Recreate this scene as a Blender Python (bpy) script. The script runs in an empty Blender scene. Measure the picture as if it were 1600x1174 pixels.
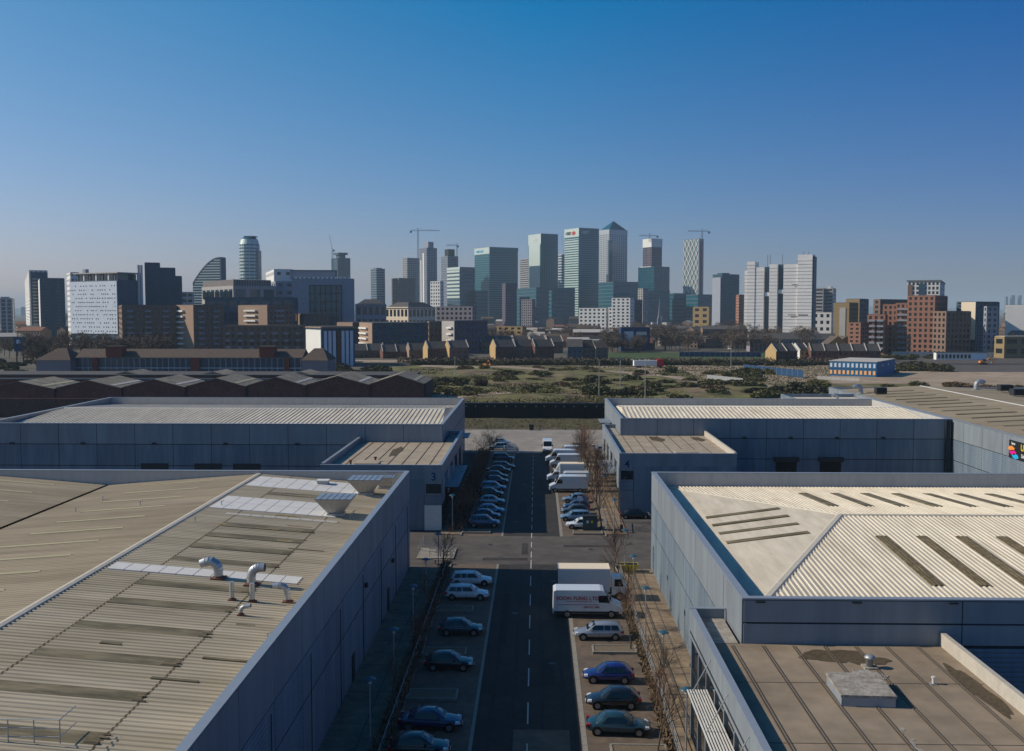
import bpy, math, random
from math import sin, cos, tan, atan, atan2, radians, sqrt, pi
from mathutils import Vector, Matrix
random.seed(7)
S = bpy.context.scene
COL = S.collection
# ---------------------------------------------------------------- camera, light, exposure
F = 1550.0; PITCH = radians(3.69); YAW = radians(1.405); CAMZ = 30.0
cam = bpy.data.cameras.new('camera'); camo = bpy.data.objects.new('camera', cam); COL.objects.link(camo)
camo.location = (0, 0, CAMZ); camo.rotation_euler = (pi/2 - PITCH, 0, YAW)
cam.sensor_width = 36; cam.lens = 36*F/1600; cam.clip_end = 60000; cam.clip_start = 0.5
S.camera = camo
SUN_EL = radians(32.3); SUN_AZ = radians(4.0)          # from -X, a few degrees towards +Y
w = bpy.data.worlds.new('World'); S.world = w; w.use_nodes = True
wn = w.node_tree.nodes; wl = w.node_tree.links
bg = wn['Background']; bg.inputs['Strength'].default_value = 0.131
sk = wn.new('ShaderNodeTexSky'); sk.sky_type = 'NISHITA'; sk.sun_disc = False
sk.sun_elevation = SUN_EL; sk.sun_rotation = radians(-90) + SUN_AZ
sk.altitude = 0; sk.air_density = 1.0; sk.dust_density = 0.6; sk.ozone_density = 3.2
# clear spring air: the sky whitens towards the sun and the horizon, deepens away from them
tc_ = wn.new('ShaderNodeTexCoord'); sp_ = wn.new('ShaderNodeSeparateXYZ'); wl.new(tc_.outputs['Generated'], sp_.inputs[0])
def mrange(src, a, b):
    r = wn.new('ShaderNodeMapRange'); r.inputs['From Min'].default_value = a; r.inputs['From Max'].default_value = b; r.interpolation_type = 'LINEAR'
    wl.new(src, r.inputs['Value']); return r.outputs[0]
def mixc(f, A, B, bt='MIX'):
    m = wn.new('ShaderNodeMix'); m.data_type = 'RGBA'; m.blend_type = bt
    if f is None: m.inputs['Factor'].default_value = 1.0
    else: wl.new(f, m.inputs['Factor'])
    for k, v in (('A', A), ('B', B)):
        if isinstance(v, tuple): m.inputs[k].default_value = (*v, 1)
        else: wl.new(v, m.inputs[k])
    return m.outputs['Result']
t1 = mrange(sp_.outputs['X'], -0.50, 0.0); t2 = mrange(sp_.outputs['X'], 0.0, 0.46); el = mrange(sp_.outputs['Z'], 0.01, 0.29)
SKY_L0, SKY_C0, SKY_R0 = (0.74,0.605,0.74), (0.56,0.495,0.67), (0.345,0.36,0.55)
SKY_L1, SKY_C1, SKY_R1 = (0.33,0.65,0.77), (0.0,0.54,0.81), (0.0,0.30,0.65)
lo_ = mixc(t2, mixc(t1, SKY_L0, SKY_C0), SKY_R0); hi_ = mixc(t2, mixc(t1, SKY_L1, SKY_C1), SKY_R1)
wl.new(mixc(None, sk.outputs[0], mixc(el, lo_, hi_), 'MULTIPLY'), bg.inputs['Color'])
sl = bpy.data.lights.new('sun', 'SUN'); sl.energy = 4.6; sl.angle = radians(0.5); sl.color = (1.0, 0.89, 0.73)
so = bpy.data.objects.new('sun', sl); COL.objects.link(so)
sd = Vector((-cos(SUN_EL)*cos(SUN_AZ), cos(SUN_EL)*sin(SUN_AZ), sin(SUN_EL)))
so.rotation_euler = sd.to_track_quat('Z', 'Y').to_euler()
S.view_settings.view_transform = 'Standard'; S.view_settings.look = 'None'
S.view_settings.exposure = 0.0; S.view_settings.gamma = 1.0; S.view_settings.use_curve_mapping = False
S.render.engine = 'CYCLES'
S.cycles.max_bounces = 5; S.cycles.diffuse_bounces = 3; S.cycles.glossy_bounces = 3; S.cycles.volume_bounces = 0
S.cycles.transparent_max_bounces = 6; S.cycles.use_denoising = True
# ---------------------------------------------------------------- helpers
RM = Matrix.Rotation(YAW, 3, 'Z') @ Matrix.Rotation(pi/2 - PITCH, 3, 'X')
def ray(px, py): return (RM @ Vector(((px-800)/F, (587-py)/F, -1))).normalized()
def gp(px, py, z=0.0):
    r = ray(px, py); t = (z-CAMZ)/r.z; return Vector((r.x*t, r.y*t, z))
def at(px, py, Y):
    r = ray(px, py); t = Y/r.y; return Vector((r.x*t, Y, CAMZ + r.z*t))
def xa(px, Y, py=520): return at(px, py, Y).x
def za(px, py, Y): return at(px, py, Y).z

M = {}
def mat(name, col, rough=0.8, metal=0.0, var=0.0, scale=1.0, col2=None, spec=0.3, stretch=(1,1,1), detail=4.0, bump=0.0, bscale=None, lo=0.35, hi=0.65, emit=None, tint=None):
    m = bpy.data.materials.new(name); m.use_nodes = True; M[name] = m
    n = m.node_tree.nodes; l = m.node_tree.links; b = n['Principled BSDF']
    c4 = (*col, 1); b.inputs['Base Color'].default_value = c4
    b.inputs['Roughness'].default_value = rough; b.inputs['Metallic'].default_value = metal
    b.inputs['Specular IOR Level'].default_value = spec
    if emit: b.inputs['Emission Color'].default_value = (*emit[0], 1); b.inputs['Emission Strength'].default_value = emit[1]
    if var or col2 or bump:
        tc = n.new('ShaderNodeNewGeometry'); mp = n.new('ShaderNodeMapping'); mp.inputs['Scale'].default_value = stretch
        l.new(tc.outputs['Position'], mp.inputs['Vector'])
    src = None
    if col2:
        nz = n.new('ShaderNodeTexNoise'); nz.inputs['Scale'].default_value = scale; nz.inputs['Detail'].default_value = detail
        nz.inputs['Roughness'].default_value = 0.65
        l.new(mp.outputs[0], nz.inputs['Vector'])
        r = n.new('ShaderNodeMapRange'); r.inputs['From Min'].default_value = lo; r.inputs['From Max'].default_value = hi
        l.new(nz.outputs['Fac'], r.inputs['Value'])
        mx = n.new('ShaderNodeMix'); mx.data_type = 'RGBA'; mx.inputs['A'].default_value = c4; mx.inputs['B'].default_value = (*col2, 1)
        l.new(r.outputs[0], mx.inputs['Factor']); src = mx.outputs['Result']
    if var:
        n2 = n.new('ShaderNodeTexNoise'); n2.inputs['Scale'].default_value = scale*3.7; n2.inputs['Detail'].default_value = 5
        l.new(mp.outputs[0], n2.inputs['Vector'])
        r2 = n.new('ShaderNodeMapRange'); r2.inputs['From Min'].default_value = 0.25; r2.inputs['From Max'].default_value = 0.75
        r2.inputs['To Min'].default_value = 1-var; r2.inputs['To Max'].default_value = 1+var
        l.new(n2.outputs['Fac'], r2.inputs['Value'])
        m2 = n.new('ShaderNodeMix'); m2.data_type = 'RGBA'; m2.blend_type = 'MULTIPLY'; m2.inputs['Factor'].default_value = 1
        m2.inputs['A'].default_value = c4
        if src: l.new(src, m2.inputs['A'])
        l.new(r2.outputs[0], m2.inputs['B']); src = m2.outputs['Result']
    if tint:                                       # every object of its own slightly different tone
        oi = n.new('ShaderNodeObjectInfo'); r3 = n.new('ShaderNodeMapRange')
        r3.inputs['To Min'].default_value = 1-tint; r3.inputs['To Max'].default_value = 1+tint
        l.new(oi.outputs['Random'], r3.inputs['Value'])
        m3 = n.new('ShaderNodeMix'); m3.data_type = 'RGBA'; m3.blend_type = 'MULTIPLY'; m3.inputs['Factor'].default_value = 1
        m3.inputs['A'].default_value = c4
        if src: l.new(src, m3.inputs['A'])
        l.new(r3.outputs[0], m3.inputs['B']); src = m3.outputs['Result']
    if src: l.new(src, b.inputs['Base Color'])
    if bump:
        n4 = n.new('ShaderNodeTexNoise'); n4.inputs['Scale'].default_value = bscale or scale*8; n4.inputs['Detail'].default_value = 3
        l.new(mp.outputs[0], n4.inputs['Vector'])
        bp = n.new('ShaderNodeBump'); bp.inputs['Strength'].default_value = bump; l.new(n4.outputs['Fac'], bp.inputs['Height'])
        l.new(bp.outputs[0], b.inputs['Normal'])
    return m

class MB:
    def __init__(s): s.v = []; s.f = []; s.mi = []; s.ms = []; s.cur = 0
    def use(s, m):
        m = M[m] if isinstance(m, str) else m
        if m not in s.ms: s.ms.append(m)
        s.cur = s.ms.index(m); return s
    def face(s, *ix): s.f.append(ix); s.mi.append(s.cur)
    def poly(s, pts):
        i = len(s.v); s.v += [tuple(p) for p in pts]; s.face(*range(i, i+len(pts)))
    def box(s, x0, y0, z0, x1, y1, z1):
        i = len(s.v)
        s.v += [(x0,y0,z0),(x1,y0,z0),(x1,y1,z0),(x0,y1,z0),(x0,y0,z1),(x1,y0,z1),(x1,y1,z1),(x0,y1,z1)]
        for q in ((3,2,1,0),(4,5,6,7),(0,1,5,4),(1,2,6,5),(2,3,7,6),(3,0,4,7)): s.face(*(i+k for k in q))
        return s
    def hexa(s, p):                                  # 8 points, bottom ring then top ring
        i = len(s.v); s.v += [tuple(q) for q in p]
        for q in ((3,2,1,0),(4,5,6,7),(0,1,5,4),(1,2,6,5),(2,3,7,6),(3,0,4,7)): s.face(*(i+k for k in q))
        return s
    def prism(s, poly, a0, a1, axis='y'):            # 2D polygon extruded along an axis
        i = len(s.v); n = len(poly)
        for a in (a0, a1):
            for (u, v) in poly:
                s.v.append((u, a, v) if axis == 'y' else ((a, u, v) if axis == 'x' else (u, v, a)))
        for k in range(n):
            j = (k+1) % n; s.face(i+k, i+j, i+n+j, i+n+k)
        s.face(*range(i+n-1, i-1, -1)); s.face(*range(i+n, i+2*n)); return s
    def tube(s, a, b, ra, rb=None, n=6, cap=True):
        rb = ra if rb is None else rb
        a = Vector(a); b = Vector(b); d = (b-a)
        if d.length < 1e-6: return s
        d.normalize(); u = d.orthogonal().normalized(); v = d.cross(u); i = len(s.v)
        for (c, r) in ((a, ra), (b, rb)):
            for k in range(n):
                t = 2*pi*k/n; s.v.append(tuple(c + u*(r*cos(t)) + v*(r*sin(t))))
        for k in range(n):
            j = (k+1) % n; s.face(i+k, i+j, i+n+j, i+n+k)
        if cap: s.face(*range(i+n-1, i-1, -1)); s.face(*range(i+n, i+2*n))
        return s
    def chain(s, pts, rad, n=8):                     # bent pipe with shared rings
        P = [Vector(p) for p in pts]; i0 = len(s.v); m = len(P)
        ref = Vector((0, 1, 0.013))
        for j, p in enumerate(P):
            d = ((P[j+1]-p) if j == 0 else (p-P[j-1]) if j == m-1 else (P[j+1]-P[j-1])).normalized()
            u = ref.cross(d)
            if u.length < 1e-3: u = Vector((1,0,0))
            u.normalize(); v = d.cross(u); r = rad[j] if isinstance(rad, (list, tuple)) else rad
            for k in range(n):
                t = 2*pi*k/n; s.v.append(tuple(p + u*(r*cos(t)) + v*(r*sin(t))))
        for j in range(m-1):
            for k in range(n):
                q = (k+1) % n; s.face(i0+j*n+k, i0+j*n+q, i0+(j+1)*n+q, i0+(j+1)*n+k)
        s.face(*range(i0+n-1, i0-1, -1)); s.face(*range(i0+(m-1)*n, i0+m*n)); return s
    def lathe(s, prof, cx=0, cy=0, n=12):            # list of (r, z)
        i0 = len(s.v)
        for (r, z) in prof:
            for k in range(n):
                t = 2*pi*k/n; s.v.append((cx+r*cos(t), cy+r*sin(t), z))
        m = len(prof)
        for j in range(m-1):
            for k in range(n):
                q = (k+1) % n; s.face(i0+j*n+k, i0+j*n+q, i0+(j+1)*n+q, i0+(j+1)*n+k)
        s.face(*range(i0+n-1, i0-1, -1)); s.face(*range(i0+(m-1)*n, i0+m*n)); return s
    def mesh(s, name):
        me = bpy.data.meshes.new(name); me.from_pydata(s.v, [], s.f)
        for m in s.ms: me.materials.append(m)
        if len(s.ms) > 1: me.polygons.foreach_set('material_index', s.mi)
        me.update(); return me
    def obj(s, name, parent=None, m=None, smooth=False, **kw):
        me = s.mesh(name)
        if m is not None:
            me.materials.clear(); me.materials.append(M[m] if isinstance(m, str) else m)
        if smooth: me.polygons.foreach_set('use_smooth', [True]*len(me.polygons))
        return link(name, me, parent, **kw)
def link(name, me, parent=None, loc=(0,0,0), rz=0.0, **kw):
    o = bpy.data.objects.new(name, me); COL.objects.link(o); o.location = loc; o.rotation_euler = (0, 0, rz)
    if parent is not None: o.parent = parent
    for k, v in kw.items(): o[k] = v
    return o
def thing(name, label, cat, loc=(0,0,0), rz=0.0, group=None):
    o = link(name, None, None, loc, rz); o['label'] = label; o['category'] = cat
    if group: o['group'] = group
    o.empty_display_size = 0.5
    return o
def tag(o, label, cat, group=None):
    o['label'] = label; o['category'] = cat
    if group: o['group'] = group
    return o
KIDS = {}
def dup(root, loc, rz=0.0, label=None, scale=None, mats=None):
    r = root.copy(); COL.objects.link(r); r.location = loc; r.rotation_euler = (0, 0, rz)
    if scale is not None: r.scale = scale if hasattr(scale, '__len__') else (scale,)*3
    if label: r['label'] = label
    for ch in list(root.children):
        c = ch.copy(); COL.objects.link(c); c.parent = r
        for g in ch.children:
            d = g.copy(); COL.objects.link(d); d.parent = c
    return r
def bevel(o, wd=0.02, seg=1):
    b = o.modifiers.new('b', 'BEVEL'); b.width = wd; b.segments = seg; b.limit_method = 'ANGLE'; return o
def text_part(name, txt, size, parent, loc, rot, m, ext=0.01, align='CENTER', sx=1.0):
    cu = bpy.data.curves.new(name, 'FONT'); cu.body = txt; cu.size = size; cu.extrude = ext; cu.align_x = align; cu.align_y = 'CENTER'
    cu.offset = size*0.012
    tmp = bpy.data.objects.new('tmp', cu); COL.objects.link(tmp); bpy.context.view_layer.update()
    me = bpy.data.meshes.new_from_object(tmp); bpy.data.objects.remove(tmp); me.materials.clear(); me.materials.append(M[m])
    o = bpy.data.objects.new(name, me); COL.objects.link(o)
    o.parent = parent; o.location = loc; o.rotation_euler = rot; o.scale = (sx, 1, 1); return o

# ---------------------------------------------------------------- materials
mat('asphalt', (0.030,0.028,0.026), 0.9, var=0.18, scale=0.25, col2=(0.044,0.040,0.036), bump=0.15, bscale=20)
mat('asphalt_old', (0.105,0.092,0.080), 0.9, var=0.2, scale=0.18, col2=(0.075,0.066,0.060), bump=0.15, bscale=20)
mat('paving', (0.150,0.112,0.082), 0.9, var=0.22, scale=0.4, col2=(0.10,0.078,0.062))
mat('pave_tan', (0.27,0.195,0.125), 0.9, var=0.2, scale=0.5, col2=(0.17,0.125,0.085))
mat('kerb', (0.24,0.22,0.19), 0.9, var=0.15, scale=0.8)
mat('concrete', (0.30,0.265,0.225), 0.9, var=0.15, scale=0.12, col2=(0.21,0.185,0.16))
mat('road_paint', (0.46,0.45,0.42), 0.8, var=0.3, scale=3)
mat('waste', (0.122,0.113,0.035), 0.95, var=0.6, scale=0.04, col2=(0.155,0.112,0.065), lo=0.48, hi=0.60, detail=10)
mat('city_ground', (0.075,0.068,0.055), 0.95, var=0.5, scale=0.01, col2=(0.11,0.095,0.07))
mat('track', (0.36,0.28,0.20), 0.95, var=0.22, scale=0.05, col2=(0.27,0.20,0.14))
mat('bank_grass', (0.055,0.050,0.017), 0.95, var=0.35, scale=0.3, col2=(0.085,0.062,0.028))
mat('park_grass', (0.045,0.075,0.018), 0.95, var=0.2, scale=0.05)
mat('quay', (0.012,0.015,0.016), 0.8, var=0.3, scale=0.3)
mat('water', (0.03,0.03,0.02), 0.12, spec=0.5, bump=0.06, bscale=1.0, var=0.1)
mat('brown_hill', (0.05,0.055,0.05), 1.0)
# cladding
mat('clad', (0.235,0.268,0.292), 0.5, metal=0.12, var=0.10, scale=0.35, col2=(0.192,0.212,0.245), spec=0.35, stretch=(1,1,.12), tint=.05)
mat('clad_lo', (0.188,0.230,0.264), 0.5, metal=0.1, var=0.12, scale=0.4, col2=(0.12,0.16,0.215), spec=0.3, stretch=(1,1,.12), tint=.07)
mat('liner', (0.42,0.41,0.395), 0.6, var=0.08, scale=0.3, stretch=(1,1,.15))
mat('clad_w', (0.62,0.60,0.56), 0.5, var=0.04, scale=0.2)
mat('coping', (0.30,0.33,0.37), 0.4, metal=0.3, var=0.05, scale=0.5)
mat('joint', (0.022,0.028,0.034), 0.8)
mat('roof_tan', (0.37,0.305,0.215), 0.78, var=0.16, scale=0.12, col2=(0.27,0.22,0.15), spec=0.2, stretch=(.35,2.5,1), detail=8)
mat('roof_ribs', (0.44,0.375,0.275), 0.75, var=0.20, scale=0.13, col2=(0.32,0.265,0.18), spec=0.2, stretch=(0.35,3.0,1), lo=0.42, hi=0.72, detail=8)
mat('roof_pale', (0.60,0.53,0.42), 0.72, var=0.14, scale=0.13, col2=(0.45,0.385,0.285), spec=0.2, stretch=(3.0,0.5,1), lo=0.5, hi=0.8)
mat('skylight', (0.21,0.17,0.10), 0.65, var=0.35, scale=0.55, col2=(0.115,0.095,0.052), spec=0.25, stretch=(.35,1.6,1), lo=.42, hi=.6, detail=8)
mat('skylight_dark', (0.115,0.085,0.045), 0.7, var=0.4, scale=0.8, col2=(0.20,0.155,0.09), spec=0.2, detail=8)
mat('cap_tan', (0.50,0.45,0.37), 0.6, var=0.1, scale=0.5)
mat('skylight_yel', (0.42,0.37,0.21), 0.6, var=0.1, scale=0.5)
mat('grime', (0.075,0.06,0.035), 0.95, var=0.3, scale=0.8)
mat('roof_white', (0.66,0.63,0.585), 0.55, var=0.06, scale=0.4, spec=0.3)
mat('membrane', (0.29,0.225,0.160), 0.88, var=0.16, scale=0.22, col2=(0.215,0.165,0.115), detail=9)
mat('membrane_lt', (0.40,0.325,0.24), 0.85, var=0.12, scale=0.35, col2=(0.31,0.25,0.18))
mat('seam', (0.11,0.09,0.07), 0.8)
mat('moss', (0.085,0.064,0.038), 0.95, var=0.4, scale=1.2)
mat('lime', (0.36,0.33,0.29), 0.9, var=0.3, scale=1.6, col2=(0.22,0.19,0.155))
mat('roof_white_old', (0.47,0.43,0.37), 0.6, var=.12, scale=.6)
mat('cream_old', (0.44,0.40,0.34), 0.7, var=.12, scale=.5)
mat('galv', (0.46,0.47,0.48), 0.38, metal=0.7, var=0.12, scale=2)
mat('galv_dull', (0.36,0.37,0.38), 0.5, metal=0.5, var=0.1, scale=1)
mat('rust', (0.115,0.05,0.035), 0.8, var=0.3, scale=4)
mat('dark_metal', (0.035,0.038,0.042), 0.5, metal=0.3)
mat('black', (0.012,0.012,0.013), 0.6)
mat('glass_dark', (0.012,0.018,0.022), 0.06, spec=0.9)
mat('navy_sign', (0.010,0.028,0.13), 0.6)
mat('white_sign', (0.75,0.75,0.75), 0.5)
mat('yellow', (0.70,0.52,0.02), 0.5)
mat('magenta', (0.65,0.01,0.25), 0.5)
mat('cyan', (0.02,0.38,0.65), 0.5)
mat('orange', (0.75,0.26,0.05), 0.5)
mat('red', (0.45,0.02,0.02), 0.5)
mat('lampglass', (0.03,0.085,0.12), 0.3, spec=0.5)
mat('bark', (0.085,0.065,0.048), 0.95, var=0.2, scale=3)
mat('twig', (0.16,0.105,0.068), 0.95, tint=0.2)
mat('twig_red', (0.17,0.085,0.055), 0.95, tint=0.2)
mat('twig_far', (0.105,0.075,0.055), 0.95, tint=0.3)
mat('leaf', (0.088,0.084,0.032), 0.85, tint=0.35)
mat('leaf_y', (0.125,0.115,0.04), 0.8, tint=0.25)
mat('leaf_dk', (0.066,0.064,0.032), 0.8, tint=0.3)
mat('dry', (0.13,0.09,0.05), 0.9, tint=0.3)
mat('soil', (0.16,0.12,0.08), 0.95, var=0.3, scale=1.5, col2=(0.15,0.12,0.085))
# ---------------------------------------------------------------- ground, roads, water
def sheet(name, m, x0, y0, x1, y1, z, parent=None, kind='structure', nx=1, ny=1):
    mb = MB(); mb.poly([(x0,y0,z),(x1,y0,z),(x1,y1,z),(x0,y1,z)])
    return mb.obj(name, parent, m, **({'kind': kind} if kind else {}))
CRY0, CRY1 = 276.0, 311.0
gmb = MB()
gmb.poly([(-600,-150,0),(900,-150,0),(900,CRY0,0),(-600,CRY0,0)])
gmb.poly([(-600,CRY0,0),(900,CRY0,0),(900,CRY0,-6),(-600,CRY0,-6)])
gmb.obj('ground', None, 'asphalt_old', kind='structure')
sheet('creek_water', 'water', -600, CRY0, 900, CRY1, -4.2)
t = MB(); t.poly([(-20500,CRY1,1.0),(20500,CRY1,1.0),(20500,17800,1.0),(-20500,17800,1.0)]); 
t.poly([(-20500,CRY1,-6.0),(20500,CRY1,-6.0),(20500,CRY1,1.0),(-20500,CRY1,1.0)])
t.obj('terrain', None, 'city_ground', kind='structure')
t = MB(); t.poly([(-20500,-1400,-0.3),(-600,-1400,-0.3),(-600,CRY1,-0.3),(-20500,CRY1,-0.3)]); t.poly([(900,-1400,-0.3),(20500,-1400,-0.3),(20500,CRY1,-0.3),(900,CRY1,-0.3)])
t.obj('outer_ground', None, 'city_ground', kind='structure')
qw = thing('river_wall', 'long dark quay wall on the far bank of the creek', 'wall', (0, CRY1, 0))
q = MB(); q.box(-400, -0.9, -6, 700, -0.02, 1.0); q.obj('wall', qw, 'quay')
q = MB(); q.box(-400, -1.1, 1.0, 700, 0.4, 1.35); q.obj('coping', qw, 'dark_metal')
fb = MB()
for i in range(180):
    x = -60 + i*1.1; fb.box(x, -1.25, -5.5, x+0.3, -0.92, 0.6)
fb.obj('sheet_pile_ribs', qw, 'quay', kind='stuff')
for i in range(16):
    x = -22 + i*3.1 + random.uniform(-.6,.6); b_ = MB(); b_.box(x, -1.40, 0.15, x+0.5, -1.28, 0.5); b_.obj('light_gap_dot', qw, 'kerb')  # light dots at gaps in the wall, painted as pale plates
mat('tarmac_patch', (0.024,0.023,0.023), 0.9, var=.15, scale=.5); mat('oil', (0.035,0.028,0.024), 0.6, var=.3, scale=2); mat('tyre_track', (0.026,0.025,0.024), 0.85, var=.3, scale=.4)
def blot_(parent, name, m, cx, cy, rx, ry, z, sd):
    st_ = random.getstate(); random.seed(sd); P = [(cx+rx*(.7+.45*random.random())*cos(pi*i/9), cy+ry*(.7+.45*random.random())*sin(pi*i/9)) for i in range(18)]; random.setstate(st_)
    mb = MB(); mb.prism(P, z, z+.003, 'z'); return mb.obj(name, parent, m)
RX0, RX1 = -4.4, 3.2
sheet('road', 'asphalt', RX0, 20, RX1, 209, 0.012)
rd = bpy.data.objects['road']
y = 34.0
while y < 207:
    d = MB(); L = 4.0 if y < 116 else 3.0
    if not (117 < y < 128 and False):
        d.box(-0.64, y, 0.014, -0.54, y+L, 0.017); d.obj('road_dash', rd, 'road_paint')
    y += 7.3 if y < 110 else 5.2
d = MB(); d.box(RX0, 209.0, 0.012, RX1+3, 209.5, 0.10); d.obj('threshold_kerb', rd, 'kerb')
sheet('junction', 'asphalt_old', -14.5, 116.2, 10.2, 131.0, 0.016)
sheet('brown_paving_patch', 'paving', -1.6, 34, 2.4, 69.5, 0.016)
random.seed(17)
for (x, y) in ((-2.6,61),(1.4,83),(-2.1,97),(1.9,109),(-2.9,140),(1.1,152),(-1.9,171),(.9,190),(-7,112),(6.9,124),(-5.9,126)):
    g = MB(); g.lathe([(.33,.014),(.33,.030)], x, y, 12); g.obj('manhole_cover', rd, 'dark_metal')
for (x, y, w_, l) in ((-3.9,56,1.3,9),(.4,78,1.1,6),(-3.4,88,.7,16),(1.6,100,1.0,5),(-2.7,146,1.2,9),(.3,165,1.0,13),(-6.5,118,5.5,1.3),(3.5,125,6.5,1.1),(-1.8,121,.8,6)):
    g = MB(); g.box(x, y, .0165, x+w_, y+l, .0205); g.obj('repair_patch', rd, 'asphalt' if y in (118,125,121) else 'tarmac_patch')
for k in range(26):
    x = random.choice((-7.3,6.2))+random.uniform(-1,1); y = random.uniform(50,205)
    if 115 < y < 132: continue
    blot_(rd, 'oil_stain', 'oil', x, y, random.uniform(.25,.7), random.uniform(.3,.9), .0145, k)
for x in (-3.3, -1.7, .5, 2.1):
    g = MB()
    for j in range(34):
        y = 30+j*2.5; g.box(x+.05*sin(j*.7)-.16, y, .0125, x+.05*sin(j*.7)+.16, y+2.5, .0132)
    g.obj('tyre_track', rd, 'tyre_track', kind='stuff')
sheet('parking_bay_left', 'paving', -10.0, 24, RX0-0.25, 116.2, 0.008)
sheet('parking_bay_left_far', 'paving', -10.0, 131, RX0-0.25, 209, 0.008)
sheet('parking_bay_right', 'paving', RX1+0.4, 24, 9.3, 116.2, 0.008)
sheet('parking_bay_right_far', 'paving', RX1+0.4, 131, 9.3, 209, 0.008)
def kerb(x0, y0, x1, y1, z1=0.02, L=3.0):
    k = MB()
    n = max(1, int(max(x1-x0, y1-y0)/L))
    for i in range(n):
        if y1-y0 > x1-x0: a = y0+(y1-y0)*i/n; b = y0+(y1-y0)*(i+1)/n; k.box(x0, a+.015, 0, x1, b-.015, z1)
        else: a = x0+(x1-x0)*i/n; b = x0+(x1-x0)*(i+1)/n; k.box(a+.015, y0, 0, b-.015, y1, z1)
    return k
ks = MB()
for (x0,y0,x1,y1,z) in ((RX0-.25,24,RX0,116.2,.02),(RX0-.25,131,RX0,209,.02),(RX1,24,RX1+.4,116.2,.022),(RX1,131,RX1+.4,209,.022),
        (9.3,24,9.45,116,.14),(9.3,131,9.45,209,.14),(-10.15,24,-10.0,116,.14),(-10.15,131,-10.0,209,.14)):
    k = kerb(x0,y0,x1,y1,z); i0 = len(ks.v); ks.v += k.v; ks.f += [tuple(a+i0 for a in f) for f in k.f]; ks.mi += k.mi
ks.obj('kerb_line', None, 'kerb', kind='structure')
def pavement(name, x0, y0, x1, y1, m, bands):
    p = MB(); p.box(x0, y0, -0.05, x1, y1, 0.12); o = p.obj(name, None, m, kind='structure')
    for (u0, v0, u1, v1) in bands:
        b = MB(); b.box(u0, v0, 0.10, u1, v1, 0.125); b.obj('paving_band', o, 'seam')
    return o
pavement('pavement_right', 9.45, 24, 13.5, 114, 'pave_tan', [(11.05,24,11.17,114),(12.2,24,12.32,114)] + [(9.5, y, 13.45, y+.1) for y in range(28, 113, 6)])
pavement('pavement_left', -14.9, 24, -10.15, 114, 'pave_tan', [(-12.4,24,-12.3,114)] + [(-14.8, y, -10.2, y+.1) for y in range(28, 113, 6)])
pavement('pavement_right_far', 9.45, 132, 12.3, 209, 'pave_tan', [(10.9,132,11.0,209)])
pavement('pavement_left_far', -12.9, 131.5, -10.15, 209, 'pave_tan', [(-11.5,132,-11.4,209)])
sheet('apron', 'concrete', -60, 209.5, 60, 251, 0.012)
apo = bpy.data.objects['apron']
for y in (217, 226, 236, 245):
    k = MB(); k.box(-40, y, 0.012, 40, y+.07, 0.016); k.obj('slab_joint', apo, 'seam')
k = MB(); k.box(-60, 251, 0, 60, 251.3, 0.14); k.obj('apron_kerb', apo, 'lime')
gr = MB()
nx, ny = 60, 10
for j in range(ny+1):
    for i in range(nx+1):
        gr.v.append((-90+i*3.0, 251.3+j*2.47, 0.06+0.25*random.random()*(j>0)))
for j in range(ny):
    for i in range(nx): a = j*(nx+1)+i; gr.face(a, a+1, a+nx+2, a+nx+1)
gr.obj('grass_bank', None, 'bank_grass', kind='structure')
# wasteland beyond the creek
random.seed(11)
wl_ = MB(); nx, ny = 110, 70; X0, X1, Y0, Y1 = -90, 330, CRY1+0.2, 534
FLATS = ((150,345,330,640),(72,400,150,486),(60,490,160,534),(190,480,420,640))
def hz(x, y):
    e = min([1] + [max(a-x, x-c, b-y, y-d)/14 for (a,b,c,d) in FLATS] + [(y-Y0)/25, (Y1-y)/20, (x-X0)/20, (X1-x)/20])
    return 1.02 + max(0, e)*(0.5+0.5*sin(x*.045+y*.03)+0.45*sin(x*.11-y*.07)+0.3*sin(y*.19+x*.02)+0.2*sin(x*.4)*sin(y*.33))*0.8
for j in range(ny+1):
    for i in range(nx+1):
        x = X0+(X1-X0)*i/nx; y = Y0+(Y1-Y0)*j/ny; wl_.v.append((x, y, max(1.02, hz(x,y))))
for j in range(ny):
    for i in range(nx): a = j*(nx+1)+i; wl_.face(a, a+1, a+nx+2, a+nx+1)
wl_.obj('wasteland', None, 'waste', smooth=True, kind='structure')
def ribbon(name, pts, wd, m, zf):
    r = MB(); n = len(pts)
    P = []
    for i in range(n-1):
        for k in range(8):
            t = k/8; P.append((pts[i][0]*(1-t)+pts[i+1][0]*t, pts[i][1]*(1-t)+pts[i+1][1]*t))
    P.append(pts[-1])
    for i, (x, y) in enumerate(P):
        a = P[max(0,i-1)]; b = P[min(len(P)-1,i+1)]; dx, dy = b[0]-a[0], b[1]-a[1]; L = sqrt(dx*dx+dy*dy) or 1
        w_ = wd*(0.8+0.4*random.random())
        for s_ in (-1, -.33, .33, 1):
            q = (x-dy/L*w_*s_, y+dx/L*w_*s_); r.v.append((q[0], q[1], max(1.02, zf(*q))+0.10))
    for i in range(len(P)-1):
        for k in range(3): a = i*4+k; r.face(a, a+4, a+5, a+1)
    return r.obj(name, None, m, kind='structure')
ribbon('track', [(20,530),(58,500),(48,460),(70,400),(105,360),(150,340)], 6, 'track', hz)
ribbon('dirt_path', [(-60,510),(-20,500),(20,480),(48,460)], 5, 'track', hz)
ribbon('dirt_clearing', [(-34,330),(-20,345),(-8,352)], 7, 'track', hz)
sheet('yard', 'track', 150, 345, 330, 640, 1.14, None)
sheet('sand_lot', 'track', 72, 400, 150, 486, 1.13, None)
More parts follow.
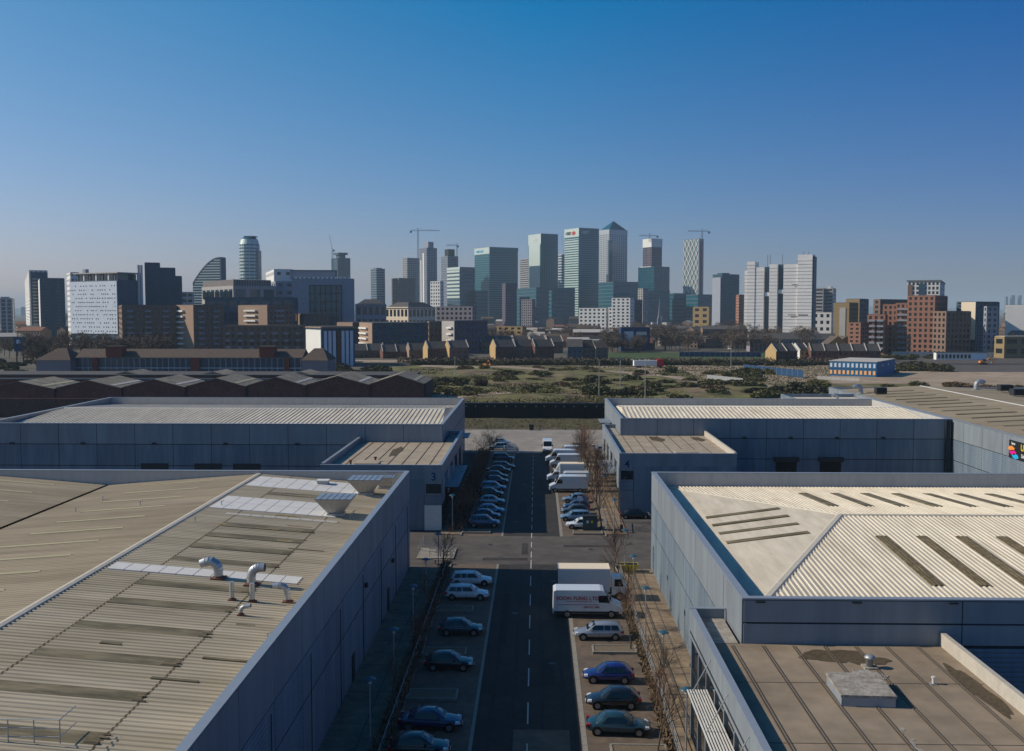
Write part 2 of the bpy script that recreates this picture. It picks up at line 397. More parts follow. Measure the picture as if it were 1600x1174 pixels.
sheet('haul_road', 'track', 60, 490, 160, 534, 1.10, None)
sheet('gravel_lot', 'asphalt_old', 190, 480, 420, 640, 1.18, None)
sheet('pale_yard', 'track', -110, 562, -22, 590, 1.10, None)
sheet('park', 'park_grass', 40, 592, 180, 700, 1.1, None); sheet('verge', 'park_grass', 180, 640, 330, 760, 1.1, None)
sheet('street', 'asphalt', -300, 545, 500, 556, 1.25, None)
# ---------------------------------------------------------------- warehouses
def ribs(mb, s0, s1, f0, f1, pitch, h=0.05):
    n = int(round((s1-s0)/pitch)); prev = None
    prof = ((0,0),(.5,0),(.6,h),(.9,h))
    first = True
    pts = []
    for j in range(n):
        for (u, hh) in prof: pts.append((s0+(j+u)*pitch, hh))
    pts.append((s0+n*pitch, 0))
    for (s_, hh) in pts:
        a = f0(s_); b = f1(s_); i = len(mb.v)
        mb.v.append((a[0],a[1],a[2]+hh)); mb.v.append((b[0],b[1],b[2]+hh))
        if prev is not None: mb.face(prev, i, i+1, prev+1)
        prev = i
    return mb
PANEL = {}
def panel_mesh(w_, h_, ribbed, vert=False, m='clad'):
    key = (round(w_,2), round(h_,2), ribbed, vert, m)
    if key in PANEL: return PANEL[key]
    p = MB()
    if not ribbed: p.box(0, 0, 0, w_, 0.07, h_)
    else:
        n = int((w_ if vert else h_)/0.3); q = (w_ if vert else h_)/n
        pr = [(0,.03)]
        for j in range(n): pr += [((j+.1)*q,.03),((j+.25)*q,0.0),((j+.75)*q,0.0),((j+.9)*q,.03)]
        pr.append((n*q,.03))
        for k,(u,d) in enumerate(pr):
            if vert: p.v += [(u,d,0),(u,d,h_)]
            else: p.v += [(0,d,u),(w_,d,u)]
            if k: a = 2*k; p.face(a-2, a, a+1, a-1) if vert else p.face(a-2, a-1, a+1, a)
        p.poly([(0,.03,h_),(w_,.03,h_),(w_,.07,h_),(0,.07,h_)])
    me = p.mesh('wall_panel'); me.materials.append(M[m]); PANEL[key] = me; return me
def clad_wall(parent, a, b, zs, bay, ribbed=(), ms=('clad_lo','clad_lo','clad'), vert=False):
    """panels on the outer face of the wall line a->b (outside on the right-hand side of a->b)"""
    a = Vector((*a, 0)); b = Vector((*b, 0)); d = b-a; L = d.length; rz = atan2(d.y, d.x); d.normalize()
    n = max(1, int(round(L/bay))); w_ = L/n
    off = Vector((d.y, -d.x, 0))*0.07
    for k in range(len(zs)-1):
        z0, z1 = zs[k], zs[k+1]
        for i in range(n):
            me = panel_mesh(w_-0.08, z1-z0-0.12, k in ribbed, vert, ms[k])
            link('wall_panel', me, parent, a + d*(i*w_+0.04) + off + Vector((0,0,z0+0.06)), rz)
def shell(parent, x0, y0, x1, y1, top, th=0.35, cop=0.45, sides='wens', low=None):
    sp = {'w': (x0,y0,x0+th,y1), 'e': (x1-th,y0,x1,y1), 's': (x0+th,y0,x1-th,y0+th), 'n': (x0+th,y1-th,x1-th,y1)}
    for k in sides:
        q = sp[k]; m_ = MB(); m_.box(q[0], q[1], 0, q[2], q[3], top-0.1); m_.obj('wall_core', parent, 'joint')
        # inner lining and coping
        e = 0.10
        c = MB(); 
        if k == 'w': c.box(x0-e, y0-e, top-0.1, x0+cop, y1+e, top)
        if k == 'e': c.box(x1-cop, y0-e, top-0.1, x1+e, y1+e, top)
        if k == 's': c.box(x0+cop, y0-e, top-0.1, x1-cop, y0+cop, top)
        if k == 'n': c.box(x0+cop, y1-cop, top-0.1, x1-cop, y1+e, top)
        c.obj('coping', parent, 'coping')
def lining(parent, x0, y0, x1, y1, z0, z1, sides='wens', m='clad', th=0.35, rib=True):
    for k in sides:
        mb = MB()
        if k == 'n': f = lambda s_, z: (s_, y1-th-0.03, z); a, b = x0+th, x1-th
        if k == 's': f = lambda s_, z: (s_, y0+th+0.03, z); a, b = x0+th, x1-th
        if k == 'w': f = lambda s_, z: (x0+th+0.03, s_, z); a, b = y0+th, y1-th
        if k == 'e': f = lambda s_, z: (x1-th-0.03, s_, z); a, b = y0+th, y1-th
        n = int((b-a)/0.5)
        for j in range(n+1):
            s_ = a+(b-a)*j/n; dd = 0.03*(j % 2)
            for z in (z0, z1):
                p = list(f(s_, z)); 
                if k in 'ns': p[1] += dd*(-1 if k == 'n' else 1)
                else: p[0] += dd*(1 if k == 'w' else -1)
                mb.v.append(tuple(p))
            if j: i = len(mb.v); mb.face(i-4, i-2, i-1, i-3)
        mb.obj('parapet_lining', parent, m)
def strip_on(parent, name, m, P0, P1, P2, P3, h=0.0):
    mb = MB(); P = [Vector(p) for p in (P0,P1,P2,P3)]
    top = [p + Vector((0,0,0.075+h)) for p in P]; bot = [p + Vector((0,0,0.0)) for p in P]
    mb.hexa(bot+top); return mb.obj(name, parent, m)

ZS = [0, 4.9, 7.9, 11.3]
mat('lichen', (0.33,0.23,0.10), 0.9, var=.4, scale=1.5)
# ---- near left warehouse
LX, LY0, LY1 = -14.9, 28.0, 114.8
L1 = thing('warehouse', 'near left grey warehouse with brown ribbed roof, silver cowls and white roof panels', 'warehouse')
shell(L1, -86, LY0, LX, LY1, 11.4)
clad_wall(L1, (LX, LY0), (LX, LY1), ZS, 6.68, ribbed=(0, 1))
clad_wall(L1, (LX, LY1), (-86, LY1), ZS, 6.68)
clad_wall(L1, (-86, LY0), (LX, LY0), ZS, 6.68)
lining(L1, -86, LY0, LX, LY1, 9.0, 11.31, m='liner')
RZ, EZ, RXX, VX = 11.0, 9.65, -32.4, -50.2
def zL(x):
    u = abs(((x-RXX) + 17.8) % 35.6 - 17.8)/17.8
    return RZ - (RZ-EZ)*u
def slopeL(name, xa_, xb_, m, pitch, hh):
    mb = ribs(MB(), LY0+.4, LY1-.42, lambda s_: (xa_, s_, zL(xa_)), lambda s_: (xb_, s_, zL(xb_)), pitch, hh); return mb.obj(name, L1, m)
for (a, b) in ((-32.4,-28.5),(-28.5,-20.2),(-20.2,-15.25)):
    dz = 0.0
    o = slopeL('roof_sheet', b, a, 'roof_ribs', 0.5, 0.07)
slopeL('roof_sheet', -32.4, -50.0, 'roof_tan', 0.5, 0.05)
slopeL('roof_sheet', -50.5, -68.0, 'roof_tan', 0.5, 0.05)
slopeL('roof_sheet', -68.0, -85.6, 'roof_tan', 0.5, 0.05)
g = MB(); g.box(-50.6, LY0+.4, 9.2, -49.9, LY1-.4, 9.45); g.obj('valley_gutter', L1, 'black')
for k,x in enumerate((-32.4, -68.0)):
    c = MB(); c.prism([(x-.34, RZ-.02),(x+.34, RZ-.02),(x+.28,RZ+.10),(x,RZ+.16),(x-.28,RZ+.10)], LY0+.4, LY1-.42, 'y'); c.obj('ridge_cap', L1, 'cap_tan')
for x in (-28.5, -20.2):
    ribs(MB(), LY0+.4, LY1-.42, lambda s_: (x-.05, s_, zL(x-.05)+.012), lambda s_: (x+.05, s_, zL(x+.05)+.012), .5, .07).obj('sheet_lap', L1, 'skylight_dark')
def onL(x, y): return (x, y, zL(x))
def quadL(name, m, x0, x1, y0, y1, h=0.0): return strip_on(L1, name, m, onL(x0,y0), onL(x1,y0), onL(x1,y1), onL(x0,y1), h)
for y in (39.6, 44.6, 49.6, 54.6, 59.6, 64.7, 69.2, 76.0, 80.3, 84.4, 88.4, 103.8):
    quadL('skylight', 'skylight', -28.4, -20.3, y-.75, y+.6, 0)
    for q in range(4):
        a_ = random.uniform(-21.2,-20.6); b_ = random.uniform(-20.3,-19.9); c_ = y-.7+.32*q+random.uniform(-.05,.1); quadL('grime_streak', 'skylight_dark' if q else 'grime', a_, b_, c_, c_+random.uniform(.12,.25), .006)
for y in range(42, 113, 5):
    quadL('skylight', 'skylight_yel', -45.5, -37.0, y-.35, y+.25, -0.03); 
    quadL('skylight', 'skylight_yel', -63.0, -55.5, y-.35, y+.25, -0.03)
def whites(x0, x1, y0, y1, nxx, nyy, wm='roof_white'):
    for i in range(nxx):
        for j in range(nyy):
            a = x0+(x1-x0)*i/nxx; b = x0+(x1-x0)*(i+1)/nxx; c = y0+(y1-y0)*j/nyy; d = y0+(y1-y0)*(j+1)/nyy
            quadL('roof_panel', wm, a+.035, b-.035, c+.03, d-.03, .02)
whites(-31.8, -17.6, 71.6, 73.5, 11, 1)
whites(-31.8, -19.4, 94.6, 100.6, 9, 2)
whites(-31.8, -18.6, 106.8, 112.8, 9, 2)
whites(-29.5, -18.8, 92.2, 93.0, 9, 1, 'roof_white_old')
# roof plant
def duct(name, label, x, y, r, pts, group=None):
    t = thing(name, label, 'roof vent', (x, y, zL(x)), 0, group); t.scale = (.88,)*3
    f = MB(); f.box(-r*1.5, -r*1.5, 0, r*1.5, r*1.5, 0.16); f.lathe([(r*1.25,.14),(r*1.02,.3)], n=14); f.obj('flashing', t, 'rust')
    mb = MB(); mb.chain(pts, r, 16); mb.obj('pipe', t, 'galv', smooth=False)
    for k in range(1, len(pts)-1):
        a = Vector(pts[k]); d = (Vector(pts[k+1])-Vector(pts[k-1])).normalized(); c = MB(); c.tube(a-d*.03, a+d*.03, r*1.06, n=16); c.obj('joint_ring', t, 'galv_dull')
    if len(pts) > 3:
        d = (Vector(pts[-1])-Vector(pts[-2])).normalized(); a = Vector(pts[-1]); c = MB(); c.tube(a, a+d*.012, r*.93, n=16); c.obj('mouth', t, 'black')
    return t
def arc(r, R, h, sgn, over=1.9, n=7):
    P = [(0,0,0.1),(0,0,h)]
    for k in range(1, n): a = over*k/(n-1); P.append((sgn*(R-R*cos(a)), 0, h+R*sin(a)))
    a = over; P.append((P[-1][0]+sgn*sin(a)*.45, 0, P[-1][2]+cos(a)*.45)); return P
duct('roof_cowl', 'large silver cowl bending left, leftmost pipe on the brown ribbed roof', -23.4, 71.5, .38, arc(.38,.75,.75,-1,1.95))
duct('roof_cowl', 'large silver cowl bending right beside the two straight flues', -20.7, 70.6, .36, arc(.36,.7,.8,1,1.55))
duct('roof_flue', 'short straight silver flue standing left of its twin', -20.9, 66.6, .18, [(0,0,.1),(0,0,.8),(0,0,1.55)])
duct('roof_flue', 'straight silver flue standing right in front of the right-bending cowl', -19.5, 66.6, .2, [(0,0,.1),(0,0,.8),(0,0,1.55)])
duct('roof_cowl', 'smallest silver elbow cowl in front of the straight flues', -19.4, 63.6, .15, arc(.15,.4,.35,1,1.4))
duct('roof_cowl', 'small silver cowl bending left beside the parapet', -17.2, 67.2, .25, arc(.25,.6,.8,-1,1.7))
def scoop(x, y, sx, sy, label, hgt=2.3):
    t = thing('roof_scoop', label, 'roof ventilator', (x, y, zL(x))); t.scale = (.86,.86,.82)
    b = MB(); b.box(-.95,-.8,0,.95,.8,.35); b.obj('base', t, 'galv_dull')
    e = MB(); A = [(-.8,-.65,.35),(.8,-.65,.35),(.8,.65,.35),(-.8,.65,.35)]; B = [(-sx*.82,-sy*.8,hgt*.75),(sx*.82,-sy*.8,hgt*.75),(sx*.82,sy*.8,hgt*.75),(-sx*.82,sy*.8,hgt*.75)]
    C = [(-sx,-sy,hgt),(sx,-sy,hgt),(sx,sy,hgt),(-sx,sy,hgt)]
    e.v = A+B+C
    for r_ in (0,4):
        for k in range(4): e.face(r_+k, r_+(k+1)%4, r_+4+(k+1)%4, r_+4+k)
    e.face(3,2,1,0)
    e.obj('hopper', t, 'galv_dull')
    for k in range(5):
        u = -sx+2*sx*(k+.5)/5
        l_ = MB()
        f0 = (u*.4,-.66,.36); l_.hexa([(f0[0]-.03,-.68,.36),(f0[0]+.03,-.68,.36),(u*.82+.03,-sy*.8-.02,hgt*.75),(u*.82-.03,-sy*.8-.02,hgt*.75),(f0[0]-.03,-.63,.36),(f0[0]+.03,-.63,.36),(u*.82+.03,-sy*.8+.03,hgt*.75),(u*.82-.03,-sy*.8+.03,hgt*.75)]); l_.obj('rib', t, 'galv')
    for i in range(6):
        for j in range(2):
            x0 = -sx+2*sx*i/6; y0 = -sy+sy*j
            l_ = MB(); l_.box(x0+.05, y0+.05, hgt-.02, x0+2*sx/6-.05, y0+sy-.05, hgt+.03); l_.obj('louvre', t, 'galv')
    dk = MB(); dk.box(-sx+.02,-sy+.02,hgt-.06,sx-.02,sy-.02,hgt-.03); dk.obj('throat', t, 'black')
    return t
scoop(-19.6, 95.8, 2.1, 1.9, 'grey flared roof scoop on the nearer white panel strip')
scoop(-18.6, 107.2, 2.1, 1.9, 'grey flared roof scoop on the farther white panel strip')
scoop(-17.1, 111.6, 1.2, 1.1, 'small grey roof scoop tucked into the far parapet corner', 1.7)
t = thing('roof_vent_box', 'small pale box vent between white panels near the far parapet', 'roof vent', (-24.2, 111.2, zL(-24.2)))
b = MB(); b.box(-.6,-.5,.0,.6,.5,.45); b.obj('base', t, 'galv_dull'); b = MB(); b.box(-.7,-.6,.45,.7,.6,.55); b.obj('lid', t, 'roof_white')
random.seed(5)
for k in range(14):
    x = random.choice((-32.4,-31.0,-40,-46,-50.9,-16.5,-18)); y = random.uniform(45, 112)
    t = MB(); t.tube((0,0,0),(0,0,.45),.05,n=6); t.tube((0,0,.4),(.25,0,.5),.04,n=5)
    o = t.obj('safety_post', None, 'galv_dull'); o.location = (x, y, zL(x)+.03); tag(o, 'small metal fall arrest post on the near left roof', 'post', 'fall arrest posts on the near left roof')
t = thing('roof_guard_rail', 'grey tubular guard rail at the lower left roof edge', 'railing', (-23.5, 43.6, zL(-23.5)))
for k in range(4): b = MB(); b.tube((-1.8+k*1.2,0,0),(-1.8+k*1.2,0,1.1),.03); b.obj('post', t, 'galv_dull')
for k in range(3): b = MB(); b.tube((-1.8,0,.3+.4*k),(1.8,0,.3+.4*k),.025); b.obj('rail', t, 'galv_dull')
for k in range(2): b = MB(); b.tube((1.8,0,.3+.8*k),(1.8,1.6,.3+.8*k),.025); b.obj('rail', t, 'galv_dull')
for yy,zz,nm in ((100,4.3,0),(84,6.2,0)):
    b = MB(); b.box(LX+.1, yy, zz, LX+.35, yy+.4, zz+.35); b.obj('floodlight', L1, 'dark_metal')
b = MB(); b.box(LX+.09, 97, .15, LX+.14, 98.1, 2.3); b.obj('door', L1, 'dark_metal')
b = MB(); b.box(LX+.09, 78, .15, LX+.14, 79.1, 2.3); b.obj('door', L1, 'dark_metal')

for k in range(9):
    y = LY0+6+k*9.8; g = MB(); g.tube((LX+.16,y,.1),(LX+.16,y,7.6),.035,n=6); g.obj('downpipe', L1, 'dark_metal')
random.seed(41)
for k in range(14):
    x = random.uniform(-31,-17); y = random.uniform(40,112); g = MB(); x1 = min(x+random.uniform(.8,3.5), -15.6); w_ = random.uniform(.08,.35)
    strip_on(L1, 'lichen_streak', 'lichen' if k % 2 else 'skylight', onL(x,y), onL(x1,y), onL(x1,y+w_), onL(x,y+w_), .004)
# ---- near right warehouse with hipped roof
R1 = thing('warehouse', 'near right grey warehouse with pale hipped ribbed roof and brown skylight strips', 'warehouse')
AX, AY0, AY1, BX = 13.5, 63.9, 114.8, 70.0
shell(R1, AX, AY0, BX, AY1, 11.4)
clad_wall(R1, (AX, AY1), (AX, AY0), ZS, 6.36, vert=True, ribbed=(0,))
clad_wall(R1, (AX, AY0), (BX, AY0), [8.3, 9.75, 11.3], 13.0, ms=('clad','clad'))
clad_wall(R1, (AX, AY0), (BX, AY0), [0, 4.9, 8.2], 13.0, ribbed=(0,1), ms=('clad_lo','clad_lo'))
clad_wall(R1, (BX, AY1), (AX, AY1), ZS, 6.6)
lining(R1, AX, AY0, BX, AY1, 9.2, 11.31, m='liner')
HX, HY, HZ, EZR = 27.5, 89.4, 11.6, 9.75
x0, y0, y1 = AX+.4, AY0+.4, AY1-.42
def hipx(y): return x0+(HX-x0)*((y-y0)/(HY-y0) if y < HY else (y1-y)/(y1-HY))
def zw(x, y): return EZR+(HZ-EZR)*(x-x0)/(hipx(y)-x0) if hipx(y) > x0+.01 else EZR
def yf(x): return y0+(HY-y0)*min(1, (x-x0)/(HX-x0))
def yb(x): return y1-(y1-HY)*min(1, (x-x0)/(HX-x0))
zf = lambda y: EZR+(HZ-EZR)*(y-y0)/(HY-y0)
zb = lambda y: EZR+(HZ-EZR)*(y1-y)/(y1-HY)
ribs(MB(), x0, BX-.4, lambda s_: (s_, y0, EZR), lambda s_: (s_, yf(s_), zf(yf(s_))), 0.40, .07).obj('roof_slope', R1, 'roof_pale')
ribs(MB(), x0, BX-.4, lambda s_: (s_, yb(s_), zb(yb(s_))), lambda s_: (s_, y1, EZR), 0.40, .07).obj('roof_slope', R1, 'roof_pale')
ribs(MB(), y0, y1, lambda s_: (hipx(s_), s_, EZR+(HZ-EZR)*(hipx(s_)-x0)/(HX-x0)), lambda s_: (x0, s_, EZR), 0.40, .025).obj('roof_slope', R1, 'roof_pale')
def cap(parent, a, b, wd, m, name='hip_cap'):
    a = Vector(a); b = Vector(b); d = (b-a).normalized(); s_ = Vector((-d.y, d.x, 0)).normalized()*wd; u = Vector((0,0,.11))
    mb = MB(); mb.hexa([a-s_, a+s_, b+s_, b-s_, a-s_*.5+u, a+s_*.5+u, b+s_*.5+u, b-s_*.5+u]); return mb.obj(name, parent, m)
cap(R1, (x0,y0,EZR+.02), (HX,HY,HZ+.02), .36, 'cap_tan'); cap(R1, (x0,y1,EZR+.02), (HX,HY,HZ+.02), .12, 'cap_tan')
cap(R1, (HX,HY,HZ+.02), (BX-.4,HY,HZ+.02), .18, 'cap_tan', 'ridge_cap')
def slat(parent, m, pts, h=.02, name='skylight'): return strip_on(parent, name, m, *pts, h)
for k in range(12):
    a = 28.5+k*3.33
    b_ = a+.95
    if b_ < BX-1:
        slat(R1, 'skylight_dark', [(a,71,zf(71)),(b_,71,zf(71)),(b_,83,zf(83)),(a,83,zf(83))])
        for q in (.3,.62):
            rr = MB(); xx = a+.95*q; rr.hexa([(xx-.05,71,zf(71)),(xx+.05,71,zf(71)),(xx+.05,83,zf(83)),(xx-.05,83,zf(83)),(xx-.05,71,zf(71)+.13),(xx+.05,71,zf(71)+.13),(xx+.05,83,zf(83)+.13),(xx-.05,83,zf(83)+.13)]); rr.obj('skylight_rib', R1, 'skylight')
        slat(R1, 'skylight', [(a,96,zb(96)),(b_,96,zb(96)),(b_,107.5,zb(107.5)),(a,107.5,zb(107.5))])
zw2 = lambda x: EZR+(HZ-EZR)*(x-x0)/(HX-x0)
for k in range(4):
    y = 84.4+k*3.45
    def zz(x, y): return EZR+(HZ-EZR)*(x-x0)/(HX-x0)
    # the west slope is ruled between eave and hip: height follows x
    slat(R1, 'skylight', [(16.4,y,zz(16.4,y)),(23.4,y,zz(23.4,y)),(23.4,y+.75,zz(23.4,y)),(16.4,y+.75,zz(16.4,y))])
for k in range(9):
    b = MB(); b.box(AX+.8+k*6.2, AY0-.22, 11.12, AX+1.4+k*6.2, AY0-.08, 11.22); b.obj('coping_bracket', R1, 'joint')
# ---- office blocks (flat roof) with glass, canopy and seams
def office(label, x0, y0, x1, y1, xs, ys, face, num, mroof, top=9.1, east=True):
    """x0..x1 by y0..y1; a strip xs[0]..xs[1] goes on beside the warehouse up to ys"""
    t = thing('office_block', label, 'building')
    th = .35
    rz_ = top-.72
    B = MB(); B.box(x0+.1, y0+.1, 0, x1-.1, y1-.002, rz_-.02); B.obj('core', t, 'joint')
    B = MB(); B.box(xs[0]+.1, y1+.002, 0, xs[1]-.1, ys-.1, rz_-.02); B.obj('core', t, 'joint')
    R = MB(); R.box(x0+.3, y0+.3, rz_-.02, x1-.3, y1, rz_); R.obj('roof', t, mroof)
    R = MB(); R.box(xs[0]+.3, y1+.01, rz_-.02, xs[1]-.1, ys-.3, rz_+.03); R.obj('roof', t, 'lime')
    # parapets
    def par(a,b,c,d):
        P = MB(); P.box(a,b,rz_-1.3,c,d,top-.06); P.obj('parapet', t, 'clad'); P = MB(); P.box(a-.05,b-.05,top-.06,c+.05,d+.05,top); P.obj('coping', t, 'coping')
    par(x0, y0, x1, y0+.3)
    fx = (xs[0], xs[0]+.32) if face == 'w' else (xs[1]-.32, xs[1])
    par(fx[0], y0+.31, fx[1], ys-.3)
    par(xs[0], ys-.29, xs[1], ys)
    ox = (x1-.32, x1) if face == 'w' else (x0, x0+.45)
    O = MB(); O.box(ox[0], y0+.31, rz_-1.3, ox[1], y1-.05, top+.15); O.obj('parapet', t, 'cream_old' if face == 'w' else 'clad')
    return t, rz_
R0, rz0 = office('flat roofed office block against the near right warehouse, with slatted canopy', 10.9, 34.0, 26.5, 63.8, (10.9, 13.3), 69.4, 'w', '', 'membrane')
k = 0
x = 12.6
while x < 25.8:
    for dx in (0, .16):
        s_ = MB(); s_.box(x+dx, 34.5, rz0, x+dx+.05, 63.4, rz0+.05); s_.obj('roof_seam', R0, 'seam')
    x += 1.98
for y in (40.5, 48.8, 57.0):
    s_ = MB(); s_.box(11.3, y, rz0, 26.0, y+.05, rz0+.02); s_.obj('roof_seam', R0, 'seam')
def blot(parent, name, m, cx, cy, rx, ry, z, n=18, sd=1, h=.012):
    random.seed(sd); P = []; f1, f2, f3 = (random.uniform(0,6) for _ in range(3))
    for i in range(n*2):
        a = pi*i/n; q = .84+.13*sin(2*a+f1)+.09*sin(5*a+f2)+.05*sin(9*a+f3)+.03*random.random(); P.append((cx+rx*q*cos(a), cy+ry*q*sin(a)))
    mb = MB(); mb.prism(P, z, z+h, 'z'); return mb.obj(name, parent, m)
blot(R0, 'stain', 'moss', 18.8, 61.6, 2.2, 1.5, rz0+.006, sd=3); blot(R0, 'stain', 'moss', 20.6, 60.8, 1.4, 1.0, rz0+.010, sd=4)
blot(R0, 'stain', 'moss', 25.3, 56.2, .75, 4.2, rz0+.006, sd=5)
for k in range(34): blot(R0, 'stain', 'lime', 18.8+k*.03+random.uniform(-.18,.2), 50.6-k*.42, random.uniform(.05,.2), random.uniform(.12,.4), rz0+.006+.0004*k, sd=20+k, n=6)
blot(R0, 'stain', 'lime', 20.0, 58.2, .9, .9, rz0+.02, sd=41)
# glass curtain wall, posts, canopy
for i in range(10):
    for j in range(3):
        g = MB(); g.box(10.98, 38.3+i*3.0, .4+j*2.4, 11.02, 41.1+i*3.0, 2.6+j*2.4); g.obj('window', R0, 'glass_dark')
for i in range(11): g = MB(); g.box(10.85, 38.12+i*3.0, .1, 11.04, 38.3+i*3.0, 7.05); g.obj('mullion', R0, 'clad')
for j in range(4): g = MB(); g.box(10.88, 38.3, .2+j*2.4, 11.03, 69.0, .36+j*2.4); g.obj('transom', R0, 'dark_metal')
cn = thing('canopy', 'white slatted sunshade over the office block entrance', 'canopy', (10.9, 0, 6.1))
for k in range(8):
    x = -1.36 + k*.17
    g = MB(); g.box(x, 40.0, .0, x+.075, 61.5, .09); g.obj('slat', cn, 'clad_w')
for k in range(15): g = MB(); g.box(-1.38, 40.0+k*1.53, -.06, 0.0, 40.07+k*1.53, .015); g.obj('bracket', cn, 'dark_metal')
for k in range(4): g = MB(); g.tube((-1.2, 44+k*5.6, .05), (0, 44+k*5.6, 2.3), .03); g.obj('tie_rod', cn, 'galv_dull')
rb = thing('roof_curb', 'low square concrete hatch on the office block roof', 'roof hatch', (18.3, 55.2, rz0), radians(-3))
g = MB(); g.box(-1.45,-1.7,0,1.45,1.7,.52); g.obj('upstand', rb, 'coping'); g = MB(); g.box(-1.5,-1.75,.52,1.5,1.75,.66); g.obj('lid', rb, 'lime')
rv = thing('roof_vent', 'round grey vent with cap behind the concrete roof hatch', 'roof vent', (20.3, 59.6, rz0))
g = MB(); g.lathe([(.22,0),(.22,.55),(.30,.56),(.34,.66),(.20,.78),(.02,.8)], n=14); g.obj('pipe', rv, 'galv_dull', smooth=True)
g = MB(); g.box(-.4,-.4,0,.4,.4,.1); g.obj('base', rv, 'lime')
rv = thing('roof_junction_box', 'small square box between the hatch and the round vent', 'roof box', (19.3, 57.9, rz0)); g = MB(); g.box(-.45,-.35,0,.45,.35,.3); g.obj('body', rv, 'galv_dull'); g = MB(); g.box(-.5,-.4,.3,.5,.4,.36); g.obj('lid', rv, 'lime')
rv = thing('roof_flue', 'thin white pipe standing alone on the office block roof', 'pipe', (23.1, 57.0, rz0)); g = MB(); g.lathe([(.08,0),(.08,.35),(.12,.36),(.12,.45)], n=8); g.obj('pipe', rv, 'clad_w'); g = MB(); g.box(-.18,-.18,0,.18,.18,.05); g.obj('base', rv, 'galv_dull')
# ---- far pair
def far_house(label, X0, X1, Y0, Y1, bays):
    t = thing('warehouse', label, 'warehouse')
    shell(t, X0, Y0, X1, Y1, 11.4)
    for (a, b) in (((X0,Y0),(X1,Y0)), ((X1,Y0),(X1,Y1)), ((X0,Y1),(X0,Y0))):
        clad_wall(t, a, b, [0, 4.3, 7.9, 11.3], bays)
    lining(t, X0, Y0, X1, Y1, 9.0, 11.31, 'ne', 'liner'); 
    lining(t, X0, Y0, X1, Y1, 9.0, 11.31, 'w')
    ym = (Y0+Y1)/2; ez = 9.8; hz_ = 11.45; a, b = X0+.4, X1-.4; y0, y1 = Y0+.4, Y1-.4; hx = 1.5
    q = lambda x: max(0.0, min(1.0, (x-a)/hx, (b-x)/hx))
    ribs(MB(), a, b, lambda s_: (s_, y0, ez), lambda s_: (s_, y0+(ym-y0)*q(s_), ez+(hz_-ez)*q(s_)), .8, .10).obj('roof_slope', t, 'roof_pale')
    ribs(MB(), a, b, lambda s_: (s_, y1-(y1-ym)*q(s_), ez+(hz_-ez)*q(s_)), lambda s_: (s_, y1, ez), .8, .10).obj('roof_slope', t, 'roof_pale')
    for (e, sg) in ((a, 1), (b, -1)):
        s_ = MB(); s_.poly([(e,y0,ez),(e+sg*hx,ym,hz_),(e,y1,ez)] if sg < 0 else [(e,y0,ez),(e,y1,ez),(e+sg*hx,ym,hz_)][::-1]); s_.obj('roof_slope', t, 'roof_pale')
    cap(t, (a+hx,ym,hz_), (b-hx,ym,hz_), .25, 'clad_w', 'ridge_cap')
    zz = lambda y: ez+(hz_-ez)*(y-y0)/(ym-y0)
    x = a+hx+1
    while x < b-hx:
        slat(t, 'skylight', [(x,y0+2,zz(y0+2)),(x+1.4,y0+2,zz(y0+2)),(x+1.4,y0+7,zz(y0+7)),(x,y0+7,zz(y0+7))], .06); x += 5.2
    return t
L2 = far_house('long blue grey warehouse on the left behind the block numbered 3', -92.7, -15.5, 163, 213, 6.6)
R2 = far_house('blue grey warehouse on the right behind the block numbered 4', 14.8, 71.9, 173, 213, 6.5)
for (X, Y, t, z) in ((-66,163,L2,1.2),(-57,163,L2,1.2),(-50.5,163,L2,1.2)):
    for i in range(1): g = MB(); g.box(X, Y-.16, 0, X+4.6, Y-.08, 4.7); g.obj('loading_door', t, 'dark_metal')
for X in (41.5, 49.2):
    g = MB(); g.box(X, 172.2, 3.9, X+4.2, 172.92, 4.7); g.obj('door_hood', R2, 'dark_metal'); g = MB(); g.box(X+.3, 172.8, 0, X+3.9, 172.91, 3.9); g.obj('loading_door', R2, 'black')
for X in (20,28,36,44,52,60): g = MB(); g.box(X, 172.6, 7.85, X+.6, 172.92, 8.25); g.obj('floodlight', R2, 'dark_metal')
for X in (-88,-76,-64,-52,-40): g = MB(); g.box(X, 162.6, 7.85, X+.6, 162.92, 8.2); g.obj('floodlight', L2, 'dark_metal')
g = MB(); g.box(70.9, 172.45, 0, 71.6, 172.9, 11.3); g.obj('corner_pilaster', R2, 'joint')
L0, rzl = office('flat roofed blue grey block numbered 3 at the corner of the junction', -29.5, 134, -12.9, 162.9, (-15.4, -12.9), 173, 'e', '3', 'membrane_lt')
R02, rzr = office('flat roofed blue grey block numbered 4 across the road', 12.3, 146, 29.6, 172.9, (12.3, 14.7), 184, 'w', '4', 'membrane_lt')
def seams(t, xs_, y0, y1, z, m='seam'):
    for x in xs_: s_ = MB(); s_.box(x, y0, z, x+.09, y1, z+.05); s_.obj('roof_seam', t, m)
seams(L0, [-29+1.98*k for k in range(1, 8)], 134.4, 162.8, rzl); seams(R02, [12.9+1.98*k for k in range(1, 8)], 146.4, 172.8, rzr)
blot(L0, 'stain', 'moss', -21.6, 152, .8, 7, rzl+.006, sd=8); blot(R02, 'stain', 'moss', 20.5, 168, 1.3, 4, rzr+.006, sd=9); blot(R02, 'stain', 'moss', 27.5, 168, 1.2, 3, rzr+.006, sd=10)
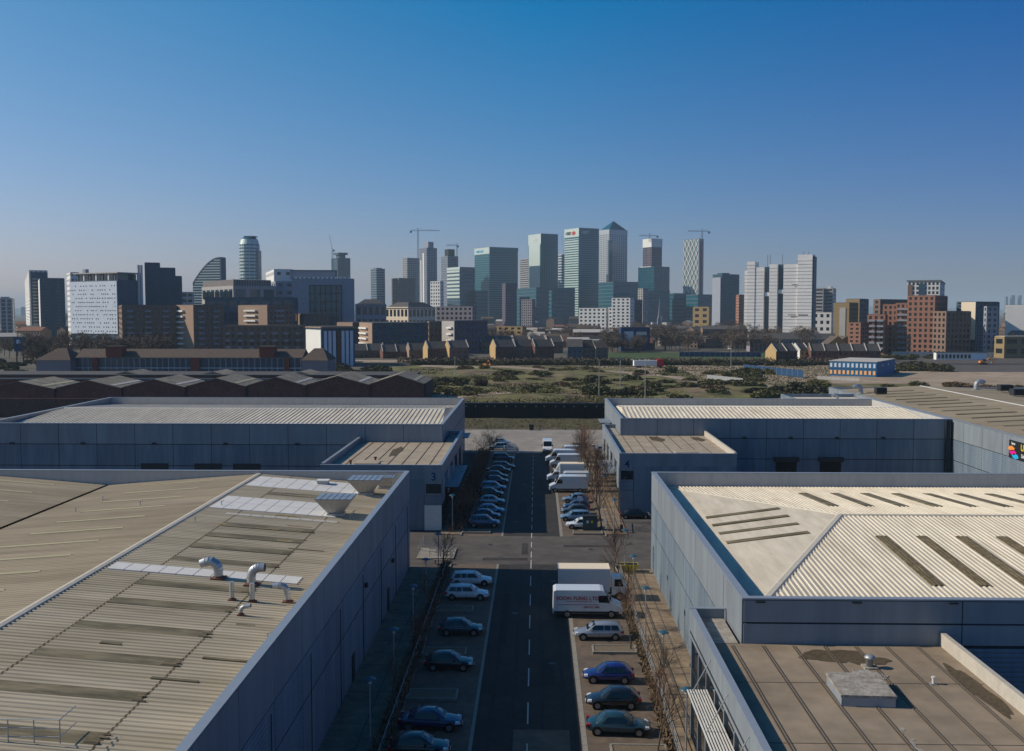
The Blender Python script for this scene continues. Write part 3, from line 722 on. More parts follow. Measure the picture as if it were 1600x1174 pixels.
for (t, x, y, z, l) in ((L0, -23.6, 137.6, rzl, 'low flat hatch on the tan roof of the block numbered 3'), (R02, 22.6, 149.5, rzr, 'low flat hatch on the tan roof of the block numbered 4')):
    c = thing('roof_curb', l, 'roof hatch', (x, y, z)); g = MB(); g.box(-1.6,-1.6,0,1.6,1.6,.45); g.obj('upstand', c, 'galv_dull'); g = MB(); g.box(-1.65,-1.65,.45,1.65,1.65,.58); g.obj('lid', c, 'membrane_lt')
for (x,y,l) in ((-26.2,138.4,'short dark pipe at the left on the tan roof of the block numbered 3'),(-23.2,141.6,'dark pipe stub behind the hatch on the block numbered 3')):
    o = MB().tube((0,0,0),(0,0,.55),.16,n=8).tube((0,0,.55),(0,0,.7),.24,n=8).obj('roof_flue', None, 'rust'); o.location = (x,y,rzl); tag(o, l, 'pipe')
# block fronts: south wall panels, corner bay with number, window, white panel
def front(t, x0, x1, y, top, cx0, cx1, num):
    xs_ = [x0]; n = max(1, int((cx0-x0 if num == '3' else x1-cx1)/5.4))
    seg = ([(x0+(cx0-x0)*i/n, x0+(cx0-x0)*(i+1)/n) for i in range(n)] if num == '3' else [(cx1+(x1-cx1)*i/n, cx1+(x1-cx1)*(i+1)/n) for i in range(n)])
    for (a, b) in seg:
        g = MB(); g.box(a+.03, y-.02, .1, b-.03, y+.09, top-1.95); g.obj('wall_panel', t, 'clad_lo')
    g = MB(); g.box(cx0+.03, y-.10, 4.95, cx1-.03, y+.09, top-.2); g.obj('number_panel', t, 'clad')
    g = MB(); g.box(cx0+.25, y-.16, 5.2, cx1-.08, y-.101, 6.5); g.obj('window', t, 'glass_dark')
    g = MB(); g.box(cx0+.03, y-.06, 3.6, cx1-.03, y+.09, 4.9); g.obj('wall_panel', t, 'clad_lo')
    g = MB(); g.box(cx0+.03, y-.12, .1, cx1-.03, y+.09, 3.55); g.obj('white_panel', t, 'roof_white' if num == '3' else 'clad')
    text_part('number_sign', num, 1.55, t, ((cx0+cx1)/2+.1, y-.12, 7.45), (pi/2, 0, 0), 'navy_sign', .02)
front(L0, -29.5, -12.9, 134, 9.1, -15.3, -12.9, '3')
front(R02, 12.3, 29.6, 146, 9.1, 12.3, 14.4, '4')
def sidewall(t, x, sgn, y0, y1):
    n = int((y1-y0)/4)
    for i in range(n):
        a = y0+(y1-y0)*i/n; b = y0+(y1-y0)*(i+1)/n
        xa_, xb_ = (x, x+.12) if sgn < 0 else (x-.12, x)
        g = MB(); g.box(xa_-(.04 if sgn<0 else 0), a+.06, .5, xb_+(.04 if sgn>0 else 0), b-.06, 3.4); g.obj('window', t, 'glass_dark')
        g = MB(); g.box(xa_-(.04 if sgn<0 else 0), a+.06, 3.6, xb_+(.04 if sgn>0 else 0), b-.06, 7.0); g.obj('window' if i % 2 else 'wall_panel', t, 'glass_dark' if i % 2 else 'clad')
sidewall(L0, -12.9, 1, 134.5, 172.5); sidewall(R02, 12.3, -1, 146.5, 183.5)
def can2(label, xa_, xb_, y0, y1, z):
    c = thing('canopy', label, 'canopy', (xa_, y0, z)); w_ = xb_-xa_
    n = 5
    for k in range(n): g = MB(); g.box(w_*k/n+.01, 0, 0, w_*(k+1)/n-.02, y1-y0, .06); g.obj('slat', c, 'clad')
    for k in range(4): g = MB(); g.box(0, (y1-y0)*k/3.2, -.1, w_, (y1-y0)*k/3.2+.08, -.01); g.obj('bracket', c, 'dark_metal')
can2('grey canopy over the road side entrance of the block numbered 3', -12.85, -11.1, 140, 160, 5.0)
can2('grey canopy beside the far end of the block numbered 3', -15.35, -12.6, 183, 190, 6.6)
can2('pale canopy over the road side entrance of the block numbered 4', 10.3, 12.2, 152, 166, 5.0)
can2('pale canopy at the far end of the warehouse behind the block numbered 4', 12.4, 14.6, 192, 199, 8.4)
# ---- big right warehouse running towards the camera
R3 = thing('warehouse', 'big grey warehouse at the right edge with colourful sign on its wall', 'warehouse')
X0, X1, Y0, Y1 = 72.25, 121.0, 105.0, 246.0
shell(R3, X0, Y0, X1, Y1, 11.4)
clad_wall(R3, (X0, Y1), (X0, Y0), [0, 4.3, 7.9, 11.3], 7.0, ribbed=(0,1))
clad_wall(R3, (X0, Y0), (X1, Y0), [0, 4.3, 7.9, 11.3], 7.0)
lining(R3, X0, Y0, X1, Y1, 9.5, 11.31, 'nsw', 'liner'); lining(R3, X0, Y0, X1, Y1, 9.5, 11.31, 'e', 'clad_w')
zr = lambda x: 10.7+(11.75-10.7)*(1-abs(x-94.4)/22)
ribs(MB(), Y0+.5, Y1-.5, lambda s_: (94.4, s_, zr(94.4)), lambda s_: (X0+.5, s_, zr(X0+.5)), 1.0, .06).obj('roof_slope', R3, 'roof_tan')
ribs(MB(), Y0+.5, Y1-.5, lambda s_: (X1-.5, s_, zr(X1-.5)), lambda s_: (94.4, s_, zr(94.4)), 1.0, .06).obj('roof_slope', R3, 'roof_tan')
for k in range(19):
    y = 122+k*6.2
    slat(R3, 'skylight', [(77.5,y,zr(77.5)),(88.5,y,zr(88.5)),(88.5,y+1.2,zr(88.5)),(77.5,y+1.2,zr(77.5))], .05)
cap(R3, (94.4,Y0+.5,zr(94.4)), (94.4,Y1-.5,zr(94.4)), .3, 'clad_w', 'ridge_cap')
sg = thing('wall_sign', 'black sign with yellow lettering and orange, pink and blue shapes on the right warehouse wall', 'sign', (X0-.09, 148.6, 9.2), -pi/2)
g = MB(); g.box(-3.4, -.12, -1.35, 6.0, -.02, 1.35); g.obj('board', sg, 'black')
text_part('lettering', 'UNI', 1.35, sg, (1.5, -.14, .55), (pi/2,0,0), 'yellow', .02)
text_part('lettering', 'Units', .8, sg, (1.4, -.14, -.65), (pi/2,0,0), 'white_sign', .02)
text_part('lettering', 'here', .62, sg, (-2.0, -.14, .9), (pi/2,0,0), 'white_sign', .02)
for (m_, u, v, a) in (('orange',-2.6,.1,.3),('magenta',-2.1,-.45,.2),('cyan',-1.3,-.95,-.3)):
    g = MB(); P = [(u+.95*cos(a+q*pi/3)*(1 if q % 3 else 1.2), v+.42*sin(a+q*pi/3)) for q in range(6)]; g.prism(P, -.16, -.125, 'y'); g.obj('colour_patch', sg, m_)
# cowls on the far right roofs
def cowl(x, y, z, r, sgn, label):
    t = thing('roof_cowl', label, 'roof vent', (x, y, z)); P = arc(r, r*1.8, r*1.8, sgn, 2.1)
    g = MB(); g.chain(P, r, 12); g.obj('pipe', t, 'galv'); g = MB(); g.box(-r*1.6,-r*1.6,-.2,r*1.6,r*1.6,.12); g.obj('base', t, 'galv_dull')
def plant(x, y, z, w_, label):
    t = thing('roof_plant_unit', label, 'plant unit', (x, y, z)); g = MB(); g.box(-w_,-w_*.7,.3,w_,w_*.7,1.7); g.obj('casing', t, 'dark_metal')
    g = MB(); g.box(-w_*.8,-w_*.7-.05,.5,w_*.8,-w_*.7,1.5); g.obj('grille', t, 'black')
    for u in (-1,1):
        for v in (-1,1): g = MB(); g.box(w_*u*.85-.08, w_*.55*v-.08, -.1, w_*u*.85+.08, w_*.55*v+.08, .3); g.obj('leg', t, 'galv_dull')
cowl(105.5, 240, 11.3, .55, 1, 'silver curved cowl farthest back on the big right warehouse roof')
cowl(107.5, 205, 11.1, .6, -1, 'silver curved cowl nearest the frame edge on the big right warehouse roof')
plant(110.5, 236, 11.1, 1.5, 'dark boxy unit farther back on the big right warehouse roof')
plant(107.0, 222, 11.2, 1.6, 'dark boxy unit in front of its twin on the big right warehouse roof')
cowl(75.5, 232, 10.9, .5, -1, 'small silver cowl near the left edge of the big right warehouse roof')
plant(79.0, 229, 10.9, 1.2, 'dark boxy unit beside the left edge of the big right warehouse roof')
t = thing('annex', 'low pale roofed annex behind the right rear warehouse', 'building', (0,0,0))
g = MB(); g.box(55.5, 214, 0, 71.9, 226, 10.6); g.obj('wall', t, 'clad'); 
for q in ((55.5,214,55.9,226),(55.9,225.6,71.9,226)): g = MB(); g.box(q[0],q[1],10.6,q[2],q[3],11.35); g.obj('parapet', t, 'clad_lo')
g = MB(); g.box(56,214,10.6,71.8,225.5,10.66); g.obj('roof', t, 'roof_pale')
cowl(66.5, 220, 10.6, .3, -1, 'tiny silver cowl on the low annex roof')
# ---------------------------------------------------------------- the city
mat('gl_teal', (0.004,0.080,0.110), 0.22, spec=0.8, var=0.25, scale=0.06)
mat('gl_blue', (0.010,0.055,0.095), 0.18, spec=0.8, var=0.2, scale=0.06)
mat('gl_pale', (0.20,0.27,0.28), 0.25, spec=0.8, var=0.1, scale=0.05)
mat('gl_win', (0.012,0.017,0.022), 0.15, spec=0.8)
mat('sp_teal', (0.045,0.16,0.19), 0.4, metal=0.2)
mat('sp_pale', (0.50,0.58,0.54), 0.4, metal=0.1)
mat('steel', (0.42,0.44,0.45), 0.4, metal=0.35)
mat('conc', (0.36,0.34,0.33), 0.85, var=0.08, scale=0.05)
mat('conc_dk', (0.17,0.155,0.15), 0.9, var=0.12, scale=0.05)
mat('white_cl', (0.70,0.68,0.65), 0.7, var=0.05, scale=0.05)
mat('white_sheet', (0.80,0.77,0.73), 0.7, var=0.09, scale=0.04, stretch=(1,1,6))
mat('white_bl', (0.60,0.66,0.74), 0.6, var=0.04, scale=0.05)
mat('grey_cl', (0.27,0.29,0.34), 0.7, var=0.05, scale=0.05)
mat('slate_blue', (0.05,0.095,0.13), 0.6, var=0.08, scale=0.05)
mat('purple', (0.12,0.10,0.14), 0.8, var=0.08, scale=0.05)
mat('brk_brown', (0.20,0.130,0.098), 0.9, var=0.12, scale=0.2)
mat('brk_tan', (0.30,0.205,0.15), 0.9, var=0.1, scale=0.2)
mat('brk_orange', (0.32,0.155,0.105), 0.9, var=0.1, scale=0.2)
mat('brk_red', (0.20,0.055,0.04), 0.9, var=0.15, scale=0.2)
mat('brk_dark', (0.165,0.072,0.056), 0.9, var=0.25, scale=0.4, col2=(0.11,0.056,0.046))
mat('brk_yel', (0.44,0.30,0.14), 0.9, var=0.08, scale=0.2)
mat('brk_olive', (0.26,0.19,0.10), 0.9, var=0.1, scale=0.2)
mat('cream', (0.74,0.62,0.47), 0.8)
mat('render_mauve', (0.25,0.22,0.235), 0.85, var=0.06, scale=0.2)
mat('roof_dk', (0.085,0.078,0.074), 0.85, var=0.2, scale=0.2, tint=0.2)
mat('roof_brn', (0.085,0.062,0.048), 0.9, var=0.2, scale=0.2, tint=0.25)
mat('roof_old', (0.27,0.23,0.175), 0.85, var=0.3, scale=0.3, col2=(0.15,0.13,0.10), detail=8, tint=.12)
mat('roof_lt', (0.45,0.42,0.38), 0.8)
mat('roof_red', (0.19,0.085,0.055), 0.9, var=.2, scale=.2, tint=.3)
mat('blue_cl', (0.02,0.125,0.27), 0.6)
mat('blue_hoard', (0.012,0.05,0.125), 0.6, var=0.1, scale=0.3)
mat('lit_window', (0.75,0.38,0.12), 0.5, emit=((1.0,0.50,0.17),0.15))
mat('crane', (0.30,0.31,0.33), 0.6)
mat('crane_r', (0.35,0.08,0.07), 0.6)
mat('filler', (0.20,0.14,0.105), 0.9, tint=0.45)
mat('filler_lt', (0.42,0.37,0.32), 0.9, tint=0.3)

def fit(xl, xm, xr, Y, a):
    """corner nearest the camera at pixel column xm, depth Y; lengths of the two faces that reach columns xl, xr"""
    C = Vector((xa(xm, Y), Y)); u = Vector((cos(a), sin(a))); v = Vector((-sin(a), cos(a)))
    def ln(px, d):
        r = ray(px, 500); r = Vector((r.x, r.y))
        # C + L d = t r
        det = d.x*(-r.y) - (-r.x)*d.y
        return ((-C.x)*(-r.y) - (-r.x)*(-C.y))/det
    return C, ln(xr, u), ln(xl, v)
def ringbox(mb, x0, y0, z0, x1, y1, z1, t): mb.box(x0-t, y0-t, z0, x1+t, y1+t, z1)
def facade(mb, x0, y0, x1, y1, z0, z1, nf, bw, bf, pf, t=0.35, off=0.0):
    h = (z1-z0)/nf
    for i in range(nf): ringbox(mb, x0, y0, z0+i*h, x1, y1, z0+(i+bf)*h, t)
    ringbox(mb, x0, y0, z1-.02, x1, y1, z1+h*.25, t)
    if pf > 0:
        for (L, s_) in ((x1-x0, 'x'), (y1-y0, 'y')):
            n = max(1, int(round(L/bw))); w_ = L/n; p = w_*pf
            for i in range(n+1):
                c = (x0 if s_ == 'x' else y0)+i*w_; a, b = c-p/2, c+p/2
                if i == 0: a = c-t*.98
                if i == n: b = c+t*.98
                if s_ == 'x': mb.box(a, y0-t*.92, z0, b, y0+.05, z1)
                else: mb.box(x0-t*.92, a, z0, x0+.05, b, z1)
                if i in (0, n):
                    if s_ == 'x': mb.box(a, y1-.05, z0, b, y1+t*.92, z1)
                    else: mb.box(x1-.05, a, z0, x1+t*.92, b, z1)
def tower(label, cat, xl, xm, xr, ytop, Y, a=25, nf=None, bw=4.0, bf=.4, pf=.2, wall='conc', glass='gl_win', roof='roof_dk', t=0.35, name='building', group=None, z0=1.0, plant=None, extra=None, depth=None, D=None):
    a = radians(a); C, Lr, Ll = fit(xl, xm, xr, Y, a)
    Lr = max(Lr, 2) if Lr > 0 else 12; Ll = max(Ll, 2) if Ll > 0 else 12
    if D: Ll = D
    z1 = za(xm, ytop, Y); H = z1-z0
    T = thing(name, label, cat, (C.x, C.y, z0), a, group)
    nf = nf or max(2, int(H/3.4))
    g = MB(); g.box(0, 0, 0, Lr, Ll, H-.05); g.obj('window_glass', T, glass)
    m = MB(); facade(m, 0, 0, Lr, Ll, 0, H, nf, bw, bf, pf, t); m.obj('facade', T, wall)
    r = MB(); r.box(.2, .2, H+H/nf*.25, Lr-.2, Ll-.2, H+H/nf*.25+.25); r.obj('roof', T, roof)
    if plant:
        for (u0,u1,v0,v1,h,mm) in plant:
            p = MB(); p.box(Lr*u0, Ll*v0, H+.3, Lr*u1, Ll*v1, H+h); p.obj('plant_room', T, mm)
    return T, Lr, Ll, H
def part_box(T, name, m, x0, y0, z0, x1, y1, z1): b = MB(); b.box(x0,y0,z0,x1,y1,z1); return b.obj(name, T, m)
# --- Y 2200: the towers of the business district
TW = 'tower'
def glass_tower(label, xl, xm, xr, yt, Y, nf, band, glass='gl_teal', a=32, **k): return tower(label, TW, xl, xm, xr, yt, Y, a, nf, 6, .34, k.pop('pf', 0.0), band, glass, t=.5, name='glass_tower', z0=1, **k)
b1, Lr, Ll, H = glass_tower('broad teal glass office tower with small blue sign, left of the square-topped tower', 742, 765, 809, 387, 2150, 34, 'sp_teal')
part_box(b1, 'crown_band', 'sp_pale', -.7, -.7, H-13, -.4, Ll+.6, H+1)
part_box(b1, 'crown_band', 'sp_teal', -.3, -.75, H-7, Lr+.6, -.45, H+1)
text_part('lettering', 'BARCLAYS', 6.5, b1, (-.9, Ll*.62, H-7), (pi/2, 0, -pi/2), 'cyan', .3)
b2, Lr, Ll, H = glass_tower('stepped dark teal tower with pale left face and rounded sign on top', 826, 845, 871, 366, 2200, 44, 'sp_teal', pf=0.25)
part_box(b2, 'crown_band', 'sp_pale', -.8, -.6, H-22, -.5, Ll+.6, H+1)
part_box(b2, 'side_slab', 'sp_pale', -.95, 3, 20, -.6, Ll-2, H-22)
part_box(b2, 'wing', 'gl_teal', Lr+.6, 6, 0, Lr+5, Ll, H-40)
text_part('lettering', 'citi', 17, b2, (-1.1, Ll*.5, H-11), (pi/2, 0, -pi/2), 'white_sign', .3)
b3, Lr, Ll, H = glass_tower('tall teal glass tower with red and white emblem, beside the pyramid-topped tower', 882, 904, 935, 357, 2100, 44, 'sp_teal')
part_box(b3, 'crown_band', 'sp_pale', -.8, -.7, H-17, -.5, Ll+.6, H+1)
m = MB(); facade(m, -.6, .5, -.55, Ll-.5, 10, H-22, 34, 40, .5, 0, .12); m.obj('lit_band', b3, 'sp_pale')
text_part('lettering', 'HSBC', 9, b3, (-1.1, Ll*.70, H-9), (pi/2, 0, -pi/2), 'black', .3)
e = MB(); e.prism([(Ll*.20,H-9),(Ll*.28,H-5),(Ll*.40,H-5),(Ll*.48,H-9),(Ll*.40,H-13),(Ll*.28,H-13)], -1.1, -.85, 'x'); e.obj('emblem', b3, 'red')
text_part('lettering', 'HSBC', 8, b3, (Lr*.3, -1.0, H-8), (pi/2, 0, 0), 'white_sign', .2)
b4, Lr, Ll, H = tower('tallest grey steel tower with dark pyramid roof', TW, 936, 951, 979, 360, 2250, 33, 48, 6, .45, .45, 'steel', 'gl_blue', t=.4, name='pyramid_tower')
part_box(b4, 'corner_strip', 'gl_blue', -.6, -.6, 0, Lr*.14, Ll*.14, H-22)
part_box(b4, 'crown_band', 'steel', -.5, -.5, H-9, Lr+.5, Ll+.5, H+2)
p = MB(); hh = za(957, 345, 2270)-1-H-2
p.v = [(1,1,H+2),(Lr-1,1,H+2),(Lr-1,Ll-1,H+2),(1,Ll-1,H+2),(Lr/2,Ll/2,H+2+hh)]
for q in ((0,1,4),(1,2,4),(2,3,4),(3,0,4),(3,2,1,0)): p.face(*q)
p.obj('pyramid_roof', b4, 'gl_teal')
glass_tower('pale banded tower tucked behind the stepped teal tower', 813, 826, 846, 405, 2400, 30, 'conc', 'gl_win', a=25)
glass_tower('slim pinkish tower left of the pale banded tower', 812, 817, 830, 411, 2500, 28, 'conc', a=25)
glass_tower('narrow white tower between the stepped tower and the red emblem tower', 872, 877, 888, 399, 2500, 25, 'white_cl', a=40)
for (l, xl, xm, xr, yt, Y, nf) in (('low dark teal office block below the stepped tower', 806, 838, 898, 451, 1900, 11), ('low teal block with pale rim under the red emblem tower', 858, 862, 897, 456, 1750, 9),
    ('dark teal block at the foot of the pyramid tower', 935, 958, 997, 442, 1950, 12), ('dark low glass block right of the broad teal tower', 790, 812, 828, 466, 1850, 8),
    ('low dark office range left of the patterned white tower', 1040, 1052, 1078, 460, 1900, 9), ('low blue range with pale skylit roof under the patterned tower', 1072, 1090, 1116, 462, 1850, 8),
    ('dark glass block in front of the white framed tower', 996, 1012, 1046, 456, 1850, 10), ('small dark block at the foot of the broad teal tower', 741, 744, 762, 456, 1900, 10)):
    glass_tower(l, xl, xm, xr, yt, Y, nf, 'slate_blue', a=20)
glass_tower('white framed glass tower below the brown tower with white cap', 997, 1021, 1045, 418, 2000, 20, 'gl_teal', 'gl_blue', a=30, pf=.1, plant=[(0,.5,.2,.9,2.5,'white_cl')])
T, Lr, Ll, H = tower('slim purple brown tower with white cap and red crane', TW, 1004, 1017, 1033, 374, 2200, 30, 34, 5, .3, .5, 'purple', 'gl_win')
part_box(T, 'white_cap', 'white_cl', -.9, -.9, H-17, Lr+.9, Ll+.9, H+1.5)
T, Lr, Ll, H = tower('white tower with diamond pattern and red stripe under a crane', TW, 1067, 1090, 1098, 374, 2100, 40, 46, 7, .25, 0, 'gl_pale', 'gl_pale', name='patterned_tower')
dm = MB()
nx = 4; nz = 9
for i in range(nx):
    for j in range(nz):
        y0_ = Ll*i/nx; y1_ = Ll*(i+1)/nx; z0_ = H*j/nz; z1_ = H*(j+1)/nz; ym = (y0_+y1_)/2; zm = (z0_+z1_)/2
        for (p_, q_) in (((y0_,z0_),(ym,zm)),((ym,zm),(y1_,z0_)),((y0_,z1_),(ym,zm)),((ym,zm),(y1_,z1_))):
            dm.tube((-.8,p_[0],p_[1]),(-.8,q_[0],q_[1]),.75,n=4,cap=False)
dm.obj('lattice', T, 'white_cl', kind='stuff')
part_box(T, 'red_hoist', 'crane_r', Lr*.25, -2.2, 0, Lr*.6, -.6, H*.97); part_box(T, 'corner_column', 'white_cl', -.9, -1.0, 0, Lr*.2, -.5, H+2)
T, Lr, Ll, H = glass_tower('dark teal residential tower with grey balconied corner, left of the white blocks', 1113, 1127, 1154, 430, 1300, 20, 'gl_teal', 'gl_blue', a=28, plant=[(.2,.6,.3,.9,3,'gl_blue')])
part_box(T, 'balcony_stack', 'grey_cl', -1.6, 1, 0, -.4, Ll-1, H-3)
tower('slim orange red block left of the white wrapped towers', 'apartment block', 1150, 1154, 1164, 462, 1250, 15, 14, 5, .6, .5, 'brk_orange')
tower('slim blue green tower standing alone left of the crane cluster', TW, 580, 589, 602, 421, 1900, 40, 24, 6, .25, 0, 'gl_pale', 'gl_blue', plant=[(.2,.8,.2,.8,3,'gl_blue')])
T, Lr, Ll, H = tower('dark tower with stepped hatted top under a luffing crane', TW, 519, 529, 548, 404, 2300, 35, 34, 5, .3, .4, 'slate_blue', 'gl_blue')
part_box(T, 'hat', 'slate_blue', Lr*.25, Ll*.25, H, Lr*.75, Ll*.75, H+9); part_box(T, 'hat_rim', 'slate_blue', Lr*.12, Ll*.12, H+9, Lr*.88, Ll*.88, H+14)
T, Lr, Ll, H = tower('dark unfinished concrete block between the slim tower and the cranes', TW, 613, 624, 648, 436, 1900, 30, 14, 4.5, .25, .3, 'conc_dk', 'conc_dk', t=.8)
T, Lr, Ll, H = tower('pale fronted tower behind the unfinished concrete block', TW, 630, 637, 656, 404, 2300, 40, 30, 5, .4, .4, 'conc', 'gl_blue')
T, Lr, Ll, H = tower('tall tower with striped white side and dark crown, under the hammerhead crane', TW, 656, 668, 683, 388, 2150, 40, 46, 4, .3, .35, 'grey_cl', 'gl_blue')
part_box(T, 'crown', 'grey_cl', Lr*.2, Ll*.1, H, Lr*.75, Ll*.7, H+14); part_box(T, 'stripe', 'white_cl', -1.0, Ll*.35, 0, -.5, Ll*.55, H-10); part_box(T, 'stripe', 'white_cl', -1.0, Ll*.7, 0, -.5, Ll*.82, H-25)
T, Lr, Ll, H = tower('grey tower with black boxed crown between two cranes', TW, 690, 700, 716, 401, 2250, 35, 38, 4, .35, .35, 'grey_cl', 'gl_blue')
part_box(T, 'crown', 'black', Lr*.2, Ll*.2, H+.6, Lr*.8, Ll*.8, H+17); part_box(T, 'red_band', 'crane_r', Lr*.3, -.8, H-8, Lr*.8, -.4, H-4)
tower('short white block with small dark windows in front of the cranes', TW, 673, 688, 693, 441, 1500, 60, 14, 4, .5, .5, 'white_cl')
T, Lr, Ll, H = tower('mid height glass block with pale striped left face', TW, 699, 719, 742, 419, 1900, 35, 16, 6, .3, 0, 'slate_blue', 'gl_blue')
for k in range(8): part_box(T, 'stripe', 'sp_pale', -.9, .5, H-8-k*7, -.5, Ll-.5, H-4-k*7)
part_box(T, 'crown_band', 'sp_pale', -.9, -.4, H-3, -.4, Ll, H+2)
# round tower
def round_tower(label, xl, xr, yt, Y, nf, wall, glass, n=24):
    xc = (xl+xr)/2; Y2 = Y; c = Vector((xa(xc, Y2), Y2)); R = (xa(xr, Y2)-xa(xl, Y2))/2; H = za(xc, yt, Y2)-1
    T = thing('round_tower', label, TW, (c.x, c.y, 1)); g = MB(); g.lathe([(R*.96,0),(R*.96,H*.92),(R*.80,H*.98),(R*.6,H)], n=n); g.obj('window_glass', T, glass, smooth=True)
    f = MB(); 
    for i in range(nf):
        z = H*.92*i/nf; h = H*.92/nf
        f.lathe([(R,z),(R,z+h*.62)], n=n)
    for k in range(n):
        if k % 2: t_ = 2*pi*k/n; f.tube((R*.99*cos(t_),R*.99*sin(t_),0),(R*.99*cos(t_),R*.99*sin(t_),H*.92), R*.035, n=4)
    f.lathe([(R,H*.92),(R*.85,H*.975),(R*.84,H*.975)], n=n)
    f.obj('facade', T, wall); part_box(T, 'roof_slab', 'gl_teal', -R*.4, -R*.5, H, R*.75, R*.5, H+1.5)
    part_box(T, 'side_slab', 'gl_blue', R*.75, -R*.55, 0, R*1.05, R*.6, H*.86)
round_tower('pale cylindrical tower with ring balconies standing alone at the left', 377, 407, 371, 1500, 26, 'sp_pale', 'gl_teal')
# sail shaped building
def sail():
    Y = 1300; a = radians(-16); C, Lr, Ll = fit(302, 302.5, 345, Y, a); T = thing('curved_building', 'sail shaped building with curved sloping roof left of the round tower', 'building', (C.x, C.y, 1), a)
    h = lambda u: za(302+45*u, 443-40*(sin(u*pi/2)**0.95 if u > 0 else 0), Y)-1
    f = MB(); g = MB(); n = 14; D = 11
    P = [(Lr*i/n, h(i/n)) for i in range(n+1)]
    g.prism([(0,0)]+[(x, z-.4) for x, z in P][::1]+[(Lr,0)], 0.4, D, 'y'); g.obj('window_glass', T, 'gl_blue')
    hf = 3.4; k = 0
    while k*hf < P[-1][1]-2:
        z = k*hf; xs0 = 0
        for i in range(n):
            if P[i][1] < z+1.6: xs0 = P[i+1][0]
        f.box(xs0, 0, z, Lr+.3, D+.2, z+1.3); k += 1
    f.obj('facade', T, 'sp_pale')
    r = MB()
    for i in range(n):
        (x_, z_), (x2, z2) = P[i], P[i+1]; r.hexa([(x_,-.3,z_-.3),(x2,-.3,z2-.3),(x2,D+.3,z2-.3),(x_,D+.3,z_-.3),(x_,-.3,z_+.5),(x2,-.3,z2+.5),(x2,D+.3,z2+.5),(x_,D+.3,z_+.5)])
    r.obj('curved_roof', T, 'steel'); part_box(T, 'end_wall', 'slate_blue', Lr+.4, 0, 0, Lr+2, D, P[-1][1])
sail()
# ---- nearer left group
T, Lr, Ll, H = tower('blue glass block cut by the left frame edge', 'office block', -30, 2, 20, 468, 950, 20, 11, 6, .2, .3, 'grey_cl', 'gl_blue', plant=[(.0,.7,.2,.8,2.5,'grey_cl')])
T, Lr, Ll, H = tower('tall white tower with dark window column and stacked balconies, at far left', TW, 41, 48.5, 76, 424, 950, 28, 20, 4, .6, .55, 'white_cl', 'gl_win')
part_box(T, 'dark_wall', 'slate_blue', 1, -.9, 0, Lr, -.4, H-1)
for k in range(19): part_box(T, 'balcony', 'conc', 2.5, -2.6, 4+k*3.1, 8.5, -.92, 5.1+k*3.1)
T, Lr, Ll, H = tower('dark blue slab tower with white edge beside the white tower', TW, 59, 65.5, 102, 436, 900, 28, 20, 9, .5, .6, 'slate_blue', 'gl_blue')
part_box(T, 'white_edge', 'white_cl', -.75, 0, 0, -.4, Ll, H)
# patterned hospital-like block
T, Lr, Ll, H = tower('white panelled block with rows of tiny dark windows above dark base', 'office block', 112, 186, 220, 440, 740, 62, 13, 6, .9, .9, 'slate_blue', 'gl_blue')
ZS0 = za(150, 522, 745)-1; part_box(T, 'white_skin', 'white_bl', -1.0, .2, ZS0, -.45, Ll, H+.3)
random.seed(3)
w_ = MB()
for j in range(12):
    z = ZS0+1.6+j*(H-ZS0-2)/12
    y = 2.0
    while y < Ll-2:
        if random.random() < .7: w_.box(-1.10, y, z, -.98, y+.9, z+.85)
        y += random.choice((2.3,2.3,3.1))
w_.obj('window', T, 'gl_win', kind='stuff')
w_ = MB()
for j in range(0, 12, 2):
    z = ZS0+1.6+j*(H-ZS0-2)/12
    for s_ in range(4):
        y = random.uniform(3, Ll-9); w_.box(-1.06, y, z+.4, -.99, y+random.uniform(2,5), z+.55)
for s_ in range(9):
    y = 3+s_*Ll/9.5; z = random.uniform(ZS0+1, H*.52)
    w_.tube((-1.0,y,z),(-1.0,y+4,z+9),.06,n=4); w_.tube((-1.0,y+4,z+9),(-1.0,y,z+18),.06,n=4)
w_.obj('panel_joint', T, 'grey_cl', kind='stuff')
for i in range(7): part_box(T, 'terrace_post', 'white_cl' if i % 2 else 'slate_blue', 0, Ll*(.05+.13*i), H+.4, 1.2, Ll*(.05+.13*i)+1.4, H+6.2)
part_box(T, 'terrace_core', 'gl_blue', 3, 4, H+.4, Lr, Ll*.9, H+6); part_box(T, 'terrace_roof', 'roof_lt', -1, -1, H+6.2, Lr+1, Ll*.93, H+7)
part_box(T, 'chimney', 'grey_cl', 2, Ll*.72, H+6, 5, Ll*.78, H+10); part_box(T, 'chimney', 'steel', Lr-3, -1.5, 0, Lr-1, -.4, H+13); part_box(T, 'chimney', 'steel', Lr-.5, -1.6, 0, Lr+1.5, -.5, H+13)
tower('narrow bright white sliver behind the panelled block', 'building', 107, 113, 125, 428, 800, 30, 14, 4, .6, .5, 'white_cl')
T, Lr, Ll, H = tower('big dark green slab stepping down behind the panelled block', 'office block', 205, 229, 251, 413, 800, 20, 14, 10, .92, .9, 'slate_blue', 'gl_blue')
T, Lr, Ll, H = tower('lower dark step of the big slab', 'office block', 226, 251, 275, 421, 805, 20, 13, 10, .92, .9, 'slate_blue', 'gl_blue')
tower('lowest dark step at the right of the big slab', 'office block', 250, 275, 285, 434, 810, 20, 12, 10, .92, .9, 'slate_blue', 'gl_blue')
tower('small grey block between the dark slab and the sail building', 'building', 276, 285, 302, 459, 1000, 15, 8, 6, .5, .3, 'grey_cl')
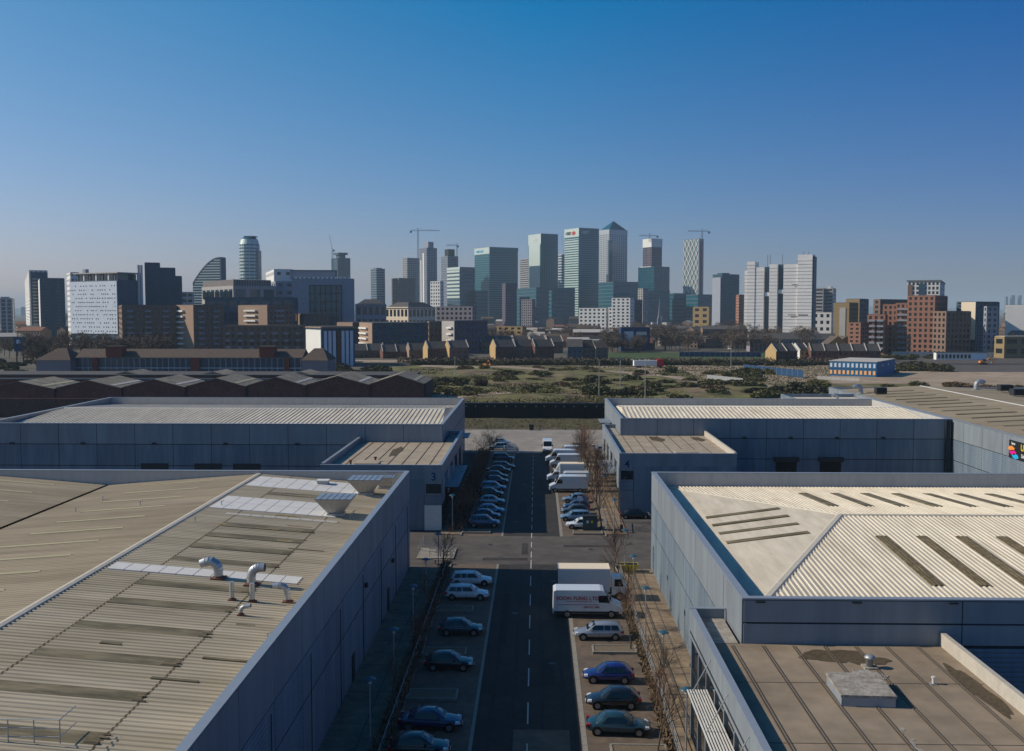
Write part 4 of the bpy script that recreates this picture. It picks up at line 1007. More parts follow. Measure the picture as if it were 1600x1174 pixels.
T, Lr, Ll, H = tower('pale concrete block with five square openings under a caged roof screen', 'office block', 317, 366, 431, 452, 820, 38, 4, 11, .35, .25, 'conc', 'gl_blue')
for i in range(5):
    part_box(T, 'opening', 'gl_win', -.7, Ll*(.04+.19*i), H-8, -.3, Ll*(.04+.19*i)+Ll*.14, H-1.5)
part_box(T, 'screen', 'conc_dk', .5, .5, H+1.5, Lr*.9, Ll-.5, H+8.0)
for i in range(14): part_box(T, 'screen_post', 'conc', -.2+Lr*.06*i, -.1, H+1.2, .2+Lr*.06*i, .3, H+8.5)
tower('dark blue range in front of the block with square openings', 'office block', 318, 322, 458, 470, 740, 4, 4, 8, .35, .2, 'slate_blue', 'gl_blue', depth=20, D=20)
tower('grey blue block right of the caged roof screen', 'office block', 398, 432, 460, 443, 850, 25, 8, 9, .6, .5, 'grey_cl', 'gl_blue')
T, Lr, Ll, H = tower('large lilac grey block with dark green glass middle and row of white roof lights', 'office block', 432, 458, 553, 440, 800, 9, 6, 14, .97, .9, 'grey_cl', 'gl_blue')
gg = MB(); gg.box(Lr*.28, -.75, 3, Lr*.80, -.42, H-3); gg.obj('glass_wall', T, 'gl_teal')
fr = MB()
for i in range(7): fr.box(Lr*(.28+.52*i/6)-.25, -1.05, 3, Lr*(.28+.52*i/6)+.25, -.74, H-3)
for j in range(8): fr.box(Lr*.28, -1.0, 3+(H-6)*j/7-.25, Lr*.80, -.76, 3+(H-6)*j/7+.25)
fr.obj('window_frame', T, 'black', kind='stuff')
for i in range(13): part_box(T, 'roof_light', 'white_sign', Lr*(.03+.073*i), .2, H+1.8, Lr*(.03+.073*i)+2.2, 2, H+3.8)
part_box(T, 'plant_room', 'conc_dk', -2, Ll*.4, H+2, Lr*.72, Ll*.9, H+9.5); part_box(T, 'plant_louvre', 'grey_cl', -1.6, Ll*.4-.4, H+3, Lr*.70, Ll*.4-.05, H+8.5)
tower('pale plant building behind the lilac grey block', 'building', 417, 430, 458, 425, 900, 20, 7, 8, .7, .6, 'white_cl')
# brown brick apartments
def flats(label, xl, xm, xr, yt, Y, a=24, wall='brk_brown', side='brk_tan', bal=(), nf=None, bwall=3.6, balm='white_cl', frontbal=0):
    T, Lr, Ll, H = tower(label, 'apartment block', xl, xm, xr, yt, Y, a, nf, bwall, .5, .5, wall, 'gl_win', name='apartment_block')
    n = nf or max(2, int(H/3.4))
    if side: part_box(T, 'end_wall', side, -.75, -.3, 0, -.4, Ll+.3, H+.8)
    for (u0, u1) in bal:
        for k in range(1, n): part_box(T, 'balcony', balm, -2.3, Ll*u0, k*H/n, -.77, Ll*u1, k*H/n+1.1)
    for q in range(frontbal):
        for k in range(1, n): part_box(T, 'balcony', 'grey_cl', Lr*(q+.25)/frontbal, -1.9, k*H/n, Lr*(q+.6)/frontbal, -.37, k*H/n+1.1)
    return T, Lr, Ll, H
flats('dark brown apartment block below the white panelled block', 186, 192, 275, 479, 640, side=None, frontbal=3)
flats('brown flats with bright white balconies on their sunlit end, left of centre row', 274, 304, 349, 479, 640, a=45, bal=((.45,.95),), frontbal=2)
flats('brown flats with white balconies on tan end, behind the long dark terrace', 374, 419, 457, 479, 700, a=50, bal=((.35,.75),), frontbal=1)
flats('long dark flats with many small balconies in front of the tan ended flats', 346, 350, 476, 512, 560, a=5, side=None, frontbal=7)
flats('pinkish brick house with white windows right of the tan ended flats', 456, 476, 516, 494, 760, a=40, wall='brk_brown', side='brk_tan', nf=4)
flats('tan brick block behind the white and blue building', 528, 552, 580, 506, 700, a=45, side='brk_tan', nf=6)
flats('flats with white balconies on a narrow sunlit end beside the white and blue building', 563, 583, 668, 507, 640, a=20, wall='slate_blue', bal=((.3,.9),), nf=6)
flats('dark brick flats right of the slate blue flats', 668, 671, 692, 505, 700, a=15, side=None, nf=5)
flats('flats with pale end and small balconies above the dark terraces', 692, 711, 761, 504, 680, a=30, wall='purple', side='conc', bal=((.1,.5),), nf=5)
flats('pinkish grey block with paired windows below the striped glass block', 682, 738, 744, 481, 1000, a=68, wall='render_mauve', side=None, nf=7, bwall=5)
flats('yellow rendered flat roofed block with small windows', 777, 816, 822, 512, 900, a=68, wall='brk_yel', side=None, nf=4, bwall=6)
flats('slim brick block in front of the broad teal tower', 785, 790, 807, 444, 1500, a=20, wall='purple', side=None)
flats('red brown tower block left of the low teal offices', 815, 831, 836, 469, 1400, a=60, wall='render_mauve', side=None)
flats('white apartment block with stepped balcony grid', 905, 946, 951, 483, 1250, a=66, wall='white_cl', side=None, nf=7, bwall=6)
flats('taller white apartment block with balcony grid, right of the stepped one', 956, 984, 990, 467, 1230, a=66, wall='white_cl', side=None, nf=11, bwall=6)
flats('low white wing beside the taller white apartment block', 951, 962, 966, 482, 1240, a=66, wall='white_cl', side=None, nf=7, bwall=6)
flats('dark flank of flats right of the white apartment blocks', 989, 991, 1003, 470, 1260, a=15, wall='slate_blue', side=None)
flats('stack of pale balconies below the white framed tower', 997, 1004, 1012, 452, 1500, a=45, wall='conc', side=None)
flats('yellow banded office below the blue range', 1083, 1107, 1111, 482, 1100, a=66, wall='brk_yel', side=None, nf=5, bwall=9)
# colonnade building with hipped dark roofs
for (l, xl, xm, xr, yt, Y, rr) in (('white colonnaded hall with dark hipped roof and small pediment', 603, 638, 680, 484, 950, 14), ('long glazed hall with dark curved roof right of the lilac grey block', 548, 556, 603, 480, 900, 12)):
    T, Lr, Ll, H = tower(l, 'building', xl, xm, xr, yt, Y, 50 if rr == 14 else 8, 3, 5, .35, .35, 'cream' if rr == 14 else 'grey_cl', 'gl_win')
    p = MB(); z = H+1.2; k = 8; hh = 6
    p.v = [(-1,-1,z),(Lr+1,-1,z),(Lr+1,Ll+1,z),(-1,Ll+1,z),(k,k,z+hh),(Lr-k,k,z+hh),(Lr-k,max(Ll-k,k+1),z+hh),(k,max(Ll-k,k+1),z+hh)]
    for q in ((0,1,5,4),(1,2,6,5),(2,3,7,6),(3,0,4,7),(4,5,6,7)): p.face(*q)
    p.obj('hipped_roof', T, 'roof_dk')
# white and blue terrace
T, Lr, Ll, H = tower('white ended block with blue and white striped front', 'building', 480, 503, 553, 516, 520, 30, 3, 4.5, .3, .35, 'slate_blue', 'gl_blue')
part_box(T, 'end_wall', 'white_cl', -.8, -.3, 0, -.4, Ll+.3, H); part_box(T, 'roof_edge', 'brk_tan', -1, -1, H+1, Lr+1, Ll+1, H+1.5)
for i in range(7): part_box(T, 'white_panel' if i != 3 else 'red_panel', 'white_bl' if i != 3 else 'brk_red', Lr*(.05+.135*i), -.9, 0, Lr*(.05+.135*i)+1.6, -.42, H-.5)
# white wrapped towers
WA = radians(66); WC, WLr, WLl = fit(1162, 1267.5, 1271, 900, WA)
W = thing('wrapped_tower_block', 'huge white sheeted tower block with two dark vertical slots', 'tower block', (WC.x, WC.y, 1), WA)
def wy(px): return fit(px, 1267.5, 1271, 900, WA)[2] if px < 1267.4 else 0.0
def wz_(px, yy):
    q = WC + Vector((-sin(WA), cos(WA)))*wy(px); return za(px, yy, q.y)-1
WD = 17
for (p0, p1, yt, in_, m_) in ((1162,1166.2,423,.6,'white_sheet'),(1166,1178.4,409,0,'white_sheet'),(1178,1192.5,418,.4,'white_sheet'),(1192,1201.5,417,5,'gl_blue'),(1201,1213.5,413,0,'white_sheet'),(1213,1223,413,5,'slate_blue'),(1222.8,1245.2,413,.4,'white_sheet'),(1245,1267.5,398,-.5,'white_sheet')):
    H = wz_((p0+p1)/2, yt); b = MB(); b.box(in_, wy(p1), 0, WD, wy(p0), H); b.obj('wing', W, m_)
    if m_ == 'white_sheet':
        n = int(H/3.1); s_ = MB()
        for i in range(1, n): s_.box(in_-.16, wy(p1)-.1, i*3.1, WD+.1, wy(p0)+.1, i*3.1+.28)
        s_.obj('floor_line', W, 'conc', kind='stuff')
for (p0, y, p1) in ((1236,446,1245),(1231,493,1244),(1247,493,1262)): b = MB(); z = wz_(p0, y); b.box(-.72, wy(p1), z, -.56, wy(p0), z+.8); b.obj('gap', W, 'conc_dk')
for (p0,p1,y) in ((1193,1200,463),(1214,1222,459)): b = MB(); z = wz_(p0, y); b.box(1.5, wy(p1), z, 5, wy(p0), z+3.5); b.obj('hoist_cage', W, 'white_sign')
for px in (1196, 1200, 1219, 1243, 1252, 1260): b = MB(); H = wz_(px, 413 if px < 1245 else 398); b.tube((6,wy(px),H-2),(6,wy(px),H+ (9 if px < 1220 else 3)), .2, n=4); b.obj('mast', W, 'dark_metal')
b = MB(); b.box(.3, -1.2, 0, WD-.3, -.05, wz_(1266,399)-1); b.obj('scaffold_end', W, 'slate_blue')
T, Lr, Ll, H = tower('twin striped tower block right of the white sheeted block', 'tower block', 1271, 1285, 1288, 452, 1150, 66, 14, 14, .5, .1, 'conc', 'gl_win')
T, Lr, Ll, H = tower('right half of the twin striped tower block with white tank on top', 'tower block', 1288, 1300, 1305, 452, 1155, 66, 14, 14, .5, .1, 'conc', 'gl_win', plant=[(0,.4,.2,.7,3.2,'white_cl')])
flats('low white flats at the foot of the twin striped block', 1270, 1298, 1303, 491, 1000, a=66, wall='white_cl', side=None, nf=4, bwall=6)
T, Lr, Ll, H = flats('olive brick block with pale window column', 1303, 1326, 1340, 475, 800, a=55, wall='brk_olive', side='brk_olive')
part_box(T, 'window_column', 'conc', -1.2, Ll*.2, 2, -.76, Ll*.6, H-3)
flats('olive brick slab with dark right flank', 1322, 1342, 1356, 469, 830, a=50, wall='slate_blue', side='brk_olive')
flats('orange red brick block with white windows in front of the olive block', 1327, 1344, 1357, 506, 640, a=55, wall='brk_orange', side=None, nf=8, bwall=4)
# orange brick apartment towers on the right
def obrick(label, xl, xm, xr, yt, Y, a, bal=0, wall='brk_orange', nf=None):
    T, Lr, Ll, H = tower(label, 'apartment block', xl, xm, xr, yt, Y, a, nf, 3.4, .42, .5, wall, 'gl_win', name='apartment_tower')
    n = nf or max(2, int(H/3.4))
    for q in range(bal):
        for k in range(1, n): part_box(T, 'balcony', 'grey_cl', -2.2, Ll*(q+.1)/bal, k*H/n, -.37, Ll*(q+.85)/bal, k*H/n+1.2)
    return T, Lr, Ll, H
obrick('stepped brick tower with stacked balconies at the left of the orange group', 1356, 1382, 1386, 494, 670, 62, 2)
obrick('orange brick slab with square windows beside the stacked balconies', 1380, 1402, 1406, 478, 680, 62)
obrick('brick bay covered in dark grey balconies in the orange group', 1400, 1421, 1425, 476, 675, 62, 1)
obrick('tallest orange brick tower with tall narrow windows', 1418, 1459, 1479, 464, 660, 58, 0)
obrick('brown rear tower of the orange group', 1365, 1374, 1418, 470, 760, 40, 0, 'brk_brown')
T, Lr, Ll, H = obrick('dark brick wing in shade right of the tallest orange tower', 1459, 1478, 1516, 489, 640, 20, 0, 'brk_brown')
T, Lr, Ll, H = tower('tower with white and charcoal patterned front behind the orange group', TW, 1417, 1466, 1474, 441, 850, 66, 14, 3, .35, .4, 'white_cl', 'gl_win')
part_box(T, 'dark_bay', 'gl_blue', -.9, Ll*.45, 0, -.4, Ll*.65, H-1); part_box(T, 'cornice', 'conc_dk', -1, -1, H+.8, Lr+1, Ll+1, H+1.8); part_box(T, 'end_wall', 'brk_brown', -.95, Ll*.85, 0, -.4, Ll, H-2)
T, Lr, Ll, H = tower('cream gabled slab with dark right flank near the right edge', 'apartment block', 1495, 1524, 1560, 473, 660, 40, 18, 4, .5, .5, 'slate_blue', 'gl_win')
part_box(T, 'end_wall', 'cream', -.8, 0, H*.3, -.42, Ll*.75, H+.4)
T, Lr, Ll, H = tower('blue grey slab with staggered dark windows near the right edge', 'apartment block', 1538, 1541, 1558, 481, 640, 10, 9, 3.2, .45, .5, 'grey_cl', 'gl_win')
flats('white building with dark balconies at the right frame edge', 1572, 1614, 1622, 479, 900, a=66, wall='white_cl', side='white_cl', nf=7, bwall=5)
tower('long low brown roofed shed at the right frame edge', 'building', 1556, 1570, 1660, 530, 620, 12, 2, 9, .5, .3, 'brk_olive', roof='roof_lt')
for (xl,xm,xr,yt,l) in ((1568,1570,1574,464,'distant hazy spire tower'),(1577,1579,1585,462,'distant hazy wedge tower'),(1589,1591,1595,462,'distant hazy slab tower at the far right'),(33,34,40,480,'distant hazy block beyond the far left tower')):
    tower(l, TW, xl, xm, xr, yt, 7000, 20, 20, 20, .5, 0, 'grey_cl', 'gl_blue')
# cranes
def crane(label, px, ytop, Y, x0, x1, luff=None, m='crane', base=420):
    c = at(px, ytop, Y); T = thing('tower_crane', label, 'crane', (c.x, Y, 1)); H = c.z-1; zb = za(px, base, Y)-1
    g = MB(); s_ = 1.3
    for (u,v) in ((-1,-1),(1,-1),(1,1),(-1,1)): g.tube((u*s_/1,v*s_,zb),(u*s_,v*s_,H),.35,n=4)
    k = 0; z = zb
    while z < H: g.tube((-s_,-s_,z),(s_,-s_,z+6),.22,n=4); g.tube((-s_,s_,z+6),(-s_,-s_,z),.22,n=4); z += 6
    g.obj('mast', T, m)
    g = MB(); a = xa(x0, Y)-c.x; b = xa(x1, Y)-c.x
    if luff is None:
        for v in (-.9, .9): g.tube((a,v,H),(b,v,H),.35,n=4)
        g.tube((a,0,H+2),(b,0,H+1.2),.35,n=4)
        n = 14
        for i in range(n): u = a+(b-a)*i/n; g.tube((u,-.9,H),(u+(b-a)/n,0,H+1.8),.2,n=4)
        g.obj('jib', T, m); g = MB(); g.tube((0,0,H),(0,0,H+6),.5,n=4); g.tube((0,0,H+6),(a*.8,0,H+1),.15,n=4); g.tube((0,0,H+6),(b*.8,0,H+1),.15,n=4); g.obj('apex', T, m)
        e = a if abs(a) < abs(b) else b; g = MB(); g.box(e-2,-1.5,H-4,e+2,1.5,H); g.obj('counterweight', T, 'conc_dk')
    else:
        lx = xa(luff[0], Y)-c.x; lz = za(luff[0], luff[1], Y)-1
        for v in (-.8,.8): g.tube((0,v,H),(lx,0,lz),.35,n=4)
        g.obj('jib', T, m); g = MB(); g.tube((0,0,H),(b,0,H+1),.5,n=4); g.box(b-2,-1.5,H-3,b+2,1.5,H+1); g.obj('counter_jib', T, m)
crane('hammerhead crane over the striped tower, tallest of the left cranes', 653, 361, 2150, 643, 688, base=475)
crane('luffing crane with thin raised boom beside the dark hatted tower', 519.5, 391, 2300, 519, 523, luff=(516, 366), base=440)
crane('small crane over the black crowned tower', 714, 384, 2250, 698, 716, base=420)
crane('crane with level jib over the slim purple brown tower', 1015, 369, 2200, 998, 1026, base=378)
crane('crane with long jib over the patterned white tower', 1097, 362, 2100, 1073, 1106, base=390)
crane('reddish luffing crane behind the stepped teal tower', 881, 398, 2500, 880, 884, luff=(877, 369), m='crane_r', base=420)
# church spire
c = at(1031, 464, 1250); T = thing('church', 'slim pale church spire among trees below the towers', 'church', (c.x, 1250, 1)); H = c.z-1
g = MB(); g.box(-2.6,-2.6,0,2.6,2.6,H*.35); g.obj('belfry', T, 'conc'); g = MB(); g.v = [(-2.2,-2.2,H*.35),(2.2,-2.2,H*.35),(2.2,2.2,H*.35),(-2.2,2.2,H*.35),(0,0,H)]
for q in ((0,1,4),(1,2,4),(2,3,4),(3,0,4)): g.face(*q)
g.obj('spire', T, 'conc'); 
for u in (-1,1):
    for v in (-1,1): g = MB(); g.lathe([(.5,H*.35),(.4,H*.42),(.02,H*.5)], u*2.5, v*2.5, 6); g.obj('pinnacle', T, 'conc')
# pitched houses
def house(label, cat, x, y, w_, d, h, rh, wall, roof, rz=0, group=None, name='house', gable=None, chim=0, win=True, z0=1.0, axis='x', upst=None):
    T = thing(name, label, cat, (x, y, z0), rz, group)
    b = MB(); b.box(0, 0, 0, w_, d, h)
    if axis == 'x':
        b.prism([(0.0,h),(d,h),(d/2,h+rh)], 0, .3, 'x'); b.prism([(0.0,h),(d,h),(d/2,h+rh)], w_-.3, w_, 'x')
    else:
        b.prism([(0.0,h),(w_,h),(w_/2,h+rh)], 0, .3, 'y'); b.prism([(0.0,h),(w_,h),(w_/2,h+rh)], d-.3, d, 'y')
    b.obj('wall', T, wall)
    r = MB(); e = .25
    if axis == 'x':
        r.hexa([(-e,-e,h-.1),(w_+e,-e,h-.1),(w_+e,d/2,h+rh),(-e,d/2,h+rh),(-e,-e,h+.1),(w_+e,-e,h+.1),(w_+e,d/2,h+rh+.2),(-e,d/2,h+rh+.2)])
        r.hexa([(-e,d/2,h+rh),(w_+e,d/2,h+rh),(w_+e,d+e,h-.1),(-e,d+e,h-.1),(-e,d/2,h+rh+.2),(w_+e,d/2,h+rh+.2),(w_+e,d+e,h+.1),(-e,d+e,h+.1)])
    else:
        r.hexa([(-e,-e,h-.1),(w_/2,-e,h+rh),(w_/2,d+e,h+rh),(-e,d+e,h-.1),(-e,-e,h+.1),(w_/2,-e,h+rh+.2),(w_/2,d+e,h+rh+.2),(-e,d+e,h+.1)])
        r.hexa([(w_/2,-e,h+rh),(w_+e,-e,h-.1),(w_+e,d+e,h-.1),(w_/2,d+e,h+rh),(w_/2,-e,h+rh+.2),(w_+e,-e,h+.1),(w_+e,d+e,h+.1),(w_/2,d+e,h+rh+.2)])
    r.obj('roof', T, roof)
    if gable:
        g = MB(); g.prism([(-.1,0),(d+.1,0),(d+.1,h+.1),(d/2,h+rh+.35),(-.1,h+.1)], -.42, -.26, 'x'); g.obj('gable_wall', T, gable)
    if win:
        g = MB(); nfl = max(1, int(h/2.8))
        for j in range(nfl):
            for i in range(max(2, int(w_/3))):
                u = (i+.5)*w_/max(2, int(w_/3)); g.box(u-.55, -.06, .9+j*2.8, u+.55, -.01, 2.3+j*2.8)
        g.obj('window', T, 'gl_win', kind='stuff')
    for k in range(chim):
        g = MB(); u = w_*(k+.5)/chim; g.box(u-.5, d/2-.4, h+rh-.8, u+.5, d/2+.4, h+rh+1.4); g.obj('chimney', T, 'brk_tan')
    if upst:
        for k in range(upst+1):
            u = w_*k/upst; g = MB(); g.hexa([(u-.2,-.3,h+.05),(u+.2,-.3,h+.05),(u+.2,d/2,h+rh+.15),(u-.2,d/2,h+rh+.15),(u-.2,-.3,h+.7),(u+.2,-.3,h+.7),(u+.2,d/2,h+rh+.8),(u-.2,d/2,h+rh+.8)]); g.obj('party_wall', T, 'roof_lt')
    return T
random.seed(21)
YT = 612
tl = ['dark roofed terrace with pale gable end, first from the left behind the wasteland','dark roofed terrace in the left row with low party walls','terrace with sunlit yellow gable nearest the slate blue flats','terrace with bright yellow gable at the middle of the row','long terrace with yellow gable right of the dark gap','terrace with pale coping walls right of centre','dark terrace second from the right end of the row','dark terrace ending beside the tall grey house']
for i, (p0, p1, ye, hh, gb, ups) in enumerate(((522,596,551,6.0,'brk_tan',3),(598,640,551,5.5,None,2),(640,668,548,6.5,'brk_tan',1),(669,703,543,8.0,'brk_yel',1),(703,732,541,8.5,'brk_yel',1),(775,806,539,9,'brk_yel',1),(806,836,539,9,None,1),(836,866,539,9,None,1))):
    YY = YT-(9 if gb == 'brk_yel' else 0)-i; x = xa(p0, YY); w_ = (xa(p1, YY)-x)*1.06; house(tl[i], 'terraced house', x, YY, w_, 10, hh-1.5, 4.2, 'brk_dark' if i % 2 else 'brk_brown', 'roof_dk', gable=gb, upst=ups, name='terraced_house', rz=radians(23 if gb == 'brk_yel' else 20))
house('tall grey house at the end of the terraces', 'house', xa(887,604), 604, 9, 11, 7.5, 4.5, 'slate_blue', 'roof_dk')
house('house with tall yellow gable right of the dark terraces', 'house', xa(903,606), 606, 12, 10, 7.0, 4.5, 'brk_brown', 'roof_brn', gable='brk_yel', rz=radians(24))
house('small house with cream gable beside the park', 'house', xa(932,610), 610, 8, 10, 6.5, 4, 'brk_brown', 'roof_brn', gable='cream', rz=radians(24))
lab2 = ['back terrace roof behind the row, at its left end','back terrace roof second from the left','back terrace roof third from the left','back terrace roof fourth from the left','back terrace roof fifth from the left','back terrace roof with small dormer, sixth in the row','last back terrace roof on the right']
for i in range(7):
    p0 = 700+i*26; x = xa(p0, 688); house(lab2[i], 'terraced house', x, 688, xa(p0+25,688)-x, 11, 7.8, 4.0, 'brk_yel' if i == 1 else 'brk_brown', 'roof_dk', upst=1, name='terraced_house', rz=radians(16))
house('yellow gabled house beside the dark hedge on the right', 'house', xa(1214,560), 560, 14, 10, 6.5, 4, 'brk_dark', 'roof_dk', gable='brk_yel', rz=radians(22), upst=2)
house('white gabled house right of the yellow gabled one', 'house', xa(1251,585), 585, 6, 10, 6, 4, 'brk_yel', 'roof_dk', gable='white_cl', upst=1, rz=radians(22))
house('long dark roofed terrace running to the red brick block', 'terraced house', xa(1268,580), 580, 40, 10, 6, 4, 'brk_dark', 'roof_dk', upst=5, name='terraced_house')
house('olive gabled house behind the dark terrace', 'house', xa(1293,660), 660, 14, 16, 7, 5.5, 'brk_olive', 'roof_brn', axis='y')
house('second olive gabled house beside the red brick block', 'house', xa(1309,665), 665, 12, 16, 7.5, 5, 'brk_olive', 'roof_brn', axis='y')
house('long low house with white upper windows below the white sheeted block', 'building', xa(1172,720), 720, 62, 12, 9, 4, 'render_mauve', 'roof_dk', name='building')
house('low hall with curved dark roof in front of the white sheeted block', 'building', xa(1212,800), 800, 36, 16, 9, 3, 'slate_blue', 'roof_dk', name='building')
house('long low flats with row of white windows left of the white sheeted block', 'building', xa(1098,900), 900, 40, 12, 13, 3, 'brk_brown', 'roof_dk', name='building')
house('long brick range with white eaves above the terraces', 'building', xa(896,860), 860, 34, 12, 11, 2.5, 'brk_red', 'roof_lt', name='building')
# mural building
T, Lr, Ll, H = tower('blue building with white and orange painted shapes on its front', 'building', 968, 971, 1015, 516, 730, 4, 2, 20, .97, .9, 'blue_hoard', 'gl_win')
part_box(T, 'white_patch', 'white_cl', Lr*.1, -.7, 2, Lr*.42, -.4, H-1); part_box(T, 'orange_patch', 'brk_orange', Lr*.50, -.7, 1, Lr*.72, -.4, H*.75); part_box(T, 'white_patch', 'cream', Lr*.52, -.75, H*.76, Lr*.9, -.4, H*.92)
# blue site offices with lit windows
SA = radians(58); SC, SLr, SLl = fit(1297, 1371, 1400, 440, SA); SC = Vector((SC.x, SC.y))
T = thing('site_office', 'blue two storey site office with white upper and orange lit lower windows', 'site office', (SC.x, SC.y, 1.1), SA)
g = MB(); g.box(0,0,0,SLr,SLl,6.6); g.obj('body', T, 'blue_cl'); g = MB(); g.box(-.2,-.2,6.6,SLr+.2,SLl+.2,6.85); g.obj('roof', T, 'roof_lt')
g = MB(); g.box(-.06,0,3.2,-.01,SLl,3.42); g.obj('storey_band', T, 'blue_hoard')
for i in range(11):
    u = SLl*(i+.25)/11; w_ = SLl/22
    g = MB(); g.box(-.12,u,4.0,-.02,u+w_,5.8); g.obj('window', T, 'white_bl'); g = MB(); g.box(-.12,u,.9,-.02,u+w_*1.05,2.6); g.obj('lit_window', T, 'lit_window')
for i in range(2): g = MB(); g.box(SLr*(.3+.3*i),-.1,4.3,SLr*(.3+.3*i)+1.2,-.02,5.4); g.obj('window', T, 'white_bl')
# left edge, lower
T = thing('advert_screen', 'dark framed advertising screen standing left of the brown trees', 'screen', (xa(21,560), 560, 1)); w_ = xa(38,560)-xa(21,560); h0 = za(30,548,560); h1 = za(30,529,560)
g = MB(); g.box(0,0,h0-1.5,w_,1.2,h1); g.obj('housing', T, 'slate_blue'); g = MB(); g.box(.6,-.08,h0-1,w_-1.8,-.01,h1-1); g.obj('panel', T, 'blue_hoard'); g = MB(); g.box(1.6,-.12,h0+3,w_-2.6,-.085,h1-1.8); g.obj('picture', T, 'white_bl')
for u in (1, w_-1.5): g = MB(); g.box(u,.2,-.2,u+.5,.8,h0-1.5); g.obj('post', T, 'dark_metal')
# pale ended apartment range behind the brick sheds
Y = 432
T = thing('long_terrace', 'long low block with mauve end walls, dark windows and red stair towers', 'apartment block', (xa(62,Y), Y, 1), 0)
Wd = xa(514,Y)-xa(62,Y); H = za(300,559,Y)-1
px2 = lambda p: (xa(p,Y)-xa(62,Y))
g = MB(); g.box(px2(115),1,0,px2(478),13,H); g.obj('wall', T, 'slate_blue')
for (a_, b_) in ((62,115),(474,514)):
    g = MB(); g.box(px2(a_),-4,0,px2(b_),14,H-1); g.obj('end_block', T, 'render_mauve')
    r = MB(); u0, u1 = px2(a_)-.4, px2(b_)+.4; r.v = [(u0,-4.4,H-1),(u1,-4.4,H-1),(u1,14.4,H-1),(u0,14.4,H-1),((u0+u1)/2-2,5,H+4),((u0+u1)/2+2,5,H+4)]
    for q in ((0,1,5,4),(1,2,5),(2,3,4,5),(3,0,4)): r.face(*q)
    r.obj('roof', T, 'roof_brn')
r = MB(); u0, u1 = px2(115), px2(474); r.prism([(0,H),(14,H),(7,H+3.6)], u0+.5, u1-.5, 'x'); r.obj('roof', T, 'roof_brn')
for (a_, b_) in ((143,151),(297,311),(444,451)): g = MB(); g.box(px2(a_),-.2,0,px2(b_),.98,H); g.obj('stair_tower', T, 'brk_red')
for (a_, b_) in ((165,190),(405,428)): g = MB(); g.box(px2(a_),-.5,H+.3,px2(b_),5,H+4.6); g.obj('roof_tower', T, 'brk_red'); g = MB(); g.box(px2(a_)-.3,-.8,H+4.6,px2(b_)+.3,5.3,H+5); g.obj('tower_cap', T, 'roof_brn')
k = 118
while k < 470:
    if not (140 < k+4 < 153 or 295 < k+4 < 313 or 440 < k+4 < 453):
        for (z0_, z1_) in ((.8, H*.44), (H*.54, H-.6)):
            g = MB(); g.box(px2(k),.80,z0_,px2(k+7.5),.98,z1_); g.obj('window', T, 'gl_blue')
        g = MB(); g.box(px2(k+7.6),.70,0,px2(k+9),.97,H); g.obj('pier', T, 'grey_cl' if (int(k)//9) % 3 else 'render_mauve')
    k += 9
g = MB(); g.box(px2(116),.55,H*.46,px2(473),.78,H*.46+.25); g.obj('rail', T, 'white_bl'); g = MB(); g.box(px2(116),.5,H-.3,px2(473),.99,H-.02); g.obj('rail', T, 'grey_cl')
